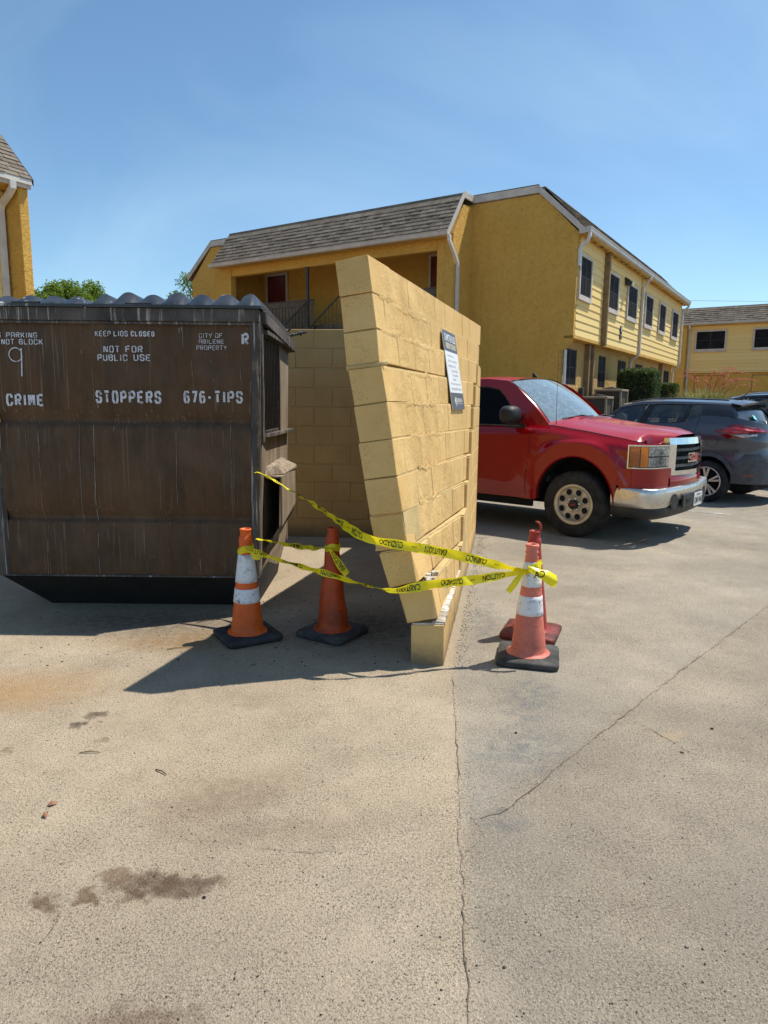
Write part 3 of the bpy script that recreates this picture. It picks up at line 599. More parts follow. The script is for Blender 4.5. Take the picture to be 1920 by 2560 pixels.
def leaning_wall():
    root = thing('block_wall', WN, 0, 'tan painted block wall leaning left with a stepped crack and broken foot', 'wall')
    def loc(P): return [p-WN for p in P]
    BL = 0.4064
    for k in range(11):
        end = WLEN*s_end(k)
        cuts = [0.0]; x = BL if k % 2 == 0 else BL/2
        while x < end-0.09: cuts.append(x); x += BL
        cuts.append(end)
        for i, (x0, x1) in enumerate(zip(cuts, cuts[1:])):
            # blocks near the hit are knocked slightly out of line
            j = 0.004 if k in (1, 2, 3) else 0.0016
            coat = k >= 4 and x1 < 1.75; P = block_hex(k, x0/WLEN, x1/WLEN, gap=.0010 if coat else .0035); d = WR*rnd.uniform(-j, j)
            mi = MB().hexa(loc([p+d for p in P]), (.003 if coat else .0045) if k not in (1, 2, 3) else 0.008)
            if k in (1, 2, 3) and x0 < .5: mi.v = [tuple(Vector(v)+Vector((rnd.uniform(-1, 1), rnd.uniform(-1, 1), rnd.uniform(-1, 1)))*.010) for v in mi.v]
            elif i == 0 and k: dd = WD*rnd.uniform(-.013, .0); mi.v = [tuple(Vector(v)+dd*(1 if (Vector(v)).dot(WD) < .05 else 0)+Vector((rnd.uniform(-1, 1), rnd.uniform(-1, 1), rnd.uniform(-1, 1)))*.003) for v in mi.v]
            mi.build('block', 'block_paint', root)
        # recessed mortar core of the course
        core = MB(); cs = [0.012]+cuts[1:-1]+[end-.004]
        for x0, x1 in zip(cs, cs[1:]): core.hexa(loc(block_hex(k, x0/WLEN, x1/WLEN, gap=0.0, inset=0.004)), 0.0)
        core.build('mortar', 'mortar' if k != 0 else 'mortar_raw', root)
        if k not in (0, 9, 10):       # the part past the stepped crack still stands upright on the corner
            h = FARH*0.985; sec = [(.094-.194, k*h), (.094, k*h), (.094, (k+1)*h-.004), (.094-.194, (k+1)*h-.004)]
            st = end+0.018
            cuts = [st]; x = WLEN-(BL if k % 2 else BL/2); xs = []
            while x > st+0.09: xs.append(x); x -= BL
            cuts += xs[::-1]+[WLEN]
            for x0, x1 in zip(cuts, cuts[1:]):
                P = block_hex(k, x0/WLEN, x1/WLEN, sec=[(lerp(0.087, 0.094, x0/WLEN)-.094+a, b) for a, b in sec]); MB().hexa(loc(P), 0.006).build('block', 'block_paint', root)
            MB().hexa(loc(block_hex(k, (st+.01)/WLEN, WLEN/WLEN, sec=[(a, b) for a, b in sec], inset=.004)), 0).build('mortar', 'mortar', root)
    # flaked mortar left on the exposed ledge of the bottom course
    def slab(x0, x1, o0, o1, z0, z1, mat_, n=7):
        top, bot = [], []
        for i in range(n+1):
            s = lerp(x0, x1, i/n)/WLEN; za = lerp(NEAR[0][2][1], far_sec(0)[2][1], s)
            row = []
            for o in (o0, (o0+o1)/2, o1): row.append(WN+WR*(o+rnd.uniform(-.006, .006))+WD*(s*WLEN)+Vector((0, 0, za+z0+rnd.uniform(0, z1)))-WN)
            top.append(row); bot.append([Vector((p.x, p.y, p.z-z0-z1-.004)) for p in row])
        m = MB().grid(top, smooth=False); m.grid(bot, smooth=False, flip=True)
        for r_ in (0, -1): m.add([*top[r_], *bot[r_]], [(0, 1, 4, 3), (1, 2, 5, 4)])
        m.grid([[r_[-1] for r_ in top], [r_[-1] for r_ in bot]], smooth=False); m.grid([[r_[0] for r_ in top], [r_[0] for r_ in bot]], smooth=False)
        m.build('mortar_flake', mat_, root)
    slab(.02, .20, .005, .083, .010, .014, 'block_raw'); slab(.22, .46, -.005, .084, .010, .012, 'mortar_raw'); slab(.48, .80, .02, .086, .008, .010, 'mortar_raw'); slab(.83, 1.25, .03, .088, .006, .009, 'mortar_raw'); slab(1.28, 1.75, .055, .089, .005, .006, 'mortar_raw')
    # crumbled mortar at the joint that has opened between courses two and three
    for i in range(16):
        s = rnd.uniform(0.0, .30); o = lerp(-.02, .0, rnd.random()); z = lerp(.47, .485, rnd.random()); r_ = rnd.uniform(.008, .02)
        p = WR*(o+rnd.uniform(-.03, .0))+WD*s+Vector((0, 0, z)); MB().hexa([p+Vector(d)*r_*rnd.uniform(.7, 1.2) for d in ((-1, -1, -1), (1, -1, -1), (1, 1, -1), (-1, 1, -1), (-1, -1, .6), (1, -1, .8), (1, 1, .5), (-1, 1, .7))], 0.003).build('mortar_crumb', 'mortar_raw', root)
    # thick bead of paint and mortar squeezed out of the joint on the free end
    rows = []
    for i in range(13):
        u_ = i/12; o = lerp(-.494, -.298, u_); z = lerp(1.696, 1.720, u_); d = 0.006+0.010*rnd.random()
        rows.append([WR*(o)+WD*(.006)+Vector((0, 0, z+.014)), WR*o-WD*d+Vector((0, 0, z+.004+.008*rnd.random())), WR*o-WD*d*rnd.uniform(.4, 1)+Vector((0, 0, z-.010*rnd.random())), WR*o+WD*.006+Vector((0, 0, z-.016))])
    rows.append([WR*(-.27)+WD*(.05)+Vector((0, 0, 1.735+dz)) for dz in (.015, .006, -.012, -.02)])
    MB().grid(rows, smooth=True).build('mortar_bead', 'mortar', root)
    # brushed ridges of old parging on the outer face
    def ridge(k, s0, s1, dz):
        rows = []; n = max(4, int((s1-s0)*WLEN/0.04))
        for i in range(n+1):
            s = lerp(s0, s1, i/n); p = lerp(1, 0, 0)*wall_pt(k, 2, s)-WN+Vector((0, 0, dz+rnd.uniform(-.012, .012))); h = rnd.uniform(.002, .008)*min(1, i, n-i)
            w_ = rnd.uniform(.012, .034); nrm = WR
            rows.append([p+Vector((0, 0, w_))-nrm*.003, p+nrm*h, p-Vector((0, 0, w_))-nrm*.003])
        MB().grid(rows, smooth=True).build('parging', 'block_paint', root)
    for a in ((9, .03, .10, 0), (9, .10, .34, -.03), (8, .02, .12, 0), (8, .13, .36, -.02), (7, .12, .36, -.02), (6, .10, .30, -.01), (5, .10, .34, -.01), (4, .12, .26, 0), (6, .16, .34, -.05), (3, .10, .22, .0)): ridge(*a)
    return root
lean_root = leaning_wall()
def back_wall():
    c = WN + WD*WLEN + WR*0.094; c = Vector((c.x, c.y, 0)); dirv = Vector((-math.cos(R(3)), math.sin(R(3)), 0)); nv = Vector((-dirv.y, dirv.x, 0))*-1   # nv towards the camera
    if nv.y > 0: nv = -nv
    root = thing('block_wall', c, 0, 'straight tan painted block wall standing in shade behind the bin', 'wall')
    HB = 0.2092; L0 = 0.205; BL = 0.4064
    for k in range(11):
        x = L0 + (0.0 if k % 2 == 0 else BL/2); cuts = [L0] + ([x] if x > L0+.01 else []); x = cuts[-1]
        while x < 4.05: x += BL; cuts.append(x)
        for x0, x1 in zip(cuts, cuts[1:]):
            a = dirv*(x0+.004); b = dirv*(x1-.004); zb = k*HB-(0.02 if k == 0 else -.004); zt = (k+1)*HB-.004; f = nv*(.194+rnd.uniform(-.0015, .0015))
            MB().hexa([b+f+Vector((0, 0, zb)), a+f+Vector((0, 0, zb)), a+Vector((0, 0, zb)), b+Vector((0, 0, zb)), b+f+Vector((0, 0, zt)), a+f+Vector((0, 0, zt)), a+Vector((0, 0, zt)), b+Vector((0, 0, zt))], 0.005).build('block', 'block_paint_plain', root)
    a = dirv*(L0+.01); b = dirv*(cuts[-1]-.01); f = nv*.186; g = nv*.006; zt = 11*HB-.008
    MB().hexa([b+f, a+f, a+g, b+g, b+f+Vector((0, 0, zt)), a+f+Vector((0, 0, zt)), a+g+Vector((0, 0, zt)), b+g+Vector((0, 0, zt))]).build('mortar', 'mortar', root)
back_wall()
# ---------------------------------------------------------------- dumpster
STROKES = {
 'A': [[(0, 0), (0, .78), (.22, 1), (.42, 1)], [(.58, 1), (.78, 1), (1, .78), (1, 0)], [(.2, .42), (.8, .42)]],
 'B': [[(0, 0), (0, 1)], [(.25, 1), (.78, 1), (1, .86), (1, .66), (.86, .54), (.25, .54)], [(.25, 0), (.78, 0), (1, .14), (1, .34), (.9, .42)]],
 'C': [[(1, .70), (1, .84), (.8, 1), (.57, 1)], [(.43, 1), (.2, 1), (0, .82), (0, .18), (.2, 0), (.43, 0)], [(.57, 0), (.8, 0), (1, .16), (1, .30)]],
 'D': [[(0, 0), (0, 1)], [(.25, 1), (.72, 1), (1, .8), (1, .2), (.72, 0), (.25, 0)]],
 'E': [[(0, 0), (0, 1)], [(.25, 1), (1, 1)], [(.25, .5), (.82, .5)], [(.25, 0), (1, 0)]],
 'F': [[(0, 0), (0, 1)], [(.25, 1), (1, 1)], [(.25, .52), (.82, .52)]],
 'G': [[(1, .74), (1, .85), (.8, 1), (.57, 1)], [(.43, 1), (.2, 1), (0, .82), (0, .18), (.2, 0), (.43, 0)], [(.57, 0), (.8, 0), (1, .16), (1, .42), (.6, .42)]],
 'I': [[(.5, 0), (.5, 1)]],
 'K': [[(0, 0), (0, 1)], [(.28, .42), (.95, 1)], [(.5, .44), (1, 0)]],
 'L': [[(0, 1), (0, 0), (1, 0)]],
 'M': [[(0, 0), (0, 1)], [(.22, 1), (.5, .36), (.78, 1)], [(1, 1), (1, 0)]],
 'N': [[(0, 0), (0, 1)], [(.24, .98), (.76, .02)], [(1, 0), (1, 1)]],
 'O': [[(.42, 1), (.2, 1), (0, .8), (0, .2), (.2, 0), (.42, 0)], [(.58, 0), (.8, 0), (1, .2), (1, .8), (.8, 1), (.58, 1)]],
 'P': [[(0, 0), (0, 1)], [(.25, 1), (.8, 1), (1, .86), (1, .60), (.8, .46), (.25, .46)]],
 'R': [[(0, 0), (0, 1)], [(.25, 1), (.8, 1), (1, .86), (1, .64), (.8, .50), (.25, .50)], [(.52, .34), (1, 0)]],
 'S': [[(1, .72), (1, .85), (.8, 1), (.2, 1), (0, .85), (0, .66), (.2, .54), (.42, .54)], [(.58, .46), (.8, .46), (1, .34), (1, .15), (.8, 0), (.2, 0), (0, .15), (0, .28)]],
 'T': [[(0, 1), (1, 1)], [(.5, .80), (.5, 0)]],
 'U': [[(0, 1), (0, .2), (.2, 0), (.42, 0)], [(.58, 0), (.8, 0), (1, .2), (1, 1)]],
 'Y': [[(0, 1), (.38, .52)], [(1, 1), (.62, .52)], [(.5, .38), (.5, 0)]],
 '6': [[(.95, .86), (.8, 1), (.25, 1), (0, .80), (0, .18), (.2, 0), (.42, 0)], [(.58, 0), (.8, 0), (1, .16), (1, .42), (.8, .56), (.3, .56)]],
 '7': [[(0, 1), (1, 1), (.40, 0)]], '-': [[(.1, .45), (.9, .45)]]}
def stroke(mb, pts, w, fn):
    """mitred flat stroke through 2-D points"""
    P = [Vector(p) for p in pts]; A, B = [], []
    for i, p in enumerate(P):
        d0 = (p-P[i-1]).normalized() if i else (P[1]-p).normalized(); d1 = (P[i+1]-p).normalized() if i < len(P)-1 else d0
        n0 = Vector((-d0.y, d0.x)); n1 = Vector((-d1.y, d1.x)); n = (n0+n1).normalized(); k = w/2/max(0.5, n.dot(n0))
        A.append(p+n*k); B.append(p-n*k)
    V = [fn(*v) for v in A]+[fn(*v) for v in B]; n = len(P)
    mb.add(V, [(i, i+1, n+i+1, n+i) for i in range(n-1)])
def stencil(mb, text, x0, x1, z0, z1, fn, wt=0.16):
    """letters spread over x0..x1; fn(x, z) gives the 3-D point"""
    h = z1-z0; adv = {'I': 0.55, ' ': 0.7, '-': 0.9}
    tot = sum(adv.get(c, 1.0) for c in text); u_ = (x1-x0)/tot; x = x0; t_ = h*wt
    for c in text:
        a = adv.get(c, 1.0)*u_
        if c != ' ':
            wl_ = a*0.80-t_; xa = x+a*0.10+t_/2
            if c == 'I': wl_ = a-0.2*a-t_
            for pl in STROKES[c]: stroke(mb, [(xa+px*wl_, z0+t_/2+pz*(h-t_)) for px, pz in pl], t_, fn)
        x += a
DX, DY = -1.80, 4.72        # bin centre line x, front plane y
def dumpster():
    root = thing('dumpster', (DX, DY, 0), 0, 'large brown steel dumpster with white stencilled lettering and black lids', 'dumpster')
    # local: x right, y back from front plane, z up
    XR = 0.955; XL = -0.985; D = 1.5
    def xr(z): return XR-0.045*(1-min(1, z/2.1))
    def xl(z): return XL+0.03*(1-min(1, z/2.1))
    # front panel: vertical section with two pressed creases
    prof = [(0.27, 0.006), (0.32, 0.0), (0.64, 0.010), (0.660, 0.014), (0.672, 0.040), (0.705, 0.030), (0.76, 0.000), (1.0, 0.000), (1.30, 0.008), (1.340, 0.014), (1.355, 0.040), (1.39, 0.028), (1.45, 0.000), (1.7, 0.0), (2.04, 0.004)]
    rows = []
    for z, y in prof:
        n = 26; rows.append([(lerp(xl(z)+.10, xr(z)-.050, i/n), y+.014*math.sin(i*0.55+z*2.3)*math.sin(math.pi*i/n)*0.7+.012, z) for i in range(n+1)])
    m = MB().grid(rows, smooth=True); m.grid([[(p[0], p[1]+.03, p[2]) for p in r_] for r_ in rows], smooth=True, flip=True)
    m.grid([rows[0], [(p[0], p[1]+.03, p[2]) for p in rows[0]]], smooth=False)
    fp = m.build('front_panel', 'bin_steel', root, recalc=False)
    # drip hem along the bottom of the front
    MB().box(xl(.27)+.02, xr(.27)-.0, 0.004, .03, .262, .274, .003).build('bottom_hem', 'bin_rim', root)
    # corner posts
    for sgn in (1, -1):
        rows = []
        for z in [0.275+i*(2.04-.275)/14 for i in range(15)]:
            x = xr(z) if sgn > 0 else xl(z); b = .004*math.sin(z*9)
            rows.append([(x-sgn*(.066 if sgn > 0 else .105), .020, z), (x-sgn*(.056 if sgn > 0 else .085), -.006+b, z), (x-sgn*.02, -.010+b, z), (x-sgn*.001, .004+b, z), (x, .03, z), (x, .075, z)])
        MB().grid(rows, smooth=False).build('corner_post', 'bin_rim', root)
    # right side wall: upper part with the door opening, lower part plain
    wy0, wy1, wz0, wz1 = 0.10, 0.86, 1.285, 1.965
    for sgn, xf in ((1, xr), (-1, xl)):
        m = MB()
        zt = lambda y: 2.06-0.05*y/D
        ys = [0.07, wy0, wy1, 1.1, D]; zs = [0.0, .12, .3, .6, .9, wz0, wz1, None]
        for i in range(len(ys)-1):
            for j in range(len(zs)-1):
                if i == 1 and j == 5: continue
                if sgn < 0 and j < 2: continue
                P = []
                for (a, b) in ((ys[i], zs[j]), (ys[i+1], zs[j]), (ys[i+1], zs[j+1]), (ys[i], zs[j+1])):
                    z = b if b is not None else zt(a)
                    lift = max(0, .27-z)/.27; yy = a if a > .08 else lerp(.07, .30, lift)
                    if a == D: yy = D-.24*lift
                    P.append((xf(z)-sgn*(.02 if lift == 0 else .02+.05*lift), yy, z))
                m.add(P, [(0, 1, 2, 3)])
                m.add([(p[0]-sgn*.02, p[1], p[2]) for p in P], [(3, 2, 1, 0)])
        sp = m.build('side_panel', 'bin_side', root)
        if sgn < 0: continue
        # raised frame round the side opening
        for nm, a in (('door_frame', (xf(1.6)-.03, xf(1.6)+.012, wy0-.055, wy0, wz0-.06, wz1+.06)), ('door_frame', (xf(1.6)-.03, xf(1.6)+.006, wy1, wy1+.02, wz0-.01, wz1+.05))):
            MB().box(*a, .004).build(nm, 'bin_rim', sp)
        MB().hexa([(xf(1.3)-.02, wy0-.055, wz0-.03), (xf(1.3)+.03, wy0+.3, wz0-.03), (xf(1.3)+.035, D-.02, wz0-.035), (xf(1.3)-.02, D-.02, wz0-.035), (xf(1.3)-.02, wy0-.055, wz0-.003), (xf(1.3)+.03, wy0+.3, wz0-.003), (xf(1.3)+.035, D-.02, wz0-.008), (xf(1.3)-.02, D-.02, wz0-.008)], .003).build('door_rail', 'bin_rim', sp)
        MB().box(xf(2.)-.02, xf(2.)+.028, wy0+.05, D, wz1+.005, wz1+.035, .003).build('door_rail', 'bin_rim', sp)
        # ribbed black door slid across the opening, and the plain plate beside it
        rows = []; n = 66
        for z in (wz0+.005, wz0+.03, wz1-.03, wz1-.002):
            rows.append([(xf(1.6)-.030+.022*(1 if (i % 6) in (1, 2, 3) else 0)-(.012 if z in (wz0+.005,) else 0), lerp(wy0, wy1, i/n), z) for i in range(n+1)])
        MB().grid(rows, smooth=False).build('sliding_door', 'black_plastic', sp)
        MB().box(xf(1.6)-.05, xf(1.6)-.048, wy0-.02, wy1+.02, wz0-.02, wz1+.02).build('door_backing', 'dark_void', sp)
        for i in range(7): MB().box(xf(1.3)-.012, xf(1.3)+.004, wy0+.05+i*.1, wy0+.09+i*.1, wz0-.002, wz0+.018, .003).build('door_tooth', 'bin_rim', sp)
        # fork sleeve: open front, sloped underside, plate on top
        def sleeve_x(z): return xf(z)-.012
        X0 = sleeve_x(.8); X1 = X0+.125; y0, y1 = .28, 1.06
        A = [(X0, y0, .40), (X1, y0, .59), (X1, y0, .965), (X0, y0, .968)]; B = [(X0, y1, .40), (X1, y1, .66), (X1, y1, .955), (X0, y1, .955)]
        m = MB().add(A+B, [(0, 1, 5, 4), (1, 2, 6, 5), (2, 3, 7, 6), (4, 5, 6, 7)])
        i_ = .012
        A2 = [(X0, y0, .42), (X1-i_, y0, .602), (X1-i_, y0, .953), (X0, y0, .953)]; B2 = [(p[0], y1-.01, p[2]) for p in A2]
        m.add(A2+B2, [(4, 5, 1, 0), (5, 6, 2, 1), (6, 7, 3, 2), (7, 6, 5, 4)], 1); m.add(A+A2, [(0, 1, 5, 4), (1, 2, 6, 5), (2, 3, 7, 6)])
        fs = m.build('fork_sleeve', ['bin_side', 'dark_void'], root, recalc=False)
        MB().hexa([(X0, y0+.0, .968), (X1+.0, y0+.16, .968), (X1+.012, y1+.02, .958), (X0, y1+.02, .958), (X0, y0+.05, 1.03), (X0+.06, y0+.12, 1.04), (X1+.01, y1+.02, .985), (X0, y1+.02, 1.05)], .004).build('sleeve_plate', 'bin_side', fs)
    MB().box(XL+.05, XR-.05, D-.03, D, .25, 2.0, .004).build('rear_panel', 'bin_side', root)
    # tapered belly under the front and the ends
    m = MB(); a = [(xl(.27)+.01, .02, .27), (xr(.27)-.012, .02, .27), (xr(.27)-.05, D-.02, .27), (xl(.27)+.05, D-.02, .27)]; b = [(xl(0)+.27, .22, .0), (xr(0)-.055, .22, .0), (xr(0)-.06, D-.26, .0), (xl(0)+.27, D-.26, .0)]
    m.add(a+b, [(0, 1, 5, 4), (1, 2, 6, 5), (2, 3, 7, 6), (3, 0, 4, 7), (4, 5, 6, 7)]); m.build('belly', 'dark_void', root)
    # top rim: channel all round, falling slightly to the back
    def rim(p, q, w_, name='top_rim'):
        return MB().hexa(p+q, .005).build(name, 'bin_rim', root)
    T0, T1 = 2.035, 2.122
    rim([(XL-.02, -.022, T0), (XR-.005, -.022, T0), (XR-.005, .05, T0), (XL-.02, .05, T0)], [(XL-.02, -.022, T1), (XR-.005, -.022, T1), (XR-.005, .05, T1), (XL-.02, .05, T1)], 0)
    rim([(XR-.05, .052, T0), (XR+.032, .052, T0-.005), (XR+.036, D+.02, T0-.085), (XR-.05, D+.02, T0-.085)], [(XR-.05, .052, T1-.002), (XR+.030, .052, T1-.006), (XR+.034, D+.02, T1-.08), (XR-.05, D+.02, T1-.08)], 0)
    rim([(XL-.03, .052, T0), (XL+.05, .052, T0-.005), (XL+.05, D+.02, T0-.085), (XL-.03, D+.02, T0-.085)], [(XL-.03, .052, T1-.002), (XL+.05, .052, T1-.006), (XL+.05, D+.02, T1-.08), (XL-.03, D+.02, T1-.08)], 0)
    rim([(XL+.055, D-.03, T0-.09), (XR-.055, D-.03, T0-.09), (XR-.055, D+.02, T0-.09), (XL+.055, D+.02, T0-.09)], [(XL+.055, D-.03, T1-.085), (XR-.055, D-.03, T1-.085), (XR-.055, D+.02, T1-.085), (XL+.055, D+.02, T1-.085)], 0)
    MB().box(XL-.01, XR-.02, -.012, .0, T0-.02, T0-.002, .003).build('rim_lip', 'bin_rim', root)
    # two ribbed lids
    def lid(x0, x1, ribs, hgt, name):
        nx = ribs*12; rows = []
        for v in range(15):
            t_ = v/14; y = lerp(-.045, D+.03, t_); zb = T1+.006-.075*max(0, y)/D
            env = smoothstep(0, .075, t_)*0.88+0.12*smoothstep(0, .4, t_) if t_ > 0 else 0
            row = []
            for i in range(nx+1):
                u_ = i/nx; ph = (u_*ribs) % 1.0; hump = max(0.0, math.sin(math.pi*min(1, max(0, (ph-.06)/.88))))**0.42 if 0.06 < ph < .94 else 0
                edge = min(1, u_*ribs*2.5, (1-u_)*ribs*2.5)
                vr = .90+.10*math.sin(int(u_*ribs*.9999)*2.7+x0*5); row.append((lerp(x0, x1, u_), y, zb+.012+hgt*env*(0.22+.78*hump*vr)*edge))
            rows.append(row)
        m = MB().grid(rows, smooth=True)
        lip = [(p[0], p[1], p[2]-.020) for p in rows[0]]; m.grid([lip, rows[0]], smooth=False)
        sr = [r_[-1] for r_ in rows]; m.grid([[(p[0], p[1], p[2]-.020) for p in sr], sr], smooth=False); sl = [r_[0] for r_ in rows]; m.grid([[(p[0], p[1], p[2]-.020) for p in sl], sl], smooth=False)
        return m.build(name, 'bin_lid', root)
    lid(XL-.03, -0.215, 5, .085, 'lid'); lid(-0.20, XR+.012, 7, .110, 'lid')
    # sagging black lip of the lids over the rim
    for x0, x1, d in ((-.97, -.2, .010), (-.19, .5, .006), (-.70, -.50, .03), (.06, .24, .028)):
        MB().hexa([(x0+.03, -.040, T1-.0), (x1-.03, -.040, T1-.0), (x1-.03, -.024, T1-.0), (x0+.03, -.024, T1-.0), (x0, -.042, T1+d), (x1, -.042, T1+d), (x1, -.03, T1+d), (x0, -.03, T1+d)], .003).build('lid_lip', 'black_plastic', root)
    # hinge rod and latch at the back right corner
    MB().tube([(XR-.02, D+.05, 1.95), (XR-.02, D+.05, 2.10)], .014, 8).build('hinge_post', 'bin_rim', root)
    MB().tube([(XR-.14, D+.05, 2.07), (XR+.13, D+.07, 2.135)], .012, 8).build('hinge_rod', 'bin_rim', root)
    MB().tube([(XR+.07, D+.065, 2.118), (XR+.085, D+.067, 2.122)], .022, 8).build('hinge_collar', 'bin_rim', root)
    MB().tube([(XR-.16, D+.0, 2.02), (XR-.01, D+.05, 2.16)], .010, 6).build('latch_bar', 'bin_rim', root)
    # stencilled words on the front
    def on_front(X, Z):
        y = interp(prof, Z) - 0.0025
        lx = X-DX; i = (lx-(xl(Z)+.10))/((xr(Z)-.050)-(xl(Z)+.10)); y += .014*math.sin(i*26*0.55+Z*2.3)*math.sin(math.pi*max(0, min(1, i)))*0.7+.012
        return (lx, y-.004, Z)
    def X(px, pz): return -2.604-.00021*(pz-800)+px*(.0027+2.5e-7*(pz-800))      # measured position on the panel, in metres
    def Z(pz, px=300): return 2.035+px*2.75e-5-(pz-800)*(.00263+2.3e-7*(pz-800))
    # (text, left, right, top, bottom, stroke weight)
    for txt, a, b, t_, bt, w_ in (('CRIME', 13, 112, 983, 1014, .185), ('STOPPERS', 236, 405, 975, 1007, .18), ('676', 456, 515, 976, 1007, .18), ('-', 515, 532, 976, 1007, .18), ('TIPS', 533, 609, 976, 1007, .18), ('KEEP', 237, 279, 827, 841, .16), ('LIDS', 284, 321, 827, 841, .16), ('CLOSED', 326, 386, 827, 841, .22), ('NOT', 258, 302, 864, 881, .17), ('FOR', 313, 358, 864, 881, .17), ('PUBLIC', 243, 321, 885, 902, .17), ('USE', 333, 378, 885, 902, .17),
                                 ('CITY', 496, 531, 833, 845, .13), ('OF', 537, 557, 833, 845, .13), ('ABILENE', 496, 561, 848, 859, .13), ('PROPERTY', 490, 568, 863, 875, .13), ('R', 601, 624, 832, 863, .21), ('PARKING', 14, 93, 830, 844, .17), ('G', -9, 3, 830, 844, .17), ('NOT', 2, 37, 847, 861, .17), ('BLOCK', 46, 107, 847, 861, .17)):
        m = MB(); stencil(m, txt, X(a, t_), X(b, t_), Z(bt, a), Z(t_, a), on_front, w_)
        m.build('stencil_lettering', 'stencil', fp, recalc=False)
    m = MB(); c = (X(40, 890), Z(889)); r_ = .040
    stroke(m, [(c[0]+.045*math.cos(t_), c[1]+.046*math.sin(t_)) for t_ in [R(30+i*20) for i in range(17)]], .007, on_front)
    stroke(m, [(X(54, 875), Z(873)), (X(55, 900), Z(905)), (X(56, 940), Z(943))], .009, on_front); m.build('chalk_number', 'stencil', fp, recalc=False)
    # splashes and runs of dried white paint
    def run(px, p0, p1, w_=.004):
        pts = []; n = 9; x = X(px, p0)
        for i in range(n): x += rnd.uniform(-.004, .004); pts.append((x, lerp(Z(p0), Z(p1), i/(n-1))))
        mm = MB(); P = [Vector(p) for p in pts]; A = [(p.x-w_*rnd.uniform(.3, .6)*(1-.6*i/n), p.y) for i, p in enumerate(P)]; B = [(p.x+w_*rnd.uniform(.3, .6)*(1-.6*i/n), p.y) for i, p in enumerate(P)]
        mm.grid([[on_front(*a) for a in A], [on_front(*b) for b in B]], smooth=False); mm.build('paint_run', 'paint_run', fp, recalc=False)
    for a in ((233, 802, 866, .005), (452, 815, 868, .009), (448, 818, 832, .016), (203, 875, 886, .008), (232, 972, 1000, .006), (245, 1008, 1020, .006), (252, 1006, 1018, .005), (600, 880, 985, .004), (626, 950, 1040, .006), (92, 1055, 1300, .005), (110, 1310, 1440, .006), (196, 1060, 1330, .004), (232, 1062, 1440, .005), (440, 1056, 1260, .004), (528, 1056, 1150, .003), (285, 1065, 1078, .005), (494, 1370, 1406, .006), (500, 1395, 1436, .005), (575, 1060, 1300, .004), (60, 1058, 1200, .003), (320, 884, 930, .003), (120, 1315, 1440, .004), (480, 900, 990, .003), (365, 1056, 1180, .003)): run(*a)
dumpster()
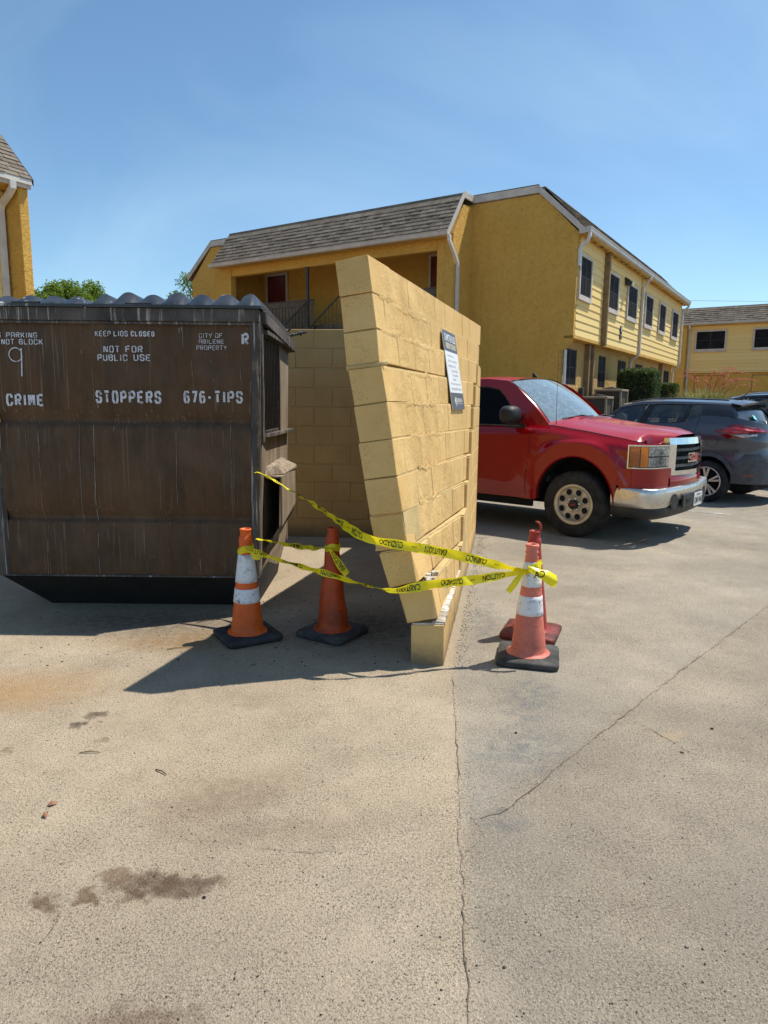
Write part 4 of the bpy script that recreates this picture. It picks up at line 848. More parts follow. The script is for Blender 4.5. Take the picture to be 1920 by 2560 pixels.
# ---------------------------------------------------------------- sign on the leaning wall
def face_pt(s, h):
    """outer face of the leaning part: s metres along, h height measured in courses (0..11)"""
    k = min(10, int(h)); f = h-k; a = wall_pt(k, 1, s/WLEN); b = wall_pt(k, 2, s/WLEN); return a.lerp(b, f)
def wall_sign(s0, s1, h0, h1):
    p00, p10, p01, p11 = face_pt(s0, h0), face_pt(s1, h0), face_pt(s0, h1), face_pt(s1, h1)
    ex = ((p10-p00)+(p11-p01))*.5; ey = ((p01-p00)+(p11-p10))*.5; c = (p00+p10+p01+p11)/4; w_, h_ = ex.length, ey.length
    ex.normalize(); ey = (ey-ex*ey.dot(ex)).normalized(); nz = ex.cross(ey)
    root = thing('notice_sign', c, 0, 'white and slate dumpster rules notice fixed to the leaning wall', 'sign')
    def P(u, v, d=0): return ex*((u-.5)*w_)+ey*((v-.5)*h_)+nz*(.017+d)
    def rr(u0, u1, v0, v1, d0, d1, mat_, name, rad=(0, 0, 0, 0)):
        pts = []
        for (cx, cy, a0, k) in ((u1, v1, 0, 0), (u0, v1, 90, 1), (u0, v0, 180, 2), (u1, v0, 270, 3)):
            r_ = rad[k]
            if r_ == 0: pts.append((cx, cy)); continue
            ru, rv = r_/w_, r_/h_; ox = cx-ru if k in (0, 3) else cx+ru; oy = cy-rv if k in (0, 1) else cy+rv
            for j in range(5): a = R(a0+90*j/4); pts.append((ox+ru*math.cos(a), oy+rv*math.sin(a)))
        n = len(pts); V = [P(u, v, d0) for u, v in pts]+[P(u, v, d1) for u, v in pts]
        MB().add(V, [tuple(range(n))[::-1], tuple(range(n, 2*n))]+[(i, (i+1) % n, n+(i+1) % n, n+i) for i in range(n)]).build(name, mat_, root, recalc=False)
    q = .022
    rr(0, 1, 0, 1, -.006, 0, 'sign_white', 'panel', (q, q, q, q)); rr(0, 1, .74, 1, .0006, .0012, 'sign_slate', 'header', (q, q, 0, 0)); rr(0, 1, 0, .215, .0006, .0012, 'sign_slate', 'footer', (0, 0, q, q))
    def txt(s_, u0, u1, v0, v1, mi=0, bold=0.0): put_text(MB(), s_, lambda a, b: P(lerp(u0, u1, a), lerp(v0, v1, b), .003), 0, bold).build('lettering', ('sign_white', 'sign_cream', 'sign_ink')[mi], root, recalc=False)
    txt('DUMPSTER RULES', .08, .92, .865, .958, 0, .02); txt('RESIDENT USE ONLY', .11, .90, .775, .845, 1, .02)
    for s_, u0, u1, v in (('Securely bag all trash', .12, .62, .67), ('Dispose of oversized items', .12, .82, .605), ('Prohibited items include:', .12, .66, .545), ('Furniture or tires', .34, .80, .485), ('Tires or batteries', .34, .74, .43), ('Hot items', .34, .56, .375), ('Empty boxes must be broken down', .12, .90, .315), ('NO PARKING IN FRONT OF DUMPSTER', .10, .92, .25)):
        txt(s_, u0, u1, v, v+.028, 2)
    txt('SEDONA', .44, .84, .095, .145, 1, .01); txt('APARTMENT HOMES', .46, .84, .066, .084, 0)
    m = MB(); m.add([P(.31, .17, .003), P(.21, .12, .003), P(.31, .03, .003), P(.29, .12, .003)], [(0, 1, 2, 3)]); m.add([P(.33, .17, .003), P(.35, .12, .003), P(.33, .03, .003), P(.42, .12, .003)], [(0, 1, 2, 3)])
    m.build('logo', 'sign_white', root, recalc=False)
    for u_, v_ in ((.5, .985), (.5, .015)):
        p = P(u_, v_, .002); MB().tube([p-nz*.003, p+nz*.003], .005, 8).build('screw', 'chrome', root)
wall_sign(1.75, 2.28, 6.80, 9.85)
# ---------------------------------------------------------------- traffic cones
def cone(x, y, rz, label, body, base, bands, h=0.70, hook=False, ribs=False, lean=(0, 0), worn=0.0):
    root = thing('traffic_cone', (x, y, 0), rz, label, 'cone', 'traffic cones round the leaning wall')
    rb, rt_ = 0.105, 0.030; z0 = 0.045
    def rad(z): return lerp(rb, rt_, (z-z0)/(h-z0))
    prof = [(0.132, z0-.004), (0.126, z0+.004), (rb+.004, z0+.010)]
    zs = [z0+.02+i*(h-.10-z0-.02)/16 for i in range(17)]
    prof += [(rad(z), z) for z in zs]
    if ribs: prof += [(.037, h-.085), (.041, h-.078), (.034, h-.066), (.034, h-.058), (.041, h-.050), (.034, h-.038), (.034, h-.028), (.039, h-.018), (.039, h-.006), (.033, h), (.026, h-.002), (.024, h-.06)]
    else: prof += [(.043, h-.085), (.042, h-.055), (.036, h-.048), (.034, h-.036), (.034, h-.014), (.037, h-.008), (.036, h), (.028, h), (.026, h-.06)]
    m = MB().lathe(prof, 36); 
    if worn:   # buckled plastic
        m.v = [(a+worn*.02*math.sin(c*17)*(c/h), b+worn*.012*math.cos(c*23), c) for a, b, c in m.v]
    m.v = [(a+lean[0]*max(0, c-z0), b+lean[1]*max(0, c-z0), c) for a, b, c in m.v]
    m.build('cone_body', body, root)
    # square base with rounded corners and a raised bevelled top
    def sq(hw, rr_, z):
        pts = []
        for cx, cy, a0 in ((1, 1, 0), (-1, 1, 90), (-1, -1, 180), (1, -1, 270)):
            for j in range(6): a = R(a0+90*j/5); pts.append((cx*(hw-rr_)+rr_*math.cos(a), cy*(hw-rr_)+rr_*math.sin(a), z+.0015*math.sin(cx*2+j)))
        return pts
    rows = [sq(.150, .03, .003), sq(.172, .035, .0005), sq(.180, .038, .010), sq(.181, .038, .030), sq(.174, .036, .040), sq(.120, .05, .046), sq(.06, .05, .047)]
    m = MB().grid(rows, smooth=True, close=True); m.build('base', base, root)
    for a, b in bands:
        pr = [(rad(a)+.0005, a), (rad(a)+.0028, a+.001)]+[(rad(lerp(a, b, i/5))+.0028, lerp(a, b, i/5)) for i in range(1, 5)]+[(rad(b)+.0028, b-.001), (rad(b)+.0005, b)]
        m = MB().lathe(pr, 36); m.v = [(p+worn*.02*math.sin(c*17)*(c/h)+lean[0]*(c-z0), q+worn*.012*math.cos(c*23)+lean[1]*(c-z0), c) for p, q, c in m.v]; m.build('reflective_band', 'reflective_band', root)
    if hook:
        lx = lean[0]*(h-z0); MB().tube(catmull([(lx+.028, 0, h-.02), (lx+.036, 0, h+.02), (lx+.030, .0, h+.045), (lx+.014, 0, h+.058), (lx, 0, h+.060)], 4), [.008]*12+[.006]*3+[.004]*2, 7).build('torn_lip', body, root)
    return root
cone(-.875, 4.225, R(32), 'bright orange traffic cone with two scuffed white bands in front of the dumpster', 'cone_orange', 'black_rubber', [(.245, .335), (.375, .555)], .715)
cone(-.330, 4.300, R(58), 'dirty dark orange traffic cone without bands standing in the wall shade', 'cone_orange_dark', 'dusty_rubber', [], .715, worn=.28)
cone(.872, 3.895, R(-14), 'faded pink traffic cone with two grey bands at the end of the tape', 'cone_pink', 'dusty_rubber', [(.285, .400), (.455, .600)], .705, ribs=True, worn=.18)
cone(.985, 4.34, R(-22), 'dark red traffic cone with a torn hooked top behind the pink cone', 'cone_red', 'red_rubber', [], .70, hook=True, lean=(-.006, 0))
# ---------------------------------------------------------------- caution tape
def tape(name, pts, twist, width, label, words=True, offset=0.0, tails=()):
    """pts: 3-D points; twist: roll of the ribbon per point in degrees (0 = upright)"""
    root = thing(name, pts[0], 0, label, 'tape', 'caution tape strung between cones, wall and dumpster'); o = Vector(pts[0])
    K = 14; C = catmull(pts, K); n = len(C); tw = [lerp(twist[min(i//K, len(twist)-1)], twist[min(i//K+1, len(twist)-1)], (i % K)/K) for i in range(n)]
    wd = width if isinstance(width, (list, tuple)) else [width]*len(pts)
    ww = [lerp(wd[min(i//K, len(wd)-1)], wd[min(i//K+1, len(wd)-1)], (i % K)/K) for i in range(n)]
    S = [0.0]
    for a, b in zip(C, C[1:]): S.append(S[-1]+(b-a).length)
    fr = []
    for i in range(n):
        d = (C[min(i+1, n-1)]-C[max(i-1, 0)]).normalized(); u_ = Vector((0, 0, 1)); u_ = (u_-d*u_.dot(d)); u_ = u_.normalized() if u_.length > 1e-4 else Vector((1, 0, 0)); sd = d.cross(u_)
        a = R(tw[i]+9*math.sin(S[i]*11+len(pts))+5*math.sin(S[i]*29)); fr.append((u_*math.cos(a)+sd*math.sin(a), (sd*math.cos(a)-u_*math.sin(a))))
    def at(s, v, off=0.0):
        s = max(0, min(S[-1]-1e-5, s)); i = max(j for j in range(n) if S[j] <= s); i = min(i, n-2); f = (s-S[i])/max(1e-9, S[i+1]-S[i])
        c = C[i].lerp(C[i+1], f); U = fr[i][0].lerp(fr[i+1][0], f).normalized(); Nn = fr[i][1].lerp(fr[i+1][1], f).normalized(); w_ = .9*lerp(ww[i], ww[i+1], f)
        return c-o+U*(v*w_/2)+Nn*(off+.006*math.sin(s*27+v*2.3)*(1-abs(v))+.005*v*math.sin(s*41)+.004*v*v)
    rows = [[at(S[i], v) for v in (-1, -.5, 0, .5, 1)] for i in range(n)]
    band = MB().grid(rows, smooth=True).build('ribbon', 'tape_yellow', root, recalc=False)
    if words:
        for off in (.0012, -.0012):
            s = offset; k = 0
            while s+.15 < S[-1]:
                w_ = ('CAUTION', 'CUIDADO')[k % 2]; L = .135; m = MB()
                put_text(m, w_, lambda a, b: at(s+L-a*L if off > 0 else s+a*L, 0.66-b*1.32, off), 0, .015); m.build('printed_word', 'ink_black', band, recalc=False); s += L+.05
                if k % 2:
                    m = MB(); put_text(m, 'OSHA', lambda a, b: at(s+.03-a*.03 if off > 0 else s+a*.03, .2-b*.35, off), 0); m.build('printed_mark', 'ink_black', band, recalc=False)
                s += .075; k += 1
    return root
tape('caution_tape', [(-.90, 4.695, 1.024), (-.845, 4.69, 1.018), (-.62, 4.55, .918), (-.414, 4.35, .833), (-.186, 3.92, .770), (-.066, 3.742, .752), (.140, 3.722, .718), (.33, 3.76, .680), (.509, 3.82, .628), (.70, 3.86, .577), (.835, 3.862, .548)], [80, 62, 70, 35, -12, 18, -5, 22, -14, 34, 62], [0.017, 0.025, 0.046, 0.057, 0.062, 0.062, 0.062, 0.062, 0.062, 0.055, 0.025],
     'upper yellow caution tape from the dumpster past the wall to the pink cone', offset=.10)
tape('caution_tape', [(-.90, 4.695, .556), (-.85, 4.69, .552), (-.606, 4.5, .552), (-.48, 4.38, .565), (-.388, 4.27, .586), (-.33, 4.235, .590), (-.282, 4.28, .588)], [75, 70, 35, 30, 60, 70, 40], [0.017, 0.018, 0.050, 0.050, 0.025, 0.022, 0.025],
     'short yellow caution tape from the dumpster to the dirty orange cone', offset=.06)
tape('caution_tape', [(-.880, 4.155, .606), (-.80, 4.13, .590), (-.583, 4.05, .543), (-.28, 3.92, .492), (-.08, 3.81, .466), (.055, 3.722, .464), (.16, 3.70, .484), (.30, 3.725, .505), (.51, 3.8, .508), (.70, 3.845, .530), (.832, 3.858, .552)], [50, 22, 38, 18, 58, 40, -8, 16, -18, 20, 55], [0.025, 0.046, 0.046, 0.046, 0.042, 0.034, 0.060, 0.062, 0.062, 0.050, 0.025],
     'lower yellow caution tape from the bright orange cone round the wall to the pink cone', offset=.03)
tape('caution_tape', [(-.345, 4.233, .590), (-.300, 4.215, .53), (-.265, 4.20, .48), (-.228, 4.185, .435)], [0, 10, 15, 5], [0.017, 0.050, 0.059, 0.062], 'loose tape end hanging from the dirty orange cone', offset=.03)
tape('caution_tape', [(.82, 3.845, .556), (.78, 3.835, .51), (.755, 3.83, .47), (.725, 3.825, .432)], [70, 40, 25, 10], [0.017, 0.038, 0.042, 0.042], 'short tape end hanging left of the pink cone', offset=.02)
def knot(cx, cy, z, r_, label, lean=0.0):
    root = thing('caution_tape', (cx, cy, z), 0, label, 'tape', 'caution tape strung between cones, wall and dumpster')
    rows = []
    for i in range(33):
        a = 2*math.pi*i/32; k = .006*math.sin(3*a); rows.append([((r_+.003)*math.cos(a)*(1+.03*math.sin(5*a)), (r_+.003)*math.sin(a), k-.022+lean*math.cos(a)), ((r_+.007)*math.cos(a), (r_+.007)*math.sin(a), k+lean*math.cos(a)), ((r_-.001)*math.cos(a), (r_-.001)*math.sin(a), k+.022+lean*math.cos(a))])
    MB().grid(rows).build('ribbon', 'tape_yellow', root, recalc=False); return root
knot(-.875, 4.225, .585, .047, 'tape wrapped round the top of the bright orange cone', .012); knot(.872, 3.895, .560, .047, 'tape knotted round the top of the pink cone', .014); knot(-.33, 4.30, .590, .046, 'tape wrapped round the dirty orange cone', .004)
def flag(pts_rows, label):
    o = Vector(pts_rows[0][0]); root = thing('caution_tape', o, 0, label, 'tape', 'caution tape strung between cones, wall and dumpster')
    rows = [[Vector(p)-o for p in catmull(r_, 4)] for r_ in pts_rows]; rows = [list(x) for x in zip(*[catmull(list(c), 4) for c in zip(*rows)])]
    MB().grid(rows).build('ribbon', 'tape_yellow', root, recalc=False); return root, o
fr_, o_ = flag([[(.835, 3.838, .590), (.89, 3.83, .572), (.95, 3.82, .562), (1.00, 3.825, .535)], [(.84, 3.83, .572), (.90, 3.80, .548), (.955, 3.79, .528), (1.002, 3.80, .500)], [(.845, 3.838, .556), (.90, 3.815, .520), (.95, 3.80, .485), (.985, 3.815, .462)]], 'crumpled flag of tape sticking out right of the pink cone')
m_ = MB(); put_text(m_, 'CA', lambda a, b: Vector((lerp(.925, .865, a), lerp(3.792, 3.808, a)-.004, lerp(.520, .560, b)+.012-.012*a))-o_, 0, .02); m_.build('printed_words', 'ink_black', fr_, recalc=False)
flag([[(.845, 3.86, .585), (.88, 3.845, .600), (.915, 3.86, .622)], [(.85, 3.855, .575), (.89, 3.835, .582), (.925, 3.855, .595)]], 'small loop of tape standing up behind the pink cone knot')
flag([[(-.845, 4.165, .590), (-.815, 4.150, .582), (-.785, 4.150, .572)], [(-.825, 4.150, .560), (-.80, 4.14, .552), (-.772, 4.145, .548)], [(-.812, 4.150, .535), (-.79, 4.14, .532), (-.762, 4.145, .540)]], 'short flag of tape on the bright orange cone')
# ---------------------------------------------------------------- vehicles
class Path:
    """half plan outline (x, y>=0), sampled by index-free arc parameter"""
    def __init__(s, pts, k=5):
        P = [Vector((a, b, 0)) for a, b in pts]; s.P = catmull(P, k); s.S = [0]
        for a, b in zip(s.P, s.P[1:]): s.S.append(s.S[-1]+(b-a).length)
        s.L = s.S[-1]
    def at(s, d):
        d = max(0, min(s.L-1e-6, d)); i = 0
        while s.S[i+1] < d: i += 1
        f = (d-s.S[i])/max(1e-9, s.S[i+1]-s.S[i]); p = s.P[i].lerp(s.P[i+1], f); t_ = (s.P[i+1]-s.P[i]).normalized(); return p, t_
    def d_of_x(s, x, lo=0.0, hi=None):
        """arc position where the outline passes x (x monotonic on [lo, hi])"""
        hi = s.L if hi is None else hi; a, b = lo, hi; sg = 1 if s.at(hi)[0].x > s.at(lo)[0].x else -1
        for _ in range(40):
            m = (a+b)/2
            if (s.at(m)[0].x-x)*sg < 0: a = m
            else: b = m
        return (a+b)/2
def patch(mb, path, d0, d1, zf0, zf1, yf, off=0.0, n=12, rows=4, side=1, mi=0, smooth=True):
    """surface that follows the body outline; zf0/zf1 heights (number or fn of arc), yf(x, y, z) shapes it"""
    R_ = []
    for j in range(rows+1):
        r_ = []
        for i in range(n+1):
            d = lerp(d0, d1, i/n); p, t_ = path.at(d); z0 = zf0(d) if callable(zf0) else zf0; z1 = zf1(d) if callable(zf1) else zf1
            z = lerp(z0, z1, j/rows); nrm = Vector((t_.y, -t_.x, 0)); nrm = nrm if nrm.y > 0 or nrm.x*p.x > 0 else -nrm
            if nrm.dot(Vector((0.15*p.x if abs(p.x) > .3 else 0, max(p.y, .02), 0))) < 0: nrm = -nrm
            q = yf(p.x, p.y, z); v = Vector((q[0], q[1], z))+nrm*off; r_.append((v.x, v.y*side, v.z))
        R_.append(r_)
    mb.grid(R_, mi, smooth, flip=(side < 0)); return R_
def wheel(root, x, y, r, w, rim_r, style, out):
    """axle along y; out = +1/-1 side that faces outwards"""
    o = link('wheel', MB().lathe([(rim_r*.97, -w*.48), (rim_r*1.02, -w*.5), (r*.90, -w*.5), (r*.965, -w*.44), (r, -w*.33), (r, w*.33), (r*.965, w*.44), (r*.90, w*.5), (rim_r*1.02, w*.5), (rim_r*.97, w*.48)], 44, axis='Y').mesh('tyre', 'tyre'), root); o.location = (x, y, r)
    h = out*w*.5
    MB().lathe([(rim_r*1.03, -w*.45), (rim_r*.9, -w*.3), (rim_r*.9, h*.3), (0.02, h*.3)], 32, axis='Y').build('wheel_well', 'under_black', o)
    if style == 'steel':
        MB().lathe([(rim_r*1.04, h*.98), (rim_r*1.045, h*1.05), (rim_r*.99, h*1.08), (rim_r*.88, h*.98), (rim_r*.86, h*.90)], 40, axis='Y').build('rim', 'wheel_ring', o)
        MB().lathe([(rim_r*.87, h*.88), (rim_r*.78, h*.93), (rim_r*.55, h*.95), (rim_r*.42, h*.82), (rim_r*.34, h*.80), (rim_r*.05, h*.80)], 40, axis='Y').build('wheel_disc', 'steel_wheel', o)
        for k in range(8):
            a = R(22+45*k); cx, cz = math.cos(a)*rim_r*.665, math.sin(a)*rim_r*.665
            MB().lathe([(.046, h*.955), (.046, h*1.01), (.036, h*.99), (.032, h*.85)], 14, axis='Y', c=(cx, 0, cz)).build('hole_rim', 'steel_wheel', o)
            MB().lathe([(.035, h*.972), (.012, h*.97), (.001, h*.97)], 14, axis='Y', c=(cx, 0, cz)).build('wheel_hole', 'under_black', o)
        for k in range(6):
            a = R(60*k+10); MB().lathe([(.015, h*.8), (.015, h*1.02), (.010, h*1.06), (.001, h*1.06)], 8, axis='Y', c=(math.cos(a)*.072, 0, math.sin(a)*.072)).build('wheel_nut', 'chrome', o)
        MB().lathe([(.052, h*.8), (.052, h*1.12), (.046, h*1.17), (.001, h*1.17)], 20, axis='Y').build('hub_cap', 'trim_black', o)
        m = MB(); put_text(m, 'GMC', lambda a, b: ((a-.5)*.066*(-out), h*1.17+out*.002, (b-.5)*.020), 0, .03); m.build('hub_lettering', 'emblem_red', o, recalc=False)
    else:
        MB().lathe([(rim_r*1.03, h*.97), (rim_r*1.03, h*1.04), (rim_r*.96, h*1.05), (rim_r*.93, h*.8)], 40, axis='Y').build('rim', 'alloy', o)
        for k in range(5):
            for dlt in (-.20, .20):
                a = R(72*k+90); m = MB(); P = []
                for rr_, ww_, hh in ((rim_r*.16, .020, .90), (rim_r*.95, .040, 1.0)):
                    ca = a+dlt*(rr_/rim_r)*.9; c = Vector((math.cos(ca)*rr_, 0, math.sin(ca)*rr_)); s_ = Vector((-math.sin(ca), 0, math.cos(ca)))*ww_*.5
                    P += [c-s_+Vector((0, h*hh, 0)), c+s_+Vector((0, h*hh, 0))]
                m.hexa([P[0]-Vector((0, h*.3, 0)), P[1]-Vector((0, h*.3, 0)), P[3]-Vector((0, h*.3, 0)), P[2]-Vector((0, h*.3, 0)), P[0], P[1], P[3], P[2]], .003).build('spoke', 'alloy', o)
        MB().lathe([(.05, h*.6), (.05, h*.96), (.03, h*1.02), (.001, h*1.02)], 16, axis='Y').build('hub_cap', 'trim_black', o)
    return o
def pickup():
    root = thing('pickup_truck', (2.80, 8.48, 0), R(-40), 'red pickup truck with chrome bumper parked nose out beside the wall', 'truck')
    XA = (0.0, -3.02); ZC, A, B = .385, .478, .535
    def zb(x):
        for xa in XA:
            if abs(x-xa) < A: return ZC+.03+B*math.sqrt(max(0, 1-((x-xa)/A)**2))
        return .40
    BELT = [(-4.2, 1.30), (-1.80, 1.30), (-1.7, 1.262), (-.6, 1.275), (-.35, 1.275), (.1, 1.215), (.5, 1.150), (.78, 1.105), (1.0, 1.085)]
    def zt(x): return interp(BELT, x)
    def shape(x, y, z):
        t_ = zt(x); k = smoothstep(t_-.15, t_+.01, z); f = 1.0
        r0 = math.hypot(x, (z-ZC)*.92); fl = .050*smoothstep(.735, .655, r0)*smoothstep(1.15, 1.08, z) + .022*smoothstep(.80, .6, math.hypot(x+3.02, z-ZC))
        dn = .035*smoothstep(.62, .38, z); sc = y/1.0 if y > .5 else y
        return (x-(0.05*k if x > .7 else 0), y-.085*k*k+fl*(y > .5)-dn*(y > .5)-.012, z)
    path = Path([(-4.2, .90), (-4.15, .965), (-4.0, .99), (-3.0, .995), (-2.0, .995), (-1.0, .995), (-.3, .995), (.2, .990), (.5, .978), (.64, .958), (.75, .910), (.815, .83), (.85, .72), (.875, .60), (.89, .53)], 8)
    # arc stations concentrated round the arches
    xs = set()
    for xa in XA:
        for i in range(25): xs.add(round(xa+A*math.cos(math.pi*i/24), 4))
        xs.add(xa-A-.002); xs.add(xa+A+.002)
    for i in range(26): xs.add(lerp(-4.2, -.6, i/25))
    ds = sorted({round(path.d_of_x(x), 4) for x in xs if x <= .5} | {path.d_of_x(.5)+(path.L-path.d_of_x(.5))*i/14 for i in range(15)})
    for side in (1, -1):
        rows = []; NR = 16
        for j in range(NR+1):
            r_ = []
            for d in ds:
                p, _ = path.at(d); b = zb(p.x) if p.x <= A+.001 else lerp(.40, .655, smoothstep(A, A+.02, p.x)); z = lerp(b, zt(p.x), (j/NR)); q = shape(p.x, p.y, z); r_.append((q[0], q[1]*side, z))
            rows.append(r_)
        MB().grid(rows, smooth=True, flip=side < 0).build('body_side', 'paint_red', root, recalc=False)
        # rolled wheel-arch lips and the black liner behind them
        for xa in XA:
            arc = []
            for i in range(31):
                a = math.pi*i/30; x = xa+A*math.cos(a); z = ZC+.03+B*math.sin(a); q = shape(x, .99, z); arc.append((x, q[1], z))
            MB().grid([[(x, (y+.004)*side, z) for x, y, z in arc], [(xa+(x-xa)*.972, (y-.004)*side, ZC+(z-ZC)*.972) for x, y, z in arc], [(xa+(x-xa)*.975, (y-.06)*side, ZC+(z-ZC)*.975) for x, y, z in arc]], smooth=True).build('arch_lip', 'paint_red', root)
            MB().grid([[(xa+(x-xa)*.985, (y-.05)*side, ZC+(z-ZC)*.985) for x, y, z in arc], [(xa+(x-xa)*.98, .55*side, ZC+(z-ZC)*.98) for x, y, z in arc]], smooth=True).build('arch_liner', 'under_black', root)
            MB().add([(p[0], .56*side, p[2]) for p in arc], [tuple(range(31))]).build('arch_liner', 'under_black', root)
        # door cut lines and rocker
        for seam in ([(-.585, 1.30), (-.592, 1.0), (-.60, .7), (-.605, .41)], [(-1.72, 1.28), (-1.72, .9), (-1.70, .6), (-1.66, .41)]):
            L1 = []
            for (x0, z0), (x1, z1) in zip(seam, seam[1:]):
                for i in range(6): z = lerp(z0, z1, i/6); L1.append((lerp(x0, x1, i/6), shape(lerp(x0, x1, i/6), .995, z)[1]+.0015, z))
            MB().grid([[(x-.0035, y*side, z) for x, y, z in L1], [(x+.0035, y*side, z) for x, y, z in L1]], smooth=False).build('door_gap', 'under_black', root)
        MB().box(-2.4, -.55, .90*side-.02, .90*side+.02, .30, .42, .01).build('rocker', 'under_black', root)
        MB().rtube([(-1.62, .985*side, 1.0), (-1.5, 1.0*side, 1.0), (-1.40, .985*side, 1.0)], .03, .02, (0, 0, 1)).build('door_handle', 'trim_black', root)
        MB().box(-1.60, -.76, (.925)*side-.008, (.925)*side+.010, 1.255, 1.272, .003).build('belt_strip', 'trim_grey', root)
    # bed, tailgate, bed floor
    MB().box(-4.2, -4.14, -.90, .90, .50, 1.29, .02).build('tailgate', 'paint_red', root); MB().box(-4.14, -1.85, -.88, .88, .62, .70, .01).build('bed_floor', 'under_black', root); MB().box(-4.05, .75, -.62, .62, .32, .46, .02).build('chassis', 'under_black', root)
    for s_ in (1, -1): MB().box(-4.14, -1.82, s_*.885-.03, s_*.885+.03, .70, 1.285, .01).build('bed_side', 'paint_red', root)
    MB().box(-4.34, -4.2, -.90, .90, .48, .66, .03).build('rear_bumper', 'chrome_dusty', root)
    # hood
    rows = []
    for i in range(19):
        x = lerp(-.46, .93, i/18); r_ = []
        for j in range(25):
            v = j/24*2-1; w_ = interp([(-.46, .89), (.3, .89), (.6, .87), (.75, .80), (.85, .66), (.93, .50)], x); y = v*w_; e = 1-abs(v)**4.2
            xx = x-(.10*abs(v)**2 if x > .7 else 0)+(.16*(1-v*v) if x < -.3 else .16*(1-v*v)*smoothstep(-.1, -.45, x))
            dome = .030*smoothstep(.62, .52, abs(v))*smoothstep(.95, .6, x)
            z = zt(x)+.004+(.080+.042*smoothstep(.2, .85, x))*e+dome*.7-.03*smoothstep(.82, .95, x)*(.35+.65*e*.4); r_.append((xx, y, z))
        rows.append(r_)
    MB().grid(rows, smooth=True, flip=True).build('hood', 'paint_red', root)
    for s_ in (1, -1):
        g = [(rows[i][0 if s_ < 0 else -1]) for i in range(1, 14)]; MB().grid([[(x, y+s_*.002, z+.002) for x, y, z in g], [(x, y-s_*.006, z+.0045) for x, y, z in g]], smooth=False).build('hood_gap', 'under_black', root)
    # nose: red valance under the lamps and grille
    m = MB(); rw = []
    for j in range(6):
        z = lerp(.60, .80, j/5); rw.append([(lerp(.975, .895, abs(v)**2.5)-.03*abs(j/5-.4)**2*4*0+(.03 if 1 <= j <= 3 else 0), v*.56, z) for v in [k/12-1 for k in range(25)]])
    m.grid(rw, smooth=True).build('nose_panel', 'paint_red', root)
    for s_ in (1, -1):
        m = MB(); patch(m, path, path.d_of_x(.52), path.L, .600, .838, lambda x, y, z: (x, y+.0, z), .030, 12, 4, s_).__class__; m.build('nose_panel', 'paint_red', root)
    # grille
    def gx(y): return .985-.105*(abs(y)/.55)**2
    ys = [lerp(-.53, .53, i/16) for i in range(17)]
    MB().grid([[(gx(y)-.035, y, .78) for y in ys], [(gx(y)-.05, y, 1.13) for y in ys]]).build('grille_mesh', 'under_black', root)
    def bar(z0, z1, proud, mat_, name, y0=-.53, y1=.53, tilt=0.0):
        yy = [lerp(y0, y1, i/14) for i in range(15)]; f = [(gx(y)+proud, y, z0) for y in yy]; g = [(gx(y)+proud-tilt, y, z1) for y in yy]; b = [(gx(y)-.04, y, z1) for y in yy]; c = [(gx(y)-.04, y, z0) for y in yy]
        m = MB().grid([c, f, g, b, c], smooth=False); m.add([c[0], f[0], g[0], b[0]], [(0, 1, 2, 3)]); m.add([c[-1], f[-1], g[-1], b[-1]], [(3, 2, 1, 0)]); return m.build(name, mat_, root)
    bar(1.095, 1.168, .028, 'chrome', 'grille_frame', -.57, .57, .012); bar(.755, .805, .030, 'chrome', 'grille_frame', -.55, .55)
    for s_ in (1, -1):
        y0, y1 = (.455, .57) if s_ > 0 else (-.57, -.455); bar(.795, 1.10, .022, 'chrome', 'grille_frame', y0, y1)
    for z in (1.03, .94, .855): bar(z-.014, z+.016, .004, 'trim_grey', 'grille_bar', -.46, .46)
    m = MB()
    for z0, z1, mi, pr in ((.895, .985, 0, .022),):
        put_text(m, 'GMC', lambda a, b: (gx((a-.5)*.34)+.034, (a-.5)*.34, lerp(.902, .978, b)), 1, .02); put_text(m, 'GMC', lambda a, b: (gx((a-.5)*.34)+.026, (a-.5)*.36, lerp(.895, .985, b)), 0, .07)
    m.build('grille_emblem', ['chrome', 'emblem_red'], root, recalc=False); bar(.888, .992, .018, 'chrome', 'emblem_back', -.19, .19)
    # head lamps
    idf = lambda x, y, z: (x, y, z)
    d0, d1 = path.d_of_x(.60), path.L-.01; dm = lerp(d0, d1, .34)
    for s_ in (1, -1):
        m = MB(); patch(m, path, d0, d1, .848, 1.092, idf, .010, 14, 2, s_); hl = m.build('headlight', 'trim_black', root)
        for a, b, z0, z1, off, mt, nm in ((d0+.015, lerp(d0, dm, .58), .862, 1.078, .016, 'amber_deep', 'turn_lens'), (lerp(d0, dm, .62), dm, .862, 1.078, .017, 'amber', 'turn_lens'), (dm+.008, d1-.012, .862, .962, .013, 'reflector', 'reflector_bowl'), (dm+.008, d1-.012, .978, 1.078, .013, 'reflector', 'reflector_bowl')):
            mm = MB(); patch(mm, path, a, b, z0, z1, idf, off, 8, 2, s_); mm.build(nm, mt, hl)
        for zc in (.920, 1.028):
            p, t_ = path.at(lerp(dm, d1, .55)); c = (p.x+.016, p.y*s_*1.01, zc)
            MB().lathe([(.040, 0), (.034, .006), (.012, .010), (.001, .011)], 16, axis='X', c=c).build('bulb_bowl', 'dash_grey', hl)
        mm = MB(); patch(mm, path, d0+.008, d1-.006, .855, 1.085, idf, .030, 14, 2, s_); mm.build('lens', 'lens_clear', hl)
        mm = MB(); mm2 = patch(mm, path, d0-.004, d1, 1.083, 1.098, idf, .034, 14, 1, s_); patch(mm, path, d0-.004, d1, .842, .855, idf, .034, 14, 1, s_); patch(mm, path, d0-.006, d0+.006, .842, 1.098, idf, .034, 2, 1, s_); mm.build('lamp_trim', 'chrome', hl)
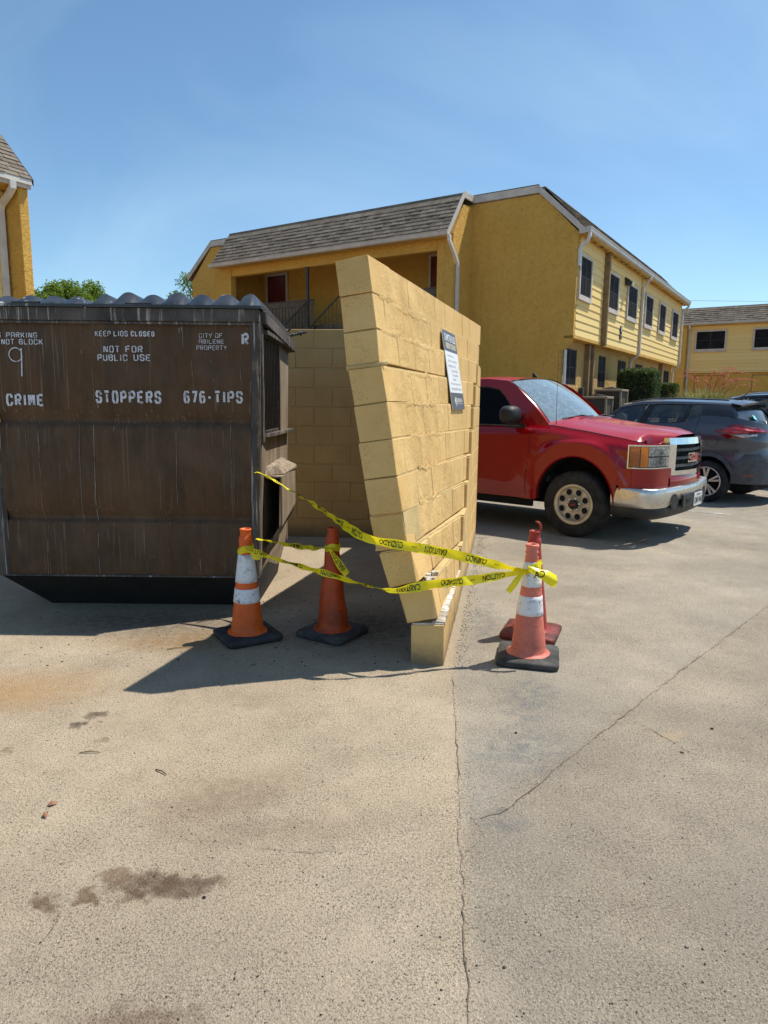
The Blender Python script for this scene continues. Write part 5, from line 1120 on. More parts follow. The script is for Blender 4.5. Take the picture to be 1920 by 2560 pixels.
    # chrome bumper with its black lower valance
    bp = Path([(.44, .985), (.62, 1.0), (.78, .985), (.88, .93), (.93, .82), (.965, .6), (.99, .3), (1.0, 0.0)], 7)
    for s_ in (1, -1):
        m = MB(); rr_ = []
        for j, (z, o) in enumerate(((.625, -.06), (.635, -.01), (.620, .008), (.58, .014), (.49, .014), (.43, .004), (.410, -.02))):
            r_ = []
            for i in range(31):
                p, t_ = bp.at(bp.L*i/30); nrm = Vector((t_.y, -t_.x, 0)); nrm = nrm if nrm.dot(Vector((.3+p.x*.3, p.y, 0))) > 0 else -nrm; q = p+nrm*o; cut = .06*smoothstep(.5, .62, i/30)*(j >= 5); r_.append((q.x, q.y*s_, z+cut))
            rr_.append(r_)
        m.grid(rr_, smooth=True).build('front_bumper', 'chrome_dusty', root)
        m = MB(); rr_ = []
        for z, o in ((.43, -.012), (.40, -.004), (.33, -.012), (.295, -.05)):
            r_ = []
            for i in range(25):
                p, t_ = bp.at(bp.L*i/24); nrm = Vector((t_.y, -t_.x, 0)); nrm = nrm if nrm.dot(Vector((.3+p.x*.3, p.y, 0))) > 0 else -nrm; q = p+nrm*o; r_.append((q.x, q.y*s_, z+.07*smoothstep(.55, .7, i/24)*(z > .39)))
            rr_.append(r_)
        m.grid(rr_, smooth=True).build('bumper_valance', 'trim_black', root)
        # round fog-lamp recess
        dd = bp.L*.60; p, t_ = bp.at(dd); nrm = Vector((-t_.y, t_.x, 0)); nrm = nrm if nrm.x > 0 else -nrm
        P = []
        for i in range(20):
            a = 2*math.pi*i/20; q, t2 = bp.at(dd+.095*math.cos(a)); n2 = Vector((-t2.y, t2.x, 0)); n2 = n2 if n2.x > 0 else -n2; q = q+n2*.020; P.append((q.x, q.y*s_, .475+.085*math.sin(a)))
        MB().add(P, [tuple(range(20))]).build('fog_lamp_recess', 'trim_black', root)
    MB().box(.995, 1.022, -.36, .36, .385, .535, .012).build('plate_bracket', 'trim_black', root)
    MB().box(.96, 1.024, .10, .14, .405, .52, .006).build('tow_hook', 'under_black', root); MB().box(.96, 1.028, -.26, -.10, .43, .49, .01).build('bumper_slot', 'under_black', root)
    pl = MB().box(1.022, 1.028, .03, .335, .365, .52, .002).build('licence_plate', 'plate_white', root)
    m = MB(); put_text(m, 'TEXAS', lambda a, b: (1.0305, lerp(.11, .26, a), lerp(.485, .508, b)), 0, .02); put_text(m, 'CMW-9443', lambda a, b: (1.0305, lerp(.045, .32, a), lerp(.392, .468, b)), 0, .01); m.build('plate_lettering', 'ink_black', pl, recalc=False)
    # cab
    ZB, ZR = 1.275, 1.80
    def gy(z): return .935-.30*(z-ZB)
    for s_ in (1, -1):
        m = MB()   # painted frame: outer outline minus window opening, as strips
        outer = [(-.36, 1.275), (-.62, 1.52), (-.90, 1.745), (-1.02, 1.805), (-1.30, 1.83), (-1.62, 1.825), (-1.76, 1.79), (-1.80, 1.6), (-1.82, 1.275)]
        inner = [(-.72, 1.275), (-.86, 1.44), (-1.02, 1.615), (-1.12, 1.70), (-1.30, 1.735), (-1.52, 1.735), (-1.60, 1.71), (-1.64, 1.5), (-1.65, 1.275)]
        o_ = [(x, gy(z)*s_, z) for x, z in outer]; i_ = [(x, (gy(z)+.002)*s_, z) for x, z in inner]
        m.grid([o_, i_], smooth=False); m.build('door_frame', 'paint_red', root)
        gl_ = [(x, (gy(z)-.012)*s_, z) for x, z in inner]; cx = (-1.25, (gy(1.45)-.012)*s_, 1.45)
        MB().add(gl_+[cx], [(k, k+1, 9) for k in range(8)]+[(8, 0, 9)]).build('side_window', 'glass_tint', root)
        sm_ = MB(); ii = [(x, (gy(z)+.003)*s_, z) for x, z in inner]; jj = [(lerp(x, -1.25, .05), (gy(z)-.004)*s_, lerp(z, 1.45, .05)) for x, z in inner]; sm_.grid([ii, jj], smooth=False).build('window_seal', 'trim_black', root)
        # mirror on a black sail plate
        mr = MB()
        bm = bmesh.new(); bmesh.ops.create_uvsphere(bm, u_segments=20, v_segments=14, radius=1)
        for v in bm.verts:
            v.co = Vector((math.copysign(abs(v.co.x)**.72, v.co.x)*.125*(1.0 if v.co.x > 0 else .7), math.copysign(abs(v.co.y)**.7, v.co.y)*.145, math.copysign(abs(v.co.z)**.75, v.co.z)*.105))
        me = bpy.data.meshes.new('mirror_shell'); bm.to_mesh(me); bm.free(); me.materials.append(MATS['trim_black'])
        for p in me.polygons: p.use_smooth = True
        mi_ = link('door_mirror', me, root); mi_.location = (-.80, s_*1.115, 1.395)
        MB().hexa([(-.06, -.30*s_, -.10), (.06, -.30*s_, -.10), (.03, .02*s_, -.075), (-.05, .02*s_, -.075), (-.06, -.30*s_, -.03), (.06, -.30*s_, -.03), (.03, .02*s_, -.035), (-.05, .02*s_, -.035)], .008).build('mirror_arm', 'trim_black', mi_)
        sail = [(-.66, 1.275), (-.80, 1.44), (-.92, 1.50), (-.95, 1.235), (-.76, 1.215), (-.68, 1.235)]
        MB().add([(x, (gy(max(z, ZB))+.008 if z >= ZB else .930+.002)*s_, z) for x, z in sail], [tuple(range(6))]).build('mirror_sail', 'trim_black', root)
    rows = []
    for i in range(11):
        t_ = i/10; x = lerp(-.95, -1.80, t_); r_ = []
        for j in range(17):
            v = j/8-1; e = 1-abs(v)**3.6; z = 1.800+.058*e+.020*math.sin(math.pi*t_)-.012*(1-t_)**3; xx = x-(.10*v*v)*(1-t_); r_.append((xx, v*.775, z))
        rows.append(r_)
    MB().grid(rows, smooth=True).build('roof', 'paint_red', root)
    MB().hexa([(-1.1, -.02, 1.87), (-1.02, -.006, 1.872), (-1.02, .006, 1.872), (-1.1, .02, 1.87), (-1.11, -.008, 1.93), (-1.09, -.004, 1.93), (-1.09, .004, 1.93), (-1.11, .008, 1.93)], .003).build('roof_fin', 'trim_black', root)
    bot, top = [], []
    rows = []
    for i in range(9):
        t_ = i/8; r_ = []
        for j in range(19):
            v = j/9-1; b = Vector((-.235-.20*v*v, v*.80, 1.345-.045*v*v)); t2 = Vector((-.955-.10*v*v, v*.705, 1.845-.040*v*v)); p = b.lerp(t2, t_)+Vector((.030*math.sin(math.pi*t_), 0, .022*math.sin(math.pi*t_))); r_.append(tuple(p))
        rows.append(r_)
    MB().grid(rows, smooth=True).build('windshield', 'glass_screen', root)
    for s_ in (0, -1):
        e = [r_[s_] for r_ in rows]; sg = -1 if s_ == 0 else 1
        MB().grid([[(x+.006, y-sg*.02, z+.004) for x, y, z in e], [(x, y+sg*.012, z+.004) for x, y, z in e], [(x-.05, y+sg*.055, z-.005) for x, y, z in e]], smooth=True).build('screen_pillar', 'paint_red', root)
        MB().grid([[(x+.008, y-sg*.028, z+.006) for x, y, z in e], [(x+.008, y-sg*.012, z+.007) for x, y, z in e]], smooth=False).build('screen_seal', 'trim_black', root)
    MB().grid([[(x+.04, y, z-.01) for x, y, z in rows[0]], [(x-.01, y, z+.012) for x, y, z in rows[0]]]).build('cowl', 'trim_black', root)
    MB().add([(-1.80, -.90, 1.2), (-1.80, .90, 1.2), (-1.80, .76, 1.80), (-1.80, -.76, 1.80)], [(0, 1, 2, 3)]).build('cab_back', 'paint_red', root); MB().add([(-1.805, -.65, 1.36), (-1.805, .65, 1.36), (-1.805, .58, 1.72), (-1.805, -.58, 1.72)], [(0, 1, 2, 3)]).build('rear_window', 'glass_tint', root)
    # wipers, aerial, cabin
    for y0, y1 in ((-.62, -.02), (.05, .62)):
        a = Vector((-.20, y0+.5, 1.372)); b = Vector((-.31-.05*abs(y0), y0-.02, 1.352))
        MB().tube([a, a.lerp(b, .4)+Vector((0.01, 0, .03)), b], [.010, .009, .006], 6).build('wiper', 'trim_black', root)
        MB().tube([b+Vector((-.005, .0, .004)), b.lerp(a, .6)+Vector((-.02, 0, .02)), a+Vector((-.03, .1, .012))], .008, 6).build('wiper_blade', 'trim_black', root)
    MB().tube([(-.33, -.83, 1.25), (-.335, -.83, 1.40), (-.345, -.83, 2.13)], [.006, .0028, .0016], 6).build('aerial', 'trim_black', root)
    MB().box(-.85, -.42, -.78, .78, 1.16, 1.32, .05).build('dashboard', 'dash_grey', root); MB().box(-1.65, -1.45, -.74, .74, .85, 1.45, .06).build('seat', 'interior', root); MB().box(-1.78, -.4, -.82, .82, .60, .9, .02).build('cabin_floor', 'interior', root)
    m = MB(); ring = [(math.cos(2*math.pi*i/24)*.19, math.sin(2*math.pi*i/24)*.19) for i in range(25)]; m.tube([(-.92+c*.10, .38+s_, 1.30+c*.16) for s_, c in ring], .016, 8); m.build('steering_wheel', 'interior', root)
    for xa in XA:
        for s_ in (1, -1): wheel(root, xa, s_*.86, .385, .24, .226, 'steel', s_)
    return root
pickup()
def suv(name, loc, rz, label, group, paint, H=1.60, W=.88, L0=-.82, L1=3.45, wb=2.62, rr=.335, clad=True, detail=True, spoiler=True):
    root = thing(name, loc, rz, label, 'car', group)
    XA = (0.0, wb); A = rr+.055; ZC = rr; k = W/.88; hz = H/1.60
    path = Path([(L0-.0, 0.0), (L0+.005, .30), (L0+.03, .52*k), (L0+.10, .69*k), (L0+.24, .80*k), (L0+.48, .858*k), (-.02, .878*k), (.6, .88*k), (1.3, .88*k), (2.0, .878*k), (wb, .868*k), (L1-.5, .83*k), (L1-.22, .70*k), (L1-.07, .48*k), (L1-.01, .25*k), (L1, 0)], 8)
    BELT = [(L0, 1.235*hz), (-.5, 1.29*hz), (-.25, 1.34*hz), (.18, 1.345*hz), (.46, 1.225*hz), (1.2, 1.20*hz), (2.0, 1.13*hz), (2.3, 1.06*hz), (L1-.5, .98*hz), (L1, .86*hz)]
    zt = lambda x: interp(BELT, x)
    def zb(x):
        for xa in XA:
            if abs(x-xa) < A: return ZC+.02+A*math.sqrt(max(0, 1-((x-xa)/A)**2))
        return .30 if L0+.5 < x < L1-.6 else .34
    def shape(x, y, z):
        t_ = zt(x); kk = smoothstep(t_-.26, t_+.04, z); hip = .022*math.exp(-((z-1.02*hz)/.10)**2)*smoothstep(1.2, .2, abs(x-.0)) ; lo = .05*smoothstep(.62, .30, z); waist = .018*math.exp(-((z-.78*hz)/.10)**2)
        s_ = max(0, min(1, y/(.6*k))); endt = .10*smoothstep(.80*hz, 1.26*hz, z)*smoothstep(L0+.45, L0+.02, x); dent = .035*math.exp(-((z-.86*hz)/.09)**2)*smoothstep(L0+.35, L0+.02, x)
        return (x+endt+dent*.9, y-(.075*kk*kk+lo+waist-hip)*s_, z)
    xs = set()
    for xa in XA:
        for i in range(25): xs.add(xa+A*math.cos(math.pi*i/24))
        xs.add(xa-A-.002); xs.add(xa+A+.002)
    for i in range(14): xs.add(lerp(.5, wb-.45, i/13))
    dlo, dhi = path.d_of_x(-.48), path.d_of_x(L1-.5)
    ds = [dlo*i/14 for i in range(14)]+sorted(path.d_of_x(x) for x in xs if -.48 < x < L1-.5)+[lerp(dhi, path.L, i/12) for i in range(13)]
    for s_ in (1, -1):
        rows = []
        for j in range(19):
            r_ = []
            for d in ds:
                p, _ = path.at(d); q = shape(p.x, p.y, lerp(zb(p.x), zt(p.x), j/18)); r_.append((q[0], q[1]*s_, q[2]))
            rows.append(r_)
        MB().grid(rows, smooth=True, flip=s_ < 0).build('body_side', paint, root, recalc=False)
        for xa in XA:
            arc = [(xa+A*math.cos(math.pi*i/28), ZC+.02+A*math.sin(math.pi*i/28)) for i in range(29)]
            ya = [shape(x, .878*k, z)[1] for x, z in arc]
            f = 1.15 if clad else 1.04
            o_ = [(xa+(x-xa)*f, (shape(xa+(x-xa)*f, .876*k, ZC+(z-ZC)*f)[1]+.012)*s_, ZC+(z-ZC)*f) for x, z in arc]
            MB().grid([[(a, b-.014*s_, c) for a, b, c in o_], o_, [(x, (y+.016)*s_, z) for (x, z), y in zip(arc, ya)], [(xa+(x-xa)*.97, (y-.06)*s_, ZC+(z-ZC)*.97) for (x, z), y in zip(arc, ya)]], smooth=False).build('arch_trim', 'trim_grey' if clad else paint, root)
            MB().grid([[(x, .80*k*s_, z) for x, z in arc], [(x, .45*s_, z) for x, z in arc]]).build('arch_liner', 'under_black', root); MB().add([(x, .46*s_, z) for x, z in arc], [tuple(range(29))]).build('arch_liner', 'under_black', root)
        MB().box(A+.02, wb-A-.02, s_*.845*k-.03, s_*.845*k+.03, .25, .42, .012).build('sill_trim', 'trim_grey', root)
        # doors: cut lines and handles
        for seam in ([(1.18, 1.20*hz), (1.19, .8), (1.17, .43)], [(.18, 1.34*hz), (.20, 1.15*hz), (.30, .98*hz), (.43, .80*hz), (.47, .65)], [(2.15, 1.08*hz), (2.2, .8), (2.12, .43)]):
            P = []
            for (x0, z0), (x1, z1) in zip(seam, seam[1:]):
                for i in range(6): x, z = lerp(x0, x1, i/6), lerp(z0, z1, i/6); q = shape(x, .88*k, z); P.append((q[0], q[1]+.002, z))
            MB().grid([[(x-.003, y*s_, z) for x, y, z in P], [(x+.003, y*s_, z) for x, y, z in P]], smooth=False).build('door_gap', 'under_black', root)
        for hx in (.36, 1.34): MB().rtube([(hx-.08, (shape(hx, .88*k, 1.09*hz)[1]-.0)*s_, 1.09*hz), (hx, (shape(hx, .88*k, 1.09*hz)[1]+.028)*s_, 1.095*hz), (hx+.08, (shape(hx, .88*k, 1.09*hz)[1])*s_, 1.09*hz)], .026, .018, (0, 0, 1)).build('door_handle', paint, root)
        # greenhouse side
        RE = [(-.20, .605*k, 1.530*hz), (.1, .625*k, 1.545*hz), (.8, .635*k, 1.560*hz), (1.3, .625*k, 1.545*hz), (1.62, .605*k, 1.49*hz)]
        def rp(x): return Vector((x, interp([(a, b) for a, b, c in RE], x), interp([(a, c) for a, b, c in RE], x)))
        def gp(xb, xt, f):
            b = Vector((xb, .80*k*(1-.0)-.0, zt(xb)-.004)); b.y = shape(xb, .88*k, zt(xb))[1]-.006; t_ = rp(xt); p = b.lerp(t_, f); p.y += .018*math.sin(math.pi*f); return (p.x, p.y*s_, p.z)
        def pane(xb0, xt0, xb1, xt1, mat_, nm, off=0.0, f0=0.0, f1=1.0, n=5):
            rws = []
            for j in range(5):
                f = lerp(f0, f1, j/4); rws.append([tuple(Vector(gp(lerp(xb0, xb1, i/n), lerp(xt0, xt1, i/n), f))+Vector((0, off*s_, 0))) for i in range(n+1)])
            return MB().grid(rws, smooth=True).build(nm, mat_, root)
        pane(2.02, 1.50, 1.22, 1.10, 'glass_car', 'front_window', -.006, .05, .90); pane(1.08, 1.00, .50, .42, 'glass_car', 'rear_window_side', -.006, .05, .90); pane(.42, .36, .16, .22, 'glass_car', 'quarter_window', -.006, .06, .86)
        for a in ((2.12, 1.62, 2.02, 1.50), (1.22, 1.10, 1.08, 1.00), (.50, .42, .42, .36)): pane(*a, 'trim_black', 'pillar')
        pane(.16, .22, -.36, -.19, 'paint_black' if detail else paint, 'rear_pillar', .004)
        pane(2.12, 1.62, -.36, -.20, paint, 'roof_rail_panel', .008, .90, 1.02, 14); pane(2.1, 1.5, .16, .2, 'trim_black', 'belt_moulding', .006, -.01, .05, 14)
        tb = MB().tube([(rp(x)+Vector((0, -.03*k, .055 if 0 < x < 1.3 else .02))).to_tuple() if False else (rp(x).x, (rp(x).y-.04*k)*s_, rp(x).z+(.055 if -.2 < x < 1.25 else .03)) for x in (-.15, -.05, .3, .7, 1.1, 1.3, 1.45)], .014, 6); tb.build('roof_rail', 'alloy' if not detail else paint, root)
        mi_ = MB(); mi_.box(1.86, 1.98, s_*(.98*k)-.09, s_*(.98*k)+.09, 1.15*hz, 1.27*hz, .03); mi_.build('door_mirror', paint, root)
        # tail lamp: boomerang wrapping the corner
        dA, dB, dC = path.d_of_x(-.06), path.d_of_x(-.42), .44*k
        if detail:
            pts = [(path.d_of_x(-.07), 1.155), (path.d_of_x(-.24), 1.215), (path.d_of_x(-.34), 1.262), (path.d_of_x(-.50), 1.235), (path.d_of_x(L0+.10), 1.205), (.47*k, 1.150), (.52*k, 1.125), (path.d_of_x(L0+.13), 1.070), (path.d_of_x(-.50), 1.035), (path.d_of_x(-.30), 1.025), (path.d_of_x(-.18), 1.085)]
            def lam(poly, off, mat_, nm, par=root):
                V = []
                cxy = (sum(p[0] for p in poly)/len(poly), sum(p[1] for p in poly)/len(poly))
                rings = [[(lerp(cxy[0], d, f), lerp(cxy[1], z, f)) for d, z in poly] for f in (1, .66, .33)]
                def P3(d, z, o):
                    p, t_ = path.at(d); q = shape(p.x, p.y, z); nrm = Vector((t_.y, -t_.x, 0)); nrm = nrm if nrm.dot(Vector((-1 if p.x < -.4 else 0, p.y, 0))) > 0 else -nrm; v = Vector(q)+nrm*o; return (v.x, v.y*s_, v.z)
                n = len(poly); m = MB()
                rr_ = [[P3(d, z, -.005) for d, z in poly]]+[[P3(d, z, off) for d, z in rings[0]]]+[[P3(d, z, off+.006) for d, z in rings[1]]]+[[P3(d, z, off+.009) for d, z in rings[2]]]
                m.grid(rr_, smooth=False, close=True); m.add(rr_[-1], [tuple(range(n))]); return m.build(nm, mat_, par)
            tl = lam(pts, .010, 'lamp_dark_red', 'tail_lamp')
            lam([(path.d_of_x(-.20), 1.150), (path.d_of_x(-.33), 1.215), (path.d_of_x(-.52), 1.190), (path.d_of_x(L0+.10), 1.165), (.50*k, 1.135), (path.d_of_x(-.55), 1.115), (path.d_of_x(-.30), 1.110)], .024, 'lamp_red', 'lamp_lens', tl)
            lam([(path.d_of_x(-.36), 1.085), (path.d_of_x(-.52), 1.100), (path.d_of_x(L0+.11), 1.100), (path.d_of_x(L0+.13), 1.072), (path.d_of_x(-.50), 1.048)], .024, 'reflector', 'reverse_lens', tl)
            q = shape(-.06, .878*k, .975); MB().add([(-.06+.092*math.cos(a), (shape(-.06+.092*math.cos(a), .878*k, .975+.092*math.sin(a))[1]+.002)*s_, .975+.092*math.sin(a)) for a in [2*math.pi*i/28 for i in range(28)]]+[(-.06+.087*math.cos(a), (shape(-.06+.087*math.cos(a), .878*k, .975+.087*math.sin(a))[1]+.002)*s_, .975+.087*math.sin(a)) for a in [2*math.pi*i/28 for i in range(28)]], [(i, (i+1) % 28, 28+(i+1) % 28, 28+i) for i in range(28)]).build('fuel_flap', 'under_black', root)
        else:
            m = MB(); patch(m, path, .50*k, path.d_of_x(-.55), .92*hz, 1.18*hz, shape, .008, 6, 3, s_); m.build('tail_lamp', 'lamp_red', root)
        if clad:   # dark rear bumper that steps up behind the wheel
            m = MB(); dd0, dd1 = 0.0, path.d_of_x(-.36)
            def ztop(d):
                x = path.at(d)[0].x; return interp([(L0, .70), (L0+.06, .72), (L0+.10, .78), (L0+.30, .77), (-.40, .60), (-.30, .55)], x) if d > .42*k else lerp(.66, .70, d/(.42*k))
            patch(m, path, dd0, dd1, .33, ztop, lambda x, y, z: shape(x, y, z), .022, 26, 7, s_); patch(m, path, dd0, dd1, ztop, lambda d: ztop(d)+.02, lambda x, y, z: shape(x, y, z), .012, 26, 1, s_); m.build('rear_bumper', 'trim_grey', root)
            m = MB(); patch(m, path, path.d_of_x(L0+.16), path.d_of_x(L0+.30), .455, .485, shape, .027, 5, 1, s_); m.build('reflector_strip', 'lamp_dark_red', root)
            p = path.at(.60*k)[0]; MB().lathe([(.016, 0), (.014, -.006), (.001, -.007)], 12, axis='X', c=(p.x-.018, p.y*s_, .66)).build('parking_sensor', 'under_black', root)
    # roof, hood, screens
    def re(x): return interp([(a, b) for a, b, c in RE], x), interp([(a, c) for a, b, c in RE], x)
    rows = []
    for i in range(15):
        x = lerp(-.22, 1.62, i/14); w_, z = re(x); rows.append([(x+(.10*(1-v*v) if x > 1.5 else 0), v*w_, z+.004+.058*(1-abs(v)**2.3)) for v in [j/9-1 for j in range(19)]])
    MB().grid(rows, smooth=True).build('roof', paint, root)
    if spoiler:
        w_, z = re(-.20); vv = [j/9-1 for j in range(19)]
        topr = [(-.20, v*w_*1.0, z+.010+.058*(1-abs(v)**2.3)) for v in vv]; tip = [(-.43+.08*v*v, v*w_*.96, z-.022+.052*(1-abs(v)**2.3)) for v in vv]; und = [(-.42+.08*v*v, v*w_*.95, z-.052+.045*(1-abs(v)**2.3)) for v in vv]; bk = [(-.24, v*w_*.98, z-.045+.045*(1-abs(v)**2.3)) for v in vv]
        MB().grid([topr, tip, und, bk], smooth=False).build('spoiler', paint, root)
    rows = []; zb_ = zt(L0+.1)
    for j in range(7):
        f = j/6; b = lambda v: Vector((L0+.29+.16*v*v, v*.67*k, 1.225*hz+.02*v*v)); t_ = lambda v: Vector((-.30+.09*v*v, v*.565*k, 1.525*hz-.015*v*v)); rows.append([tuple(b(v).lerp(t_(v), f)+Vector((-.02*math.sin(math.pi*f), 0, .01*math.sin(math.pi*f)))) for v in [i/8-1 for i in range(17)]])
    MB().grid(rows, smooth=True).build('rear_screen', 'glass_rear', root)
    for e_, sg in ((0, -1), (-1, 1)):     # painted tailgate frame beside the glass
        e = [r_[e_] for r_ in rows]; MB().grid([e, [(x+.10, y+sg*.085*k*(1-.45*i/6), z+.02) for i, (x, y, z) in enumerate(e)]], smooth=True).build('tailgate_frame', paint, root)
    rw = [[(L0+.055+.10*v*v, v*.70*k, 1.10*hz) for v in [i/8-1 for i in range(17)]], [(L0+.17+.14*v*v, v*.69*k, 1.195*hz+.02*v*v) for v in [i/8-1 for i in range(17)]], rows[0]]
    MB().grid(rw, smooth=True).build('tailgate_top', paint, root)
    rows = []
    for j in range(7):
        f = j/6; rows.append([tuple(Vector((2.42-.22*v*v, v*.72*k, 1.085*hz-.02*v*v)).lerp(Vector((1.70-.10*v*v, v*.60*k, 1.535*hz-.03*v*v)), f)) for v in [i/8-1 for i in range(17)]])
    MB().grid(rows, smooth=True).build('windshield', 'glass_car', root)
    rows = []
    for i in range(9):
        x = lerp(2.12, L1-.03, i/8); w_ = max(.05, path.at(path.d_of_x(x, path.d_of_x(1.3), path.L))[0].y-.075*k); rows.append([(x+.25*(1-v*v)*(1-i/8), v*w_, zt(x)+.01+.06*(1-v*v)) for v in [j/8-1 for j in range(17)]])
    MB().grid(rows, smooth=True).build('hood', paint, root)
    # cabin: seats with head rests
    MB().box(-.3, 2.2, -.74*k, .74*k, .45, .62, .03).build('cabin_floor', 'interior', root); MB().box(1.75, 2.2, -.7*k, .7*k, .85*hz, 1.06*hz, .05).build('dashboard', 'interior', root)
    for x, y in ((1.15, .36), (1.15, -.36), (.28, .36), (.28, -.36), (.28, 0)):
        MB().hexa([(x-.05, y-.22, .6), (x+.10, y-.22, .6), (x+.10, y+.22, .6), (x-.05, y+.22, .6), (x-.20, y-.19, 1.15*hz), (x-.10, y-.19, 1.15*hz), (x-.10, y+.19, 1.15*hz), (x-.20, y+.19, 1.15*hz)], .04).build('seat_back', 'interior', root)
        MB().hexa([(x-.21, y-.12, 1.17*hz), (x-.12, y-.12, 1.17*hz), (x-.12, y+.12, 1.17*hz), (x-.21, y+.12, 1.17*hz), (x-.23, y-.10, 1.345*hz), (x-.16, y-.10, 1.345*hz), (x-.16, y+.10, 1.345*hz), (x-.23, y+.10, 1.345*hz)], .03).build('head_rest', 'interior', root)
    MB().box(L0+.2, wb+.6, -.6*k, .6*k, .20, .34, .03).build('underbody', 'under_black', root)
    for xa in XA:
        for s_ in (1, -1): wheel(root, xa, s_*.775*k, rr, .205, rr*.69, 'alloy', s_)
    if detail:
        MB().tube([(-.12, 0, 1.645), (-.28, 0, 1.80)], [.007, .004], 6).build('roof_aerial', 'trim_black', root); MB().hexa([(-.20, -.03, 1.62), (-.02, -.02, 1.63), (-.02, .02, 1.63), (-.20, .03, 1.62), (-.18, -.01, 1.652), (-.08, -.006, 1.655), (-.08, .006, 1.655), (-.18, .01, 1.652)], .004).build('aerial_base', 'trim_black', root)
        pl = MB().box(L0-.002, L0+.02, -.17, .17, .80, .945, .004); pl.build('licence_plate', 'plate_white', root)
        m = MB(); put_text(m, 'PURE DRIVE', lambda a, b: (L0+.040-.004*0-.03, lerp(.56, .40, a), lerp(.765, .785, b)), 0, .02); put_text(m, 'KICKS', lambda a, b: (L0+.010, lerp(.55, .37, a), lerp(.735, .755, b)), 0, .02); m.build('badge_lettering', 'chrome', root, recalc=False)
        tg = Vector((-.475, .30, 1.390)); MB().add([tg+Vector((-.012, .10, -.055)), tg+Vector((-.012, -.06, -.085)), tg+Vector((.030, -.085, -.020)), tg+Vector((.030, .075, .010))], [(0, 1, 2, 3)]).build('window_card', 'tag_cyan', root)
        MB().tube([(-.545, .02, 1.265), (-.56, .22, 1.290), (-.555, .34, 1.290)], .009, 6).build('rear_wiper', 'trim_black', root)
    return root
suv('crossover_car', (5.76, 11.44, 0), R(180-46), 'dark blue grey crossover parked nose in behind the red pickup', 'parked cars', 'paint_blue_grey', H=1.635)
suv('parked_car', (8.55, 13.2, 0), R(180-46), 'black tall wagon with roof rails parked beyond the crossover', 'parked cars', 'paint_black', H=1.80, W=.94, L0=-1.0, L1=3.75, wb=2.85, rr=.36, clad=False, detail=False, spoiler=False)
# ---------------------------------------------------------------- apartment buildings (local: x along the long facade, y into the building, z up)
RZ = R(57)
def window(par, plane, along, p0, p1, z0, z1, out, frame=.07, proud=.035, mats=('trim_white', 'screen_dark', 'mullion_dark'), mull=True, sill=True):
    """plane: constant coordinate; along 'x' or 'y'; out: sign of the outward direction on the other axis"""
    def B(a0, a1, c0, c1, d0, d1, ch=.004):
        lo, hi = sorted((plane+out*d0, plane+out*d1)); return MB().box(a0, a1, lo, hi, c0, c1, ch) if along == 'x' else MB().box(lo, hi, a0, a1, c0, c1, ch)
    m = MB()
    for a in ((p0, p1, z1-frame, z1), (p0, p1, z0, z0+frame*1.15), (p0, p0+frame, z0+frame*1.15+.002, z1-frame-.002), (p1-frame, p1, z0+frame*1.15+.002, z1-frame-.002)):
        b = B(*a[:2], *a[2:], -.02, proud); m.add(b.v, b.f)
    w = m.build('window', mats[0], par)
    B(p0+frame*.9, p1-frame*.9, z0+frame, z1-frame*.9, -.06, proud*.35, 0).build('pane', mats[1], w)
    if mull:
        c = (p0+p1)/2; B(c-.012, c+.012, z0+frame*1.1, z1-frame, -.02, proud*.6, .002).build('mullion', mats[2], w); zc = lerp(z0, z1, .50); B(p0+frame, p1-frame, zc-.008, zc+.008, -.02, proud*.5, .002).build('mullion', mats[2], w)
    if sill: B(p0-.03, p1+.03, z0-.055, z0-.002, -.02, proud+.02).build('sill', mats[0] if mats[0] == 'trim_white' else 'siding', w)
    return w
def boards(par, plane, along, p0, p1, z0, z1, n, out, lap=.018):
    h = (z1-z0)/n; me = None
    for i in range(n):
        za, zb = z0+i*h, z0+(i+1)*h+.004
        def P(t_, z, d): return (t_, plane+out*d, z) if along == 'x' else (plane+out*d, t_, z)
        m = MB().hexa([P(p0, za, lap+.012), P(p1, za, lap+.012), P(p1, za, -.03), P(p0, za, -.03), P(p0, zb, .010), P(p1, zb, .010), P(p1, zb, -.03), P(p0, zb, -.03)], 0.003)
        m.build('siding_board', 'siding', par)
def shingles(par, e0, e1, up_, out_, length, expo, tab, maxn, mat_='shingle'):
    """tabs on a slope: e0->e1 eave line, up_ unit vector up the slope, out_ outward normal; first maxn tabs (by the list order) single, the rest joined"""
    e0, e1 = Vector(e0), Vector(e1); d = (e1-e0); L = d.length; d.normalize(); rows = int(length/expo); cells = []
    for r_ in range(rows):
        x = -tab*(0.5 if r_ % 2 else 0)+rnd.uniform(-.05, .02)
        while x < L:
            w_ = tab*rnd.uniform(.82, 1.18); a, b = max(0, x), min(L, x+w_)
            if b-a > .03: cells.append((r_, a, b))
            x += w_
    rest = MB(); k = 0
    def tabm(r_, a, b):
        th = rnd.choice((.010, .014, .022)); p = e0+up_*(r_*expo-.01); A = p+d*(a+.007); B_ = p+d*(b-.007); t_ = up_*(expo+.03)
        return [A+out_*.001, B_+out_*.001, B_+t_+out_*.001, A+t_+out_*.001, A+out_*(th+.010), B_+out_*(th+.010), B_+t_+out_*.004, A+t_+out_*.004]
    for c in cells:
        if k < maxn: MB().hexa(tabm(*c)).build('shingle', mat_, par)
        else: rest.hexa(tabm(*c))
        k += 1
    if rest.v: tag(rest.build('shingles', 'shingle_far', par), kind='stuff')
def downspout(par, pts, side, w=.085, d=.06, mat_='gutter_white'): return MB().rtube(pts, w, d, side).build('downspout', mat_, par)
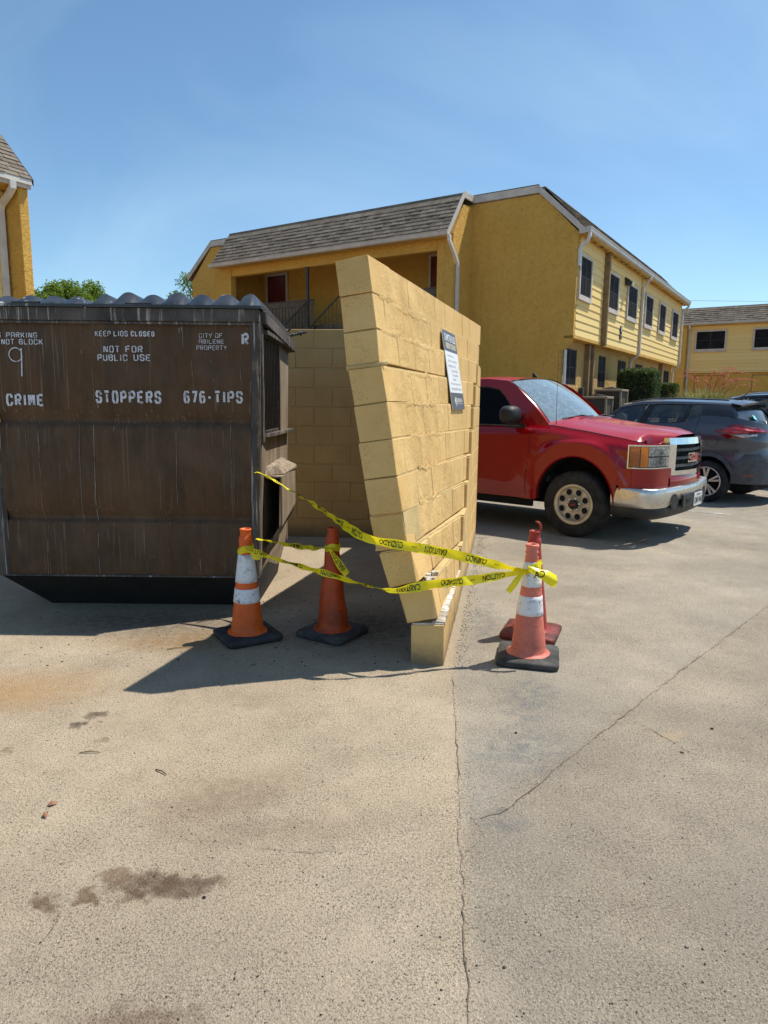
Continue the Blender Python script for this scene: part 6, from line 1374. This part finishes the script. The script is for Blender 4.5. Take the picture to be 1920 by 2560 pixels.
def main_building():
    root = thing('apartment_building', (5.486, 20.436, 0), RZ, 'two storey mustard stucco apartment block with shingled mansard roof and breezeway', 'building')
    LEN = 16.2; W = 16.1
    # long facade: upper floor
    MB().box(.26, LEN-.05, .03, .25, 3.50, 6.55).build('upper_wall', 'soffit', root)
    for p0, p1 in ((.12, 2.78), (2.96, 7.86), (7.98, LEN)): boards(root, 0.03, 'x', p0, p1, 3.56, 6.42, 13, -1)
    for a, b in ((.16, 1.38), (3.2, 4.54), (5.72, 7.20), (8.5, 9.88), (11.05, 12.42), (13.85, 15.32)): window(root, 0.0, 'x', a, b, 4.64, 5.90, -1, .09, .05)
    MB().box(2.80, 2.94, -.16, .03, 3.46, 6.40, .01).build('trim_post', 'trim_brown', root)
    MB().box(.0, LEN, .0, .30, 3.47, 3.555, .005).build('overhang_soffit', 'soffit', root)
    # eave: soffit, fascia, gutter
    MB().box(-.02, LEN+.2, -.20, .03, 6.36, 6.40, .005).build('soffit', 'soffit', root); MB().box(-.02, LEN+.2, -.23, -.20, 6.34, 6.50, .004).build('fascia', 'soffit', root)
    m = MB(); prof = [(-.23, 6.385), (-.31, 6.39), (-.345, 6.43), (-.345, 6.505), (-.365, 6.515), (-.365, 6.53), (-.23, 6.53)]; m.prism(prof, -.04, LEN+.22, 'X'); m.build('gutter', 'gutter_white', root)
    for i in range(26):    # ragged vent slots in the soffit
        x = .5+i*.62+rnd.uniform(-.1, .1); MB().box(x, x+rnd.uniform(.12, .34), -.12+rnd.uniform(-.02, .02), -.06, 6.350, 6.358).build('soffit_vent', 'rail_brown', root)
    # mansard over the facade, and flat roof behind
    up_ = Vector((0, 1.34, 1.36)).normalized(); out_ = Vector((0, -1.36, 1.34)).normalized()
    MB().add([(-.06, -.20, 6.50), (LEN+.25, -.20, 6.50), (LEN+.25, 1.14, 7.86), (-.06, 1.14, 7.86)], [(0, 1, 2, 3)]).build('roof_deck', 'shingle_far', root)
    shingles(root, (-.06, -.20, 6.50), (LEN+.25, -.20, 6.50), up_, out_, 1.92, .165, .34, 0)
    MB().box(-.02, LEN, 1.05, 15.0, 7.62, 7.80).build('flat_roof', 'shingle_far', root)
    MB().add([(-.06, 16.45, 6.50), (LEN, 16.45, 6.50), (LEN, 14.95, 7.83), (-.06, 14.95, 7.83)], [(3, 2, 1, 0)]).build('roof_deck', 'shingle_far', root)
    MB().prism([(.26, .8), (.26, 6.42), (1.25, 7.55), (14.9, 7.55), (16.0, 6.42), (16.0, .8)], LEN-.25, LEN, 'X').build('end_wall', 'stucco', root)
    MB().prism([(-.33, 6.38), (-.02, 6.36), (-.02, 6.66), (-.20, 6.50), (-.33, 6.50)], -.06, -.025, 'X').build('eave_return', 'trim_white', root); MB().box(.3, LEN-.3, 15.85, 16.05, .8, 6.4).build('rear_wall', 'stucco', root)
    # gable wall facing the camera
    # gable wall in three pieces round the breezeway
    MB().prism([(.34, .8), (.34, 3.12), (.02, 3.50), (.0, 6.42), (1.18, 7.62), (3.5, 7.62), (3.5, .8)], 0.0, .25, 'X').build('gable_wall', 'stucco', root)
    MB().prism([(13.30, .8), (13.30, 7.62), (14.95, 7.62), (16.1, 6.42), (16.1, .8)], 0.0, .25, 'X').build('gable_wall', 'stucco', root)
    MB().box(.0, .25, 3.502, 13.298, 7.06, 7.62).build('gable_wall', 'stucco', root)
    MB().box(.252, 1.2, 3.36, 3.5, .8, 7.05).build('breezeway_side', 'stucco', root); MB().box(.252, 1.2, 13.30, 13.44, .8, 7.05).build('breezeway_side', 'stucco', root)
    m = MB()
    def trim(p, q, h=.21, x0=-.055, x1=-.004, name='rake_trim'):
        (y0, z0), (y1, z1) = p, q; P = [(x0, y0, z0-h), (x1, y0, z0-h), (x1, y0, z0), (x0, y0, z0), (x0, y1, z1-h), (x1, y1, z1-h), (x1, y1, z1), (x0, y1, z1)]
        MB().hexa([P[0], P[1], P[5], P[4], P[3], P[2], P[6], P[7]], .004).build(name, 'trim_white', root)
    trim((-.02, 6.68), (1.235, 7.86)); trim((1.237, 7.86), (3.34, 7.86)); trim((13.3, 7.86), (14.93, 7.86)); trim((14.932, 7.86), (16.35, 6.66))
    MB().box(-.06, -.004, 1.24, 3.34, 7.865, 7.885, .003).build('roof_edge', 'shingle_far', root); MB().box(-.06, -.004, 13.3, 14.92, 7.865, 7.885, .003).build('roof_edge', 'shingle_far', root)
    # ground floor of the facade, with deep-set windows
    YL = .30; ops = [(.16, 1.37), (3.72, 4.65), (6.2, 7.45), (8.9, 10.2), (11.6, 12.8), (14.5, 15.8)]; z0, z1 = 2.12, 3.24
    m = MB(); x = .02
    for a, b in ops: m.box(x, a, YL, YL+.25, .8, 3.47); m.box(a, b, YL+.002, YL+.25, .8, z0); m.box(a, b, YL+.002, YL+.25, z1, 3.468); x = b
    m.box(x, LEN, YL, YL+.25, .8, 3.47); m.build('lower_wall', 'stucco_low', root)
    for a, b in ops:
        window(root, YL+.025, 'x', a+.005, b-.005, z0+.005, z1-.005, -1, .03, .02, ('trim_brown', 'screen_dark', 'mullion_dark'), True, False)
        MB().box(a-.06, b+.06, YL-.07, YL+.16, z0-.16, z0-.004, .012).build('window_ledge', 'stucco_low', root)
    for a in (2.12, 2.62, 13.35): MB().box(a, a+.13, YL-.16, YL-.002, .8, 3.46, .008).build('wall_post', 'trim_brown', root)
    MB().tube([(.06, .24, 2.12), (.06, .24, 3.15)], .045, 8).build('drain_pipe', 'gutter_white', root); MB().box(.0, .12, .18, .30, .8, 2.12, .006).build('pipe_boot', 'trim_brown', root)
    # downspouts and small fittings
    s_ = (1, 0, 0)
    downspout(root, [(.05, -.30, 6.40), (.05, -.30, 6.28), (.05, -.24, 6.14), (.05, -.10, 6.06), (.03, -.05, 5.96), (.03, -.05, 5.5)], s_, .10, .075)
    downspout(root, [(7.92, -.30, 6.42), (7.92, -.30, 6.30), (7.92, -.12, 6.12), (7.92, -.05, 6.02), (7.92, -.05, 3.62), (7.92, .0, 3.46), (7.92, .22, 3.30), (7.92, .24, 3.2), (7.92, .24, .9)], s_, .10, .075)
    downspout(root, [(LEN, -.30, 6.42), (LEN, -.30, 6.30), (LEN, -.12, 6.14), (LEN, -.05, 6.02), (LEN, -.05, 3.62), (LEN, .0, 3.46), (LEN, .2, 3.30), (LEN, .22, 3.2), (LEN, .22, .9)], s_, .10, .075)
    lt = MB().hexa([(5.36, -.20, 5.72), (5.60, -.20, 5.72), (5.60, .0, 5.74), (5.36, .0, 5.74), (5.34, -.24, 5.86), (5.62, -.24, 5.86), (5.62, .0, 6.02), (5.34, .0, 6.02)], .02).build('flood_light', 'steel_dark', root); MB().hexa([(5.38, -.25, 5.70), (5.58, -.25, 5.70), (5.58, -.21, 5.70), (5.38, -.21, 5.70), (5.38, -.27, 5.83), (5.58, -.27, 5.83), (5.58, -.245, 5.84), (5.38, -.245, 5.84)], .005).build('light_glass', 'lamp_glass', lt)
    nb = MB().box(5.08, 5.28, -.03, -.004, 3.86, 4.32, .004).build('number_plate', 'steel_dark', root); m = MB()
    for i, ch in enumerate('9'): put_text(m, 'B', lambda a, b: (lerp(5.12, 5.24, a), -.034, lerp(4.13, 4.29, b)), 0, .03); put_text(m, '103-110', lambda a, b: (lerp(5.10, 5.26, a), -.034, lerp(3.95, 4.03, b)), 0, .02)
    m.build('plate_lettering', 'sign_white', nb, recalc=False)
    mt = MB().box(1.66, 1.84, YL-.14, YL-.002, 1.72, 2.08, .01).build('meter_box', 'ac_coil', root); MB().tube([(1.75, YL-.08, 1.72), (1.77, YL-.10, 1.4), (1.72, YL-.06, 1.0)], .022, 6).build('conduit', 'steel_dark', mt); MB().tube([(2.45, YL-.10, 2.0), (2.42, YL-.13, 1.6), (2.47, YL-.10, 1.1)], .025, 6).build('conduit', 'steel_dark', root)
    # ---- breezeway wing standing forward of the gable
    prof = [(-1.24, .8), (-1.24, 6.55), (-.62, 7.50), (-.004, 7.55), (-.004, .8)]
    for y0, y1 in ((3.38, 3.66),): MB().prism([(a, b) for a, b in prof], y0, y1, 'Y').build('wing_wall', 'stucco_bright', root)
    MB().box(-1.24, -.98, 3.662, 3.92, .8, 6.42, .01).build('pillar', 'stucco_bright', root); MB().box(-1.24, -.98, 12.62, 12.96, .8, 6.45, .01).build('pillar', 'stucco_bright', root)
    MB().box(-1.22, -.004, 13.28, 13.5, .8, 6.42).build('wing_wall', 'stucco', root); MB().box(-1.22, -.98, 12.962, 13.278, .8, 6.42).build('wing_wall', 'stucco', root)
    MB().box(-1.22, -1.00, 3.925, 12.615, 6.12, 6.44, .01).build('beam', 'stucco_bright', root)
    MB().box(-1.0, 1.198, 3.93, 12.6, 3.95, 4.2).build('landing', 'rail_brown', root)
    # the breezeway is cut into the block: inner walls set in front of the gable plane
    MB().box(1.2, 1.4, 3.4, 13.4, .8, 7.05).build('breezeway_wall', 'stucco', root)
    MB().box(-1.2, 1.198, 3.67, 13.27, 6.98, 7.04).build('ceiling', 'soffit', root)
    dz0, dz1 = 4.22, 6.60
    for y0, y1 in ((11.93, 13.08), (4.55, 5.55)):
        d = MB().box(1.14, 1.185, y0+.09, y1-.09, dz0, dz1-.10, .004).build('door', 'door_red', root)
        for a in ((y0, y0+.088, dz0, dz1), (y1-.088, y1, dz0, dz1), (y0+.09, y1-.09, dz1-.095, dz1)): MB().box(1.12, 1.186, *a, .004).build('door_casing', 'trim_white', d)
        c = (y0+y1)/2; MB().tube([(1.14, c, 5.72), (1.125, c, 5.72)], .018, 8).build('knocker', 'chrome', d); MB().tube([(1.14, c, 5.60), (1.125, c, 5.60)], .012, 8).build('peephole', 'chrome', d)
    MB().box(-1.25, -1.17, 8.94, 9.04, .8, 6.12, .005).build('steel_post', 'steel_dark', root)
    for i in range(24):  # vent screen along the back of the beam
        MB().box(-.99, -.97, 4.2+i*.17, 4.2+i*.17+.09, 6.30, 6.35).build('beam_vent', 'rail_brown', root)
    def railing(y0, y1):
        r_ = MB().box(-1.22, -1.17, y0, y1, 4.84, 5.02, .006).build('balcony_rail', 'rail_brown', root); MB().box(-1.24, -1.15, y0, y1, 5.022, 5.05, .004).build('rail_cap', 'rail_brown', r_)
        y = y0+.02
        while y < y1-.13: MB().box(-1.205, -1.18, y, y+.13, 4.0, 4.838, .004).build('rail_plank', 'rail_brown', r_); y += .155
    railing(9.06, 12.6); railing(8.72, 8.93); railing(3.94, 6.2)
    for (ya, za), (yb, zb), x in (((8.80, 5.03), (12.5, 2.42), -1.36), ((7.58, 5.04), (11.9, 1.72), -1.31)):
        st = MB().rtube([(x, ya, za), (x, yb, zb)], .04, .04, (1, 0, 0)).build('stair_rail', 'steel_dark', root)
        n = 26
        for i in range(n): y = lerp(ya, yb, (i+.5)/n); z = lerp(za, zb, (i+.5)/n); MB().tube([(x, y, z-.03), (x, y, z-.86)], .011, 5).build('baluster', 'steel_dark', st)
        MB().rtube([(x, ya+.3, za-1.13), (x, yb, zb-.92)], .05, .22, (1, 0, 0)).build('stringer', 'steel_dark', st)
    for i in range(11): MB().box(-2.22, -1.36, 8.1+i*.36, 8.1+i*.36+.32, 3.75-i*.265, 3.80-i*.265, .005).build('stair_tread', 'rail_brown', root)
    # wing roof
    up_ = Vector((1.00, 0, 1.32)).normalized(); out_ = Vector((-1.32, 0, 1.0)).normalized()
    MB().add([(-1.63, 3.34, 6.50), (-1.63, 13.24, 6.50), (-.63, 13.24, 7.82), (-.63, 3.34, 7.82)], [(0, 1, 2, 3)]).build('roof_deck', 'shingle_far', root)
    shingles(root, (-1.63, 3.36, 6.50), (-1.63, 13.26, 6.50), up_, out_, 1.66, .166, .27, 300)
    MB().box(-.66, .0, 3.36, 13.24, 7.72, 7.82).build('flat_roof', 'shingle_far', root)
    MB().box(-1.64, -1.24, 3.4, 13.2, 6.42, 6.46, .004).build('soffit', 'soffit', root); MB().prism([(-1.64, 6.40), (-1.71, 6.41), (-1.735, 6.44), (-1.735, 6.515), (-1.755, 6.525), (-1.755, 6.54), (-1.64, 6.54)], 3.32, 13.28, 'Y').build('gutter', 'trim_white', root)
    P = [(-1.66, 6.50), (-.66, 7.84)]
    m = MB()
    for (x0, z0), (x1, z1) in (((-1.64, 6.54), (-.66, 7.86)), ((-.658, 7.86), (-.06, 7.86))):
        MB().hexa([(x0, 3.325, z0-.19), (x1, 3.325, z1-.19), (x1, 3.376, z1-.19), (x0, 3.376, z0-.19), (x0, 3.325, z0), (x1, 3.325, z1), (x1, 3.376, z1), (x0, 3.376, z0)], .004).build('rake_trim', 'trim_white', root)
    downspout(root, [(-1.66, 3.30, 6.42), (-1.64, 3.30, 6.26), (-1.18, 3.31, 5.86), (-1.04, 3.32, 5.70), (-1.02, 3.325, 5.5), (-1.02, 3.325, .9)], (1, 0, 0), .105, .08)
main_building()
def far_building():
    # stands across the far end of the lot; local x across = same axes as the main block
    root = thing('apartment_building', (5.486+26*math.cos(RZ), 20.436+26*math.sin(RZ), 0), RZ, 'far yellow sided apartment block at the right edge with brown shingle roof', 'building')
    Y0, Y1 = -9.0, 1.32
    MB().box(.03, .3, Y0, Y1, 3.6, 6.6).build('upper_wall', 'soffit', root); boards(root, .03, 'y', Y0, Y1, 3.70, 6.42, 13, -1)
    for a, b in ((-.86, .90), (-3.96, -2.24), (-7.2, -5.5)):
        window(root, 0.0, 'y', a, b, 4.90, 6.14, -1, .10, .05); window(root, .12, 'y', a-.05, b-.12, 2.42, 3.46, -1, .05, .03, ('trim_brown', 'screen_dark', 'mullion_dark'), True, False)
    MB().box(.10, .35, Y0, Y1, .8, 3.62).build('lower_wall', 'stucco', root); MB().box(-.03, .10, Y0, Y1, 3.60, 3.68, .004).build('overhang_trim', 'siding', root)
    MB().box(-.30, .25, 1.33, 3.6, .8, 6.40, .02).build('fin_wall', 'stucco', root); MB().box(-.36, .03, Y0, Y1, 6.38, 6.42, .003).build('soffit', 'soffit', root)
    MB().prism([(-.36, 6.40), (-.46, 6.42), (-.50, 6.46), (-.50, 6.54), (-.36, 6.54)], Y0-.05, 2.2, 'Y').build('gutter', 'trim_white', root)
    up_ = Vector((.9, 0, 1.02)).normalized(); out_ = Vector((-1.02, 0, .9)).normalized()
    MB().add([(-.38, Y0, 6.5), (-.38, 3.0, 6.5), (.54, 3.0, 7.54), (.54, Y0, 7.54)], [(0, 1, 2, 3)]).build('roof_deck', 'shingle_far', root); shingles(root, (-.38, Y0, 6.5), (-.38, 3.0, 6.5), up_, out_, 1.38, .165, .34, 0)
    MB().box(.5, 8, Y0, 3.0, 7.40, 7.52).build('flat_roof', 'shingle_far', root); MB().box(.6, 8, Y0+.05, 2.9, .8, 7.35).build('side_walls', 'stucco', root)
    downspout(root, [(-.43, 1.18, 6.42), (-.43, 1.18, 6.25), (-.06, 1.18, 6.05), (-.06, 1.18, 3.7), (.05, 1.18, 3.4), (.05, 1.18, .9)], (0, 1, 0))
far_building()
def left_building():
    root = thing('apartment_building', (-8.53, 17.12, 0), RZ, 'apartment block corner at the left edge with white downspout and shingled slope', 'building')
    A0 = -12.0
    MB().box(-.24, .0, .0, .95, .0, 6.45, .02).build('fin_wall', 'stucco_bright', root)
    MB().box(A0, -.25, .64, .9, .0, 6.45).build('upper_wall', 'soffit', root); boards(root, .64, 'x', A0, -.25, 3.3, 6.42, 14, -1)
    MB().box(A0, .02, -.02, 1.0, 6.452, 6.49, .003).build('soffit', 'soffit', root); MB().box(A0, .04, -.075, -.022, 6.44, 6.64, .004).build('fascia', 'trim_white', root); MB().box(A0, .035, -.13, -.08, 6.52, 6.64, .006).build('gutter', 'gutter_white', root)
    up_ = Vector((0, 1.18, 1.2)).normalized(); out_ = Vector((0, -1.2, 1.18)).normalized()
    MB().add([(A0, -.12, 6.64), (.06, -.12, 6.64), (.06, 1.10, 7.88), (A0, 1.10, 7.88)], [(0, 1, 2, 3)]).build('roof_deck', 'shingle_far', root)
    shingles(root, (.06, -.12, 6.64), (-3.4, -.12, 6.64), up_, out_, 1.70, .168, .34, 130); shingles(root, (-3.41, -.12, 6.64), (A0, -.12, 6.64), up_, out_, 1.70, .168, .34, 0)
    MB().box(A0, .0, 1.05, 9, 7.7, 7.84).build('flat_roof', 'shingle_far', root); MB().prism([(.05, 6.46), (1.1, 7.68), (9, 7.68), (9, 0), (.96, 0), (.96, 6.46)], -.22, -.02, 'X').build('end_wall', 'stucco', root)
    MB().add([(.07, -.14, 6.50), (.07, 1.10, 7.74), (.07, 1.10, 7.88), (.07, -.14, 6.66)], [(0, 1, 2, 3)]).build('rake_trim', 'shingle_far', root)
    downspout(root, [(-.42, -.10, 6.52), (-.42, -.10, 6.38), (-.40, .15, 6.24), (-.38, .48, 6.10), (-.38, .56, 5.98), (-.38, .56, 5.0), (-.38, .56, .2)], (1, 0, 0), .14, .085)
left_building()
def ac_unit(x, y, z, w, h, rz, label):
    root = thing('air_conditioner', (x, y, z), rz, label, 'air conditioner', 'condenser units by the facade')
    m = MB()
    for sx in (-1, 1):
        for sy in (-1, 1): m.box(sx*(w/2)-.03, sx*(w/2)+.03, sy*(w/2)-.03, sy*(w/2)+.03, 0, h-.04, .008)
    m.build('corner_post', 'ac_beige', root); MB().box(-w/2+.02, w/2-.02, -w/2+.02, w/2-.02, .03, h-.05).build('coil', 'ac_coil', root); MB().box(-w/2-.04, w/2+.04, -w/2-.04, w/2+.04, h-.04, h+.03, .012).build('top_cover', 'ac_beige', root)
    MB().box(-w/2-.02, w/2+.02, -w/2-.02, w/2+.02, 0, .05, .01).build('base_pan', 'ac_beige', root); MB().box(w/2-.02, w/2+.03, -w/2, -.02, .05, h-.05, .005).build('service_panel', 'ac_beige', root)
    m = MB()
    for r_ in (.08, .15, .22, .29): ring = [(math.cos(2*math.pi*i/20)*r_, math.sin(2*math.pi*i/20)*r_, h+.05+.06*(1-r_/.3)) for i in range(21)]; m.tube(ring, .008, 4, cap=False)
    for a in range(4): m.tube([(0, 0, h+.11), (math.cos(a*1.57)*.30, math.sin(a*1.57)*.30, h+.04)], .008, 4)
    m.build('fan_guard', 'ac_coil', root)
ac_unit(7.30, 22.3, 1.0, .80, 1.02, RZ, 'taller grey condenser unit beside the clipped hedge'); ac_unit(6.62, 21.5, 1.0, .72, .78, RZ, 'small beige condenser unit nearest the windshield of the pickup')
# overhead wire far behind
def wire():
    root = thing('utility_wire', (20, 62, 0), 0, 'thin utility wire crossing the sky above the far roof', 'wire')
    P = [(lerp(-6, 40, i/20), 0, 10.9+.55*i/20-.35*math.sin(math.pi*i/20)) for i in range(21)]; MB().tube(P, .016, 5).build('cable', 'steel_dark', root)
    for x in (-6, 40): MB().tube([(x, 0, 0), (x, 0, 11.2 if x < 0 else 11.7)], [.16, .11], 8).build('utility_pole', 'bark', root)
wire()
# ---------------------------------------------------------------- planting
def leaves(n, pick, size, mb=None, aspect=.5, droop=0.0):
    """small folded leaf faces at points from pick() -> (pos, normal)"""
    m = mb or MB()
    for _ in range(n):
        p, nrm = pick(); p = Vector(p); nrm = (Vector(nrm)+Vector((rnd.gauss(0, .5), rnd.gauss(0, .5), rnd.gauss(0, .5)))).normalized()
        t_ = nrm.orthogonal().normalized(); t_ = (Matrix.Rotation(rnd.uniform(0, 6.28), 3, nrm) @ t_); b = nrm.cross(t_); s = size*rnd.uniform(.6, 1.3)
        m.add([p-t_*s*.5, p+b*s*aspect*.5+nrm*s*.1, p+t_*s*.5-Vector((0, 0, droop*s)), p-b*s*aspect*.5+nrm*s*.1], [(0, 1, 2), (0, 2, 3)])
    return m
def hedge(x, y, z, sx, sy, h, rz, n, label):
    root = thing('hedge', (x, y, z), rz, label, 'hedge', 'clipped hedges by the facade')
    def f(u, v, w_): # rounded box
        return (u, v, w_)
    bumps = [(rnd.uniform(0, 6.28), rnd.uniform(3, 7), rnd.uniform(3, 7)) for _ in range(4)]
    def pick():
        while True:
            face = rnd.choice(((1, 0, 0), (-1, 0, 0), (0, 1, 0), (0, -1, 0), (0, 0, 1), (0, 0, 1))); p = [rnd.uniform(-1, 1), rnd.uniform(-1, 1), rnd.uniform(-1, 1)]
            for k in range(3):
                if face[k]: p[k] = face[k]*rnd.uniform(.86, 1.0)
            q = Vector([math.copysign(abs(c)**1.0, c) for c in p]); r4 = (abs(q.x)**5+abs(q.y)**5+abs(q.z)**5)**.2
            q = q/max(r4, 1e-6)*max(abs(p[0]), abs(p[1]), abs(p[2])); o = sum(math.sin(a+q.x*b+q.z*c+q.y*2) for a, b, c in bumps)*.014+1+rnd.gauss(0, .016)
            return (q.x*sx/2*o, q.y*sy/2*o, h/2+q.z*h/2*o), face
    leaves(n, pick, .075).build('foliage', 'leaf_hedge', root, recalc=False)
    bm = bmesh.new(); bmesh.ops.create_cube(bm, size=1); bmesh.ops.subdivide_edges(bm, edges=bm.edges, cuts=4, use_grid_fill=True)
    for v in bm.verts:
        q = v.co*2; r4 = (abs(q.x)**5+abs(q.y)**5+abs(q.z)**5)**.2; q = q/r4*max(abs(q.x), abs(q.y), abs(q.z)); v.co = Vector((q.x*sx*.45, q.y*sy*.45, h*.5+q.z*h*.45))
    me = bpy.data.meshes.new('dark_core'); bm.to_mesh(me); bm.free(); me.materials.append(MATS['under_black']); link('dark_core', me, root)  # solid black core stands in for the shade inside the hedge
    for k in range(4): MB().tube([(rnd.uniform(-.3, .3)*sx, rnd.uniform(-.2, .2)*sy, -.05), (rnd.uniform(-.3, .3)*sx, rnd.uniform(-.2, .2)*sy, h*.5)], .03, 6).build('stem', 'bark', root)
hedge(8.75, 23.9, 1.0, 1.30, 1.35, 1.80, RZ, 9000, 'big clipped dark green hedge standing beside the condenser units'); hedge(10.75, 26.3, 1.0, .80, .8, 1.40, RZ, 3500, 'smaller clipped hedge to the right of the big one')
def tree(x, y, z, h, rx, rz_, label, n):
    root = thing('tree', (x, y, z), 0, label, 'tree', 'trees behind the buildings')
    MB().tube(catmull([(0, 0, 0), (.1, .05, h*.35), (0, .1, h*.7)], 4), [.16-.012*i for i in range(9)], 8).build('trunk', 'bark', root)
    blobs = []; m2 = MB()
    for i in range(34):
        a = rnd.uniform(0, 6.28); r_ = math.sqrt(rnd.random()); zz = h-rz_+rnd.uniform(-.75, .80)*rz_*math.sqrt(max(0.05, 1-r_*r_)); c = Vector((math.cos(a)*r_*rx, math.sin(a)*r_*rx, zz)); blobs.append((c, rnd.uniform(.22, .42)*rx))
        m2.tube([(0, .1, h*.60), Vector((0, .1, h*.65)).lerp(c, .55)+Vector((0, 0, .15)), c], [.045, .03, .008], 5)
    m2.build('limbs', 'bark', root)
    def pick():
        c, r_ = rnd.choice(blobs); d = Vector((rnd.gauss(0, 1), rnd.gauss(0, 1), rnd.gauss(0, 1))).normalized(); return c+d*r_*rnd.random()**.45*rnd.uniform(.8, 1.15), d+Vector((0, 0, .6))
    leaves(n, pick, .15, aspect=.36, droop=.25).build('crown', 'leaf_tree', root, recalc=False)
tree(-13.4, 30.3, 1.0, 5.75, 1.75, 1.7, 'feathery green tree behind the dumpster beside the left building', 24000); tree(-9.35, 36, 1.0, 7.6, 1.6, 2.2, 'green tree mostly hidden behind the main apartment block', 6000)
def red_yucca(x, y, z, label):
    root = thing('flowering_shrub', (x, y, z), 0, label, 'shrub')
    m = MB()
    for i in range(1000):
        a = rnd.uniform(0, 6.28); r0 = rnd.uniform(0, .55); L = rnd.uniform(.8, 1.45); b = Vector((math.cos(a)*r0*2.3, math.sin(a)*r0, 0)); o = Vector((math.cos(a), math.sin(a), 0))*rnd.uniform(.1, .75)*L; P = [b, b+o*.4+Vector((0, 0, L*.6)), b+o+Vector((0, 0, L*rnd.uniform(.7, .95)))]
        s = Vector((-math.sin(a), math.cos(a), 0))*.012; m.add([P[0]-s, P[0]+s, P[1]+s*.8, P[1]-s*.8, P[2]], [(0, 1, 2, 3), (3, 2, 4)])
    m.build('leaf_clump', 'leaf_yucca', root, recalc=False)
    for i in range(18):
        a = rnd.uniform(0, 6.28); L = rnd.uniform(1.25, 1.85); dx = rnd.uniform(-.9, 1.5); P = catmull([(dx*.25, rnd.uniform(-.3, .3), .2), (dx*.5, rnd.uniform(-.2, .2), L*.7), (dx*.85, rnd.uniform(-.3, .3), L), (dx*1.35, 0, L*rnd.uniform(.92, 1.02))], 6)
        st = MB().tube(P, .010, 5).build('flower_stalk', 'flower_coral', root)
        mm = MB(); pts = P[8:]
        def pick(): p = rnd.choice(pts); return p+Vector((rnd.gauss(0, .045), rnd.gauss(0, .045), rnd.gauss(0, .04))), Vector((0, 0, 1))
        leaves(40, pick, .052, mm, .5); mm.build('blossom', 'flower_coral', st, recalc=False)
red_yucca(11.85, 25.4, 1.05, 'wispy shrub with coral flower stalks in front of the far building')
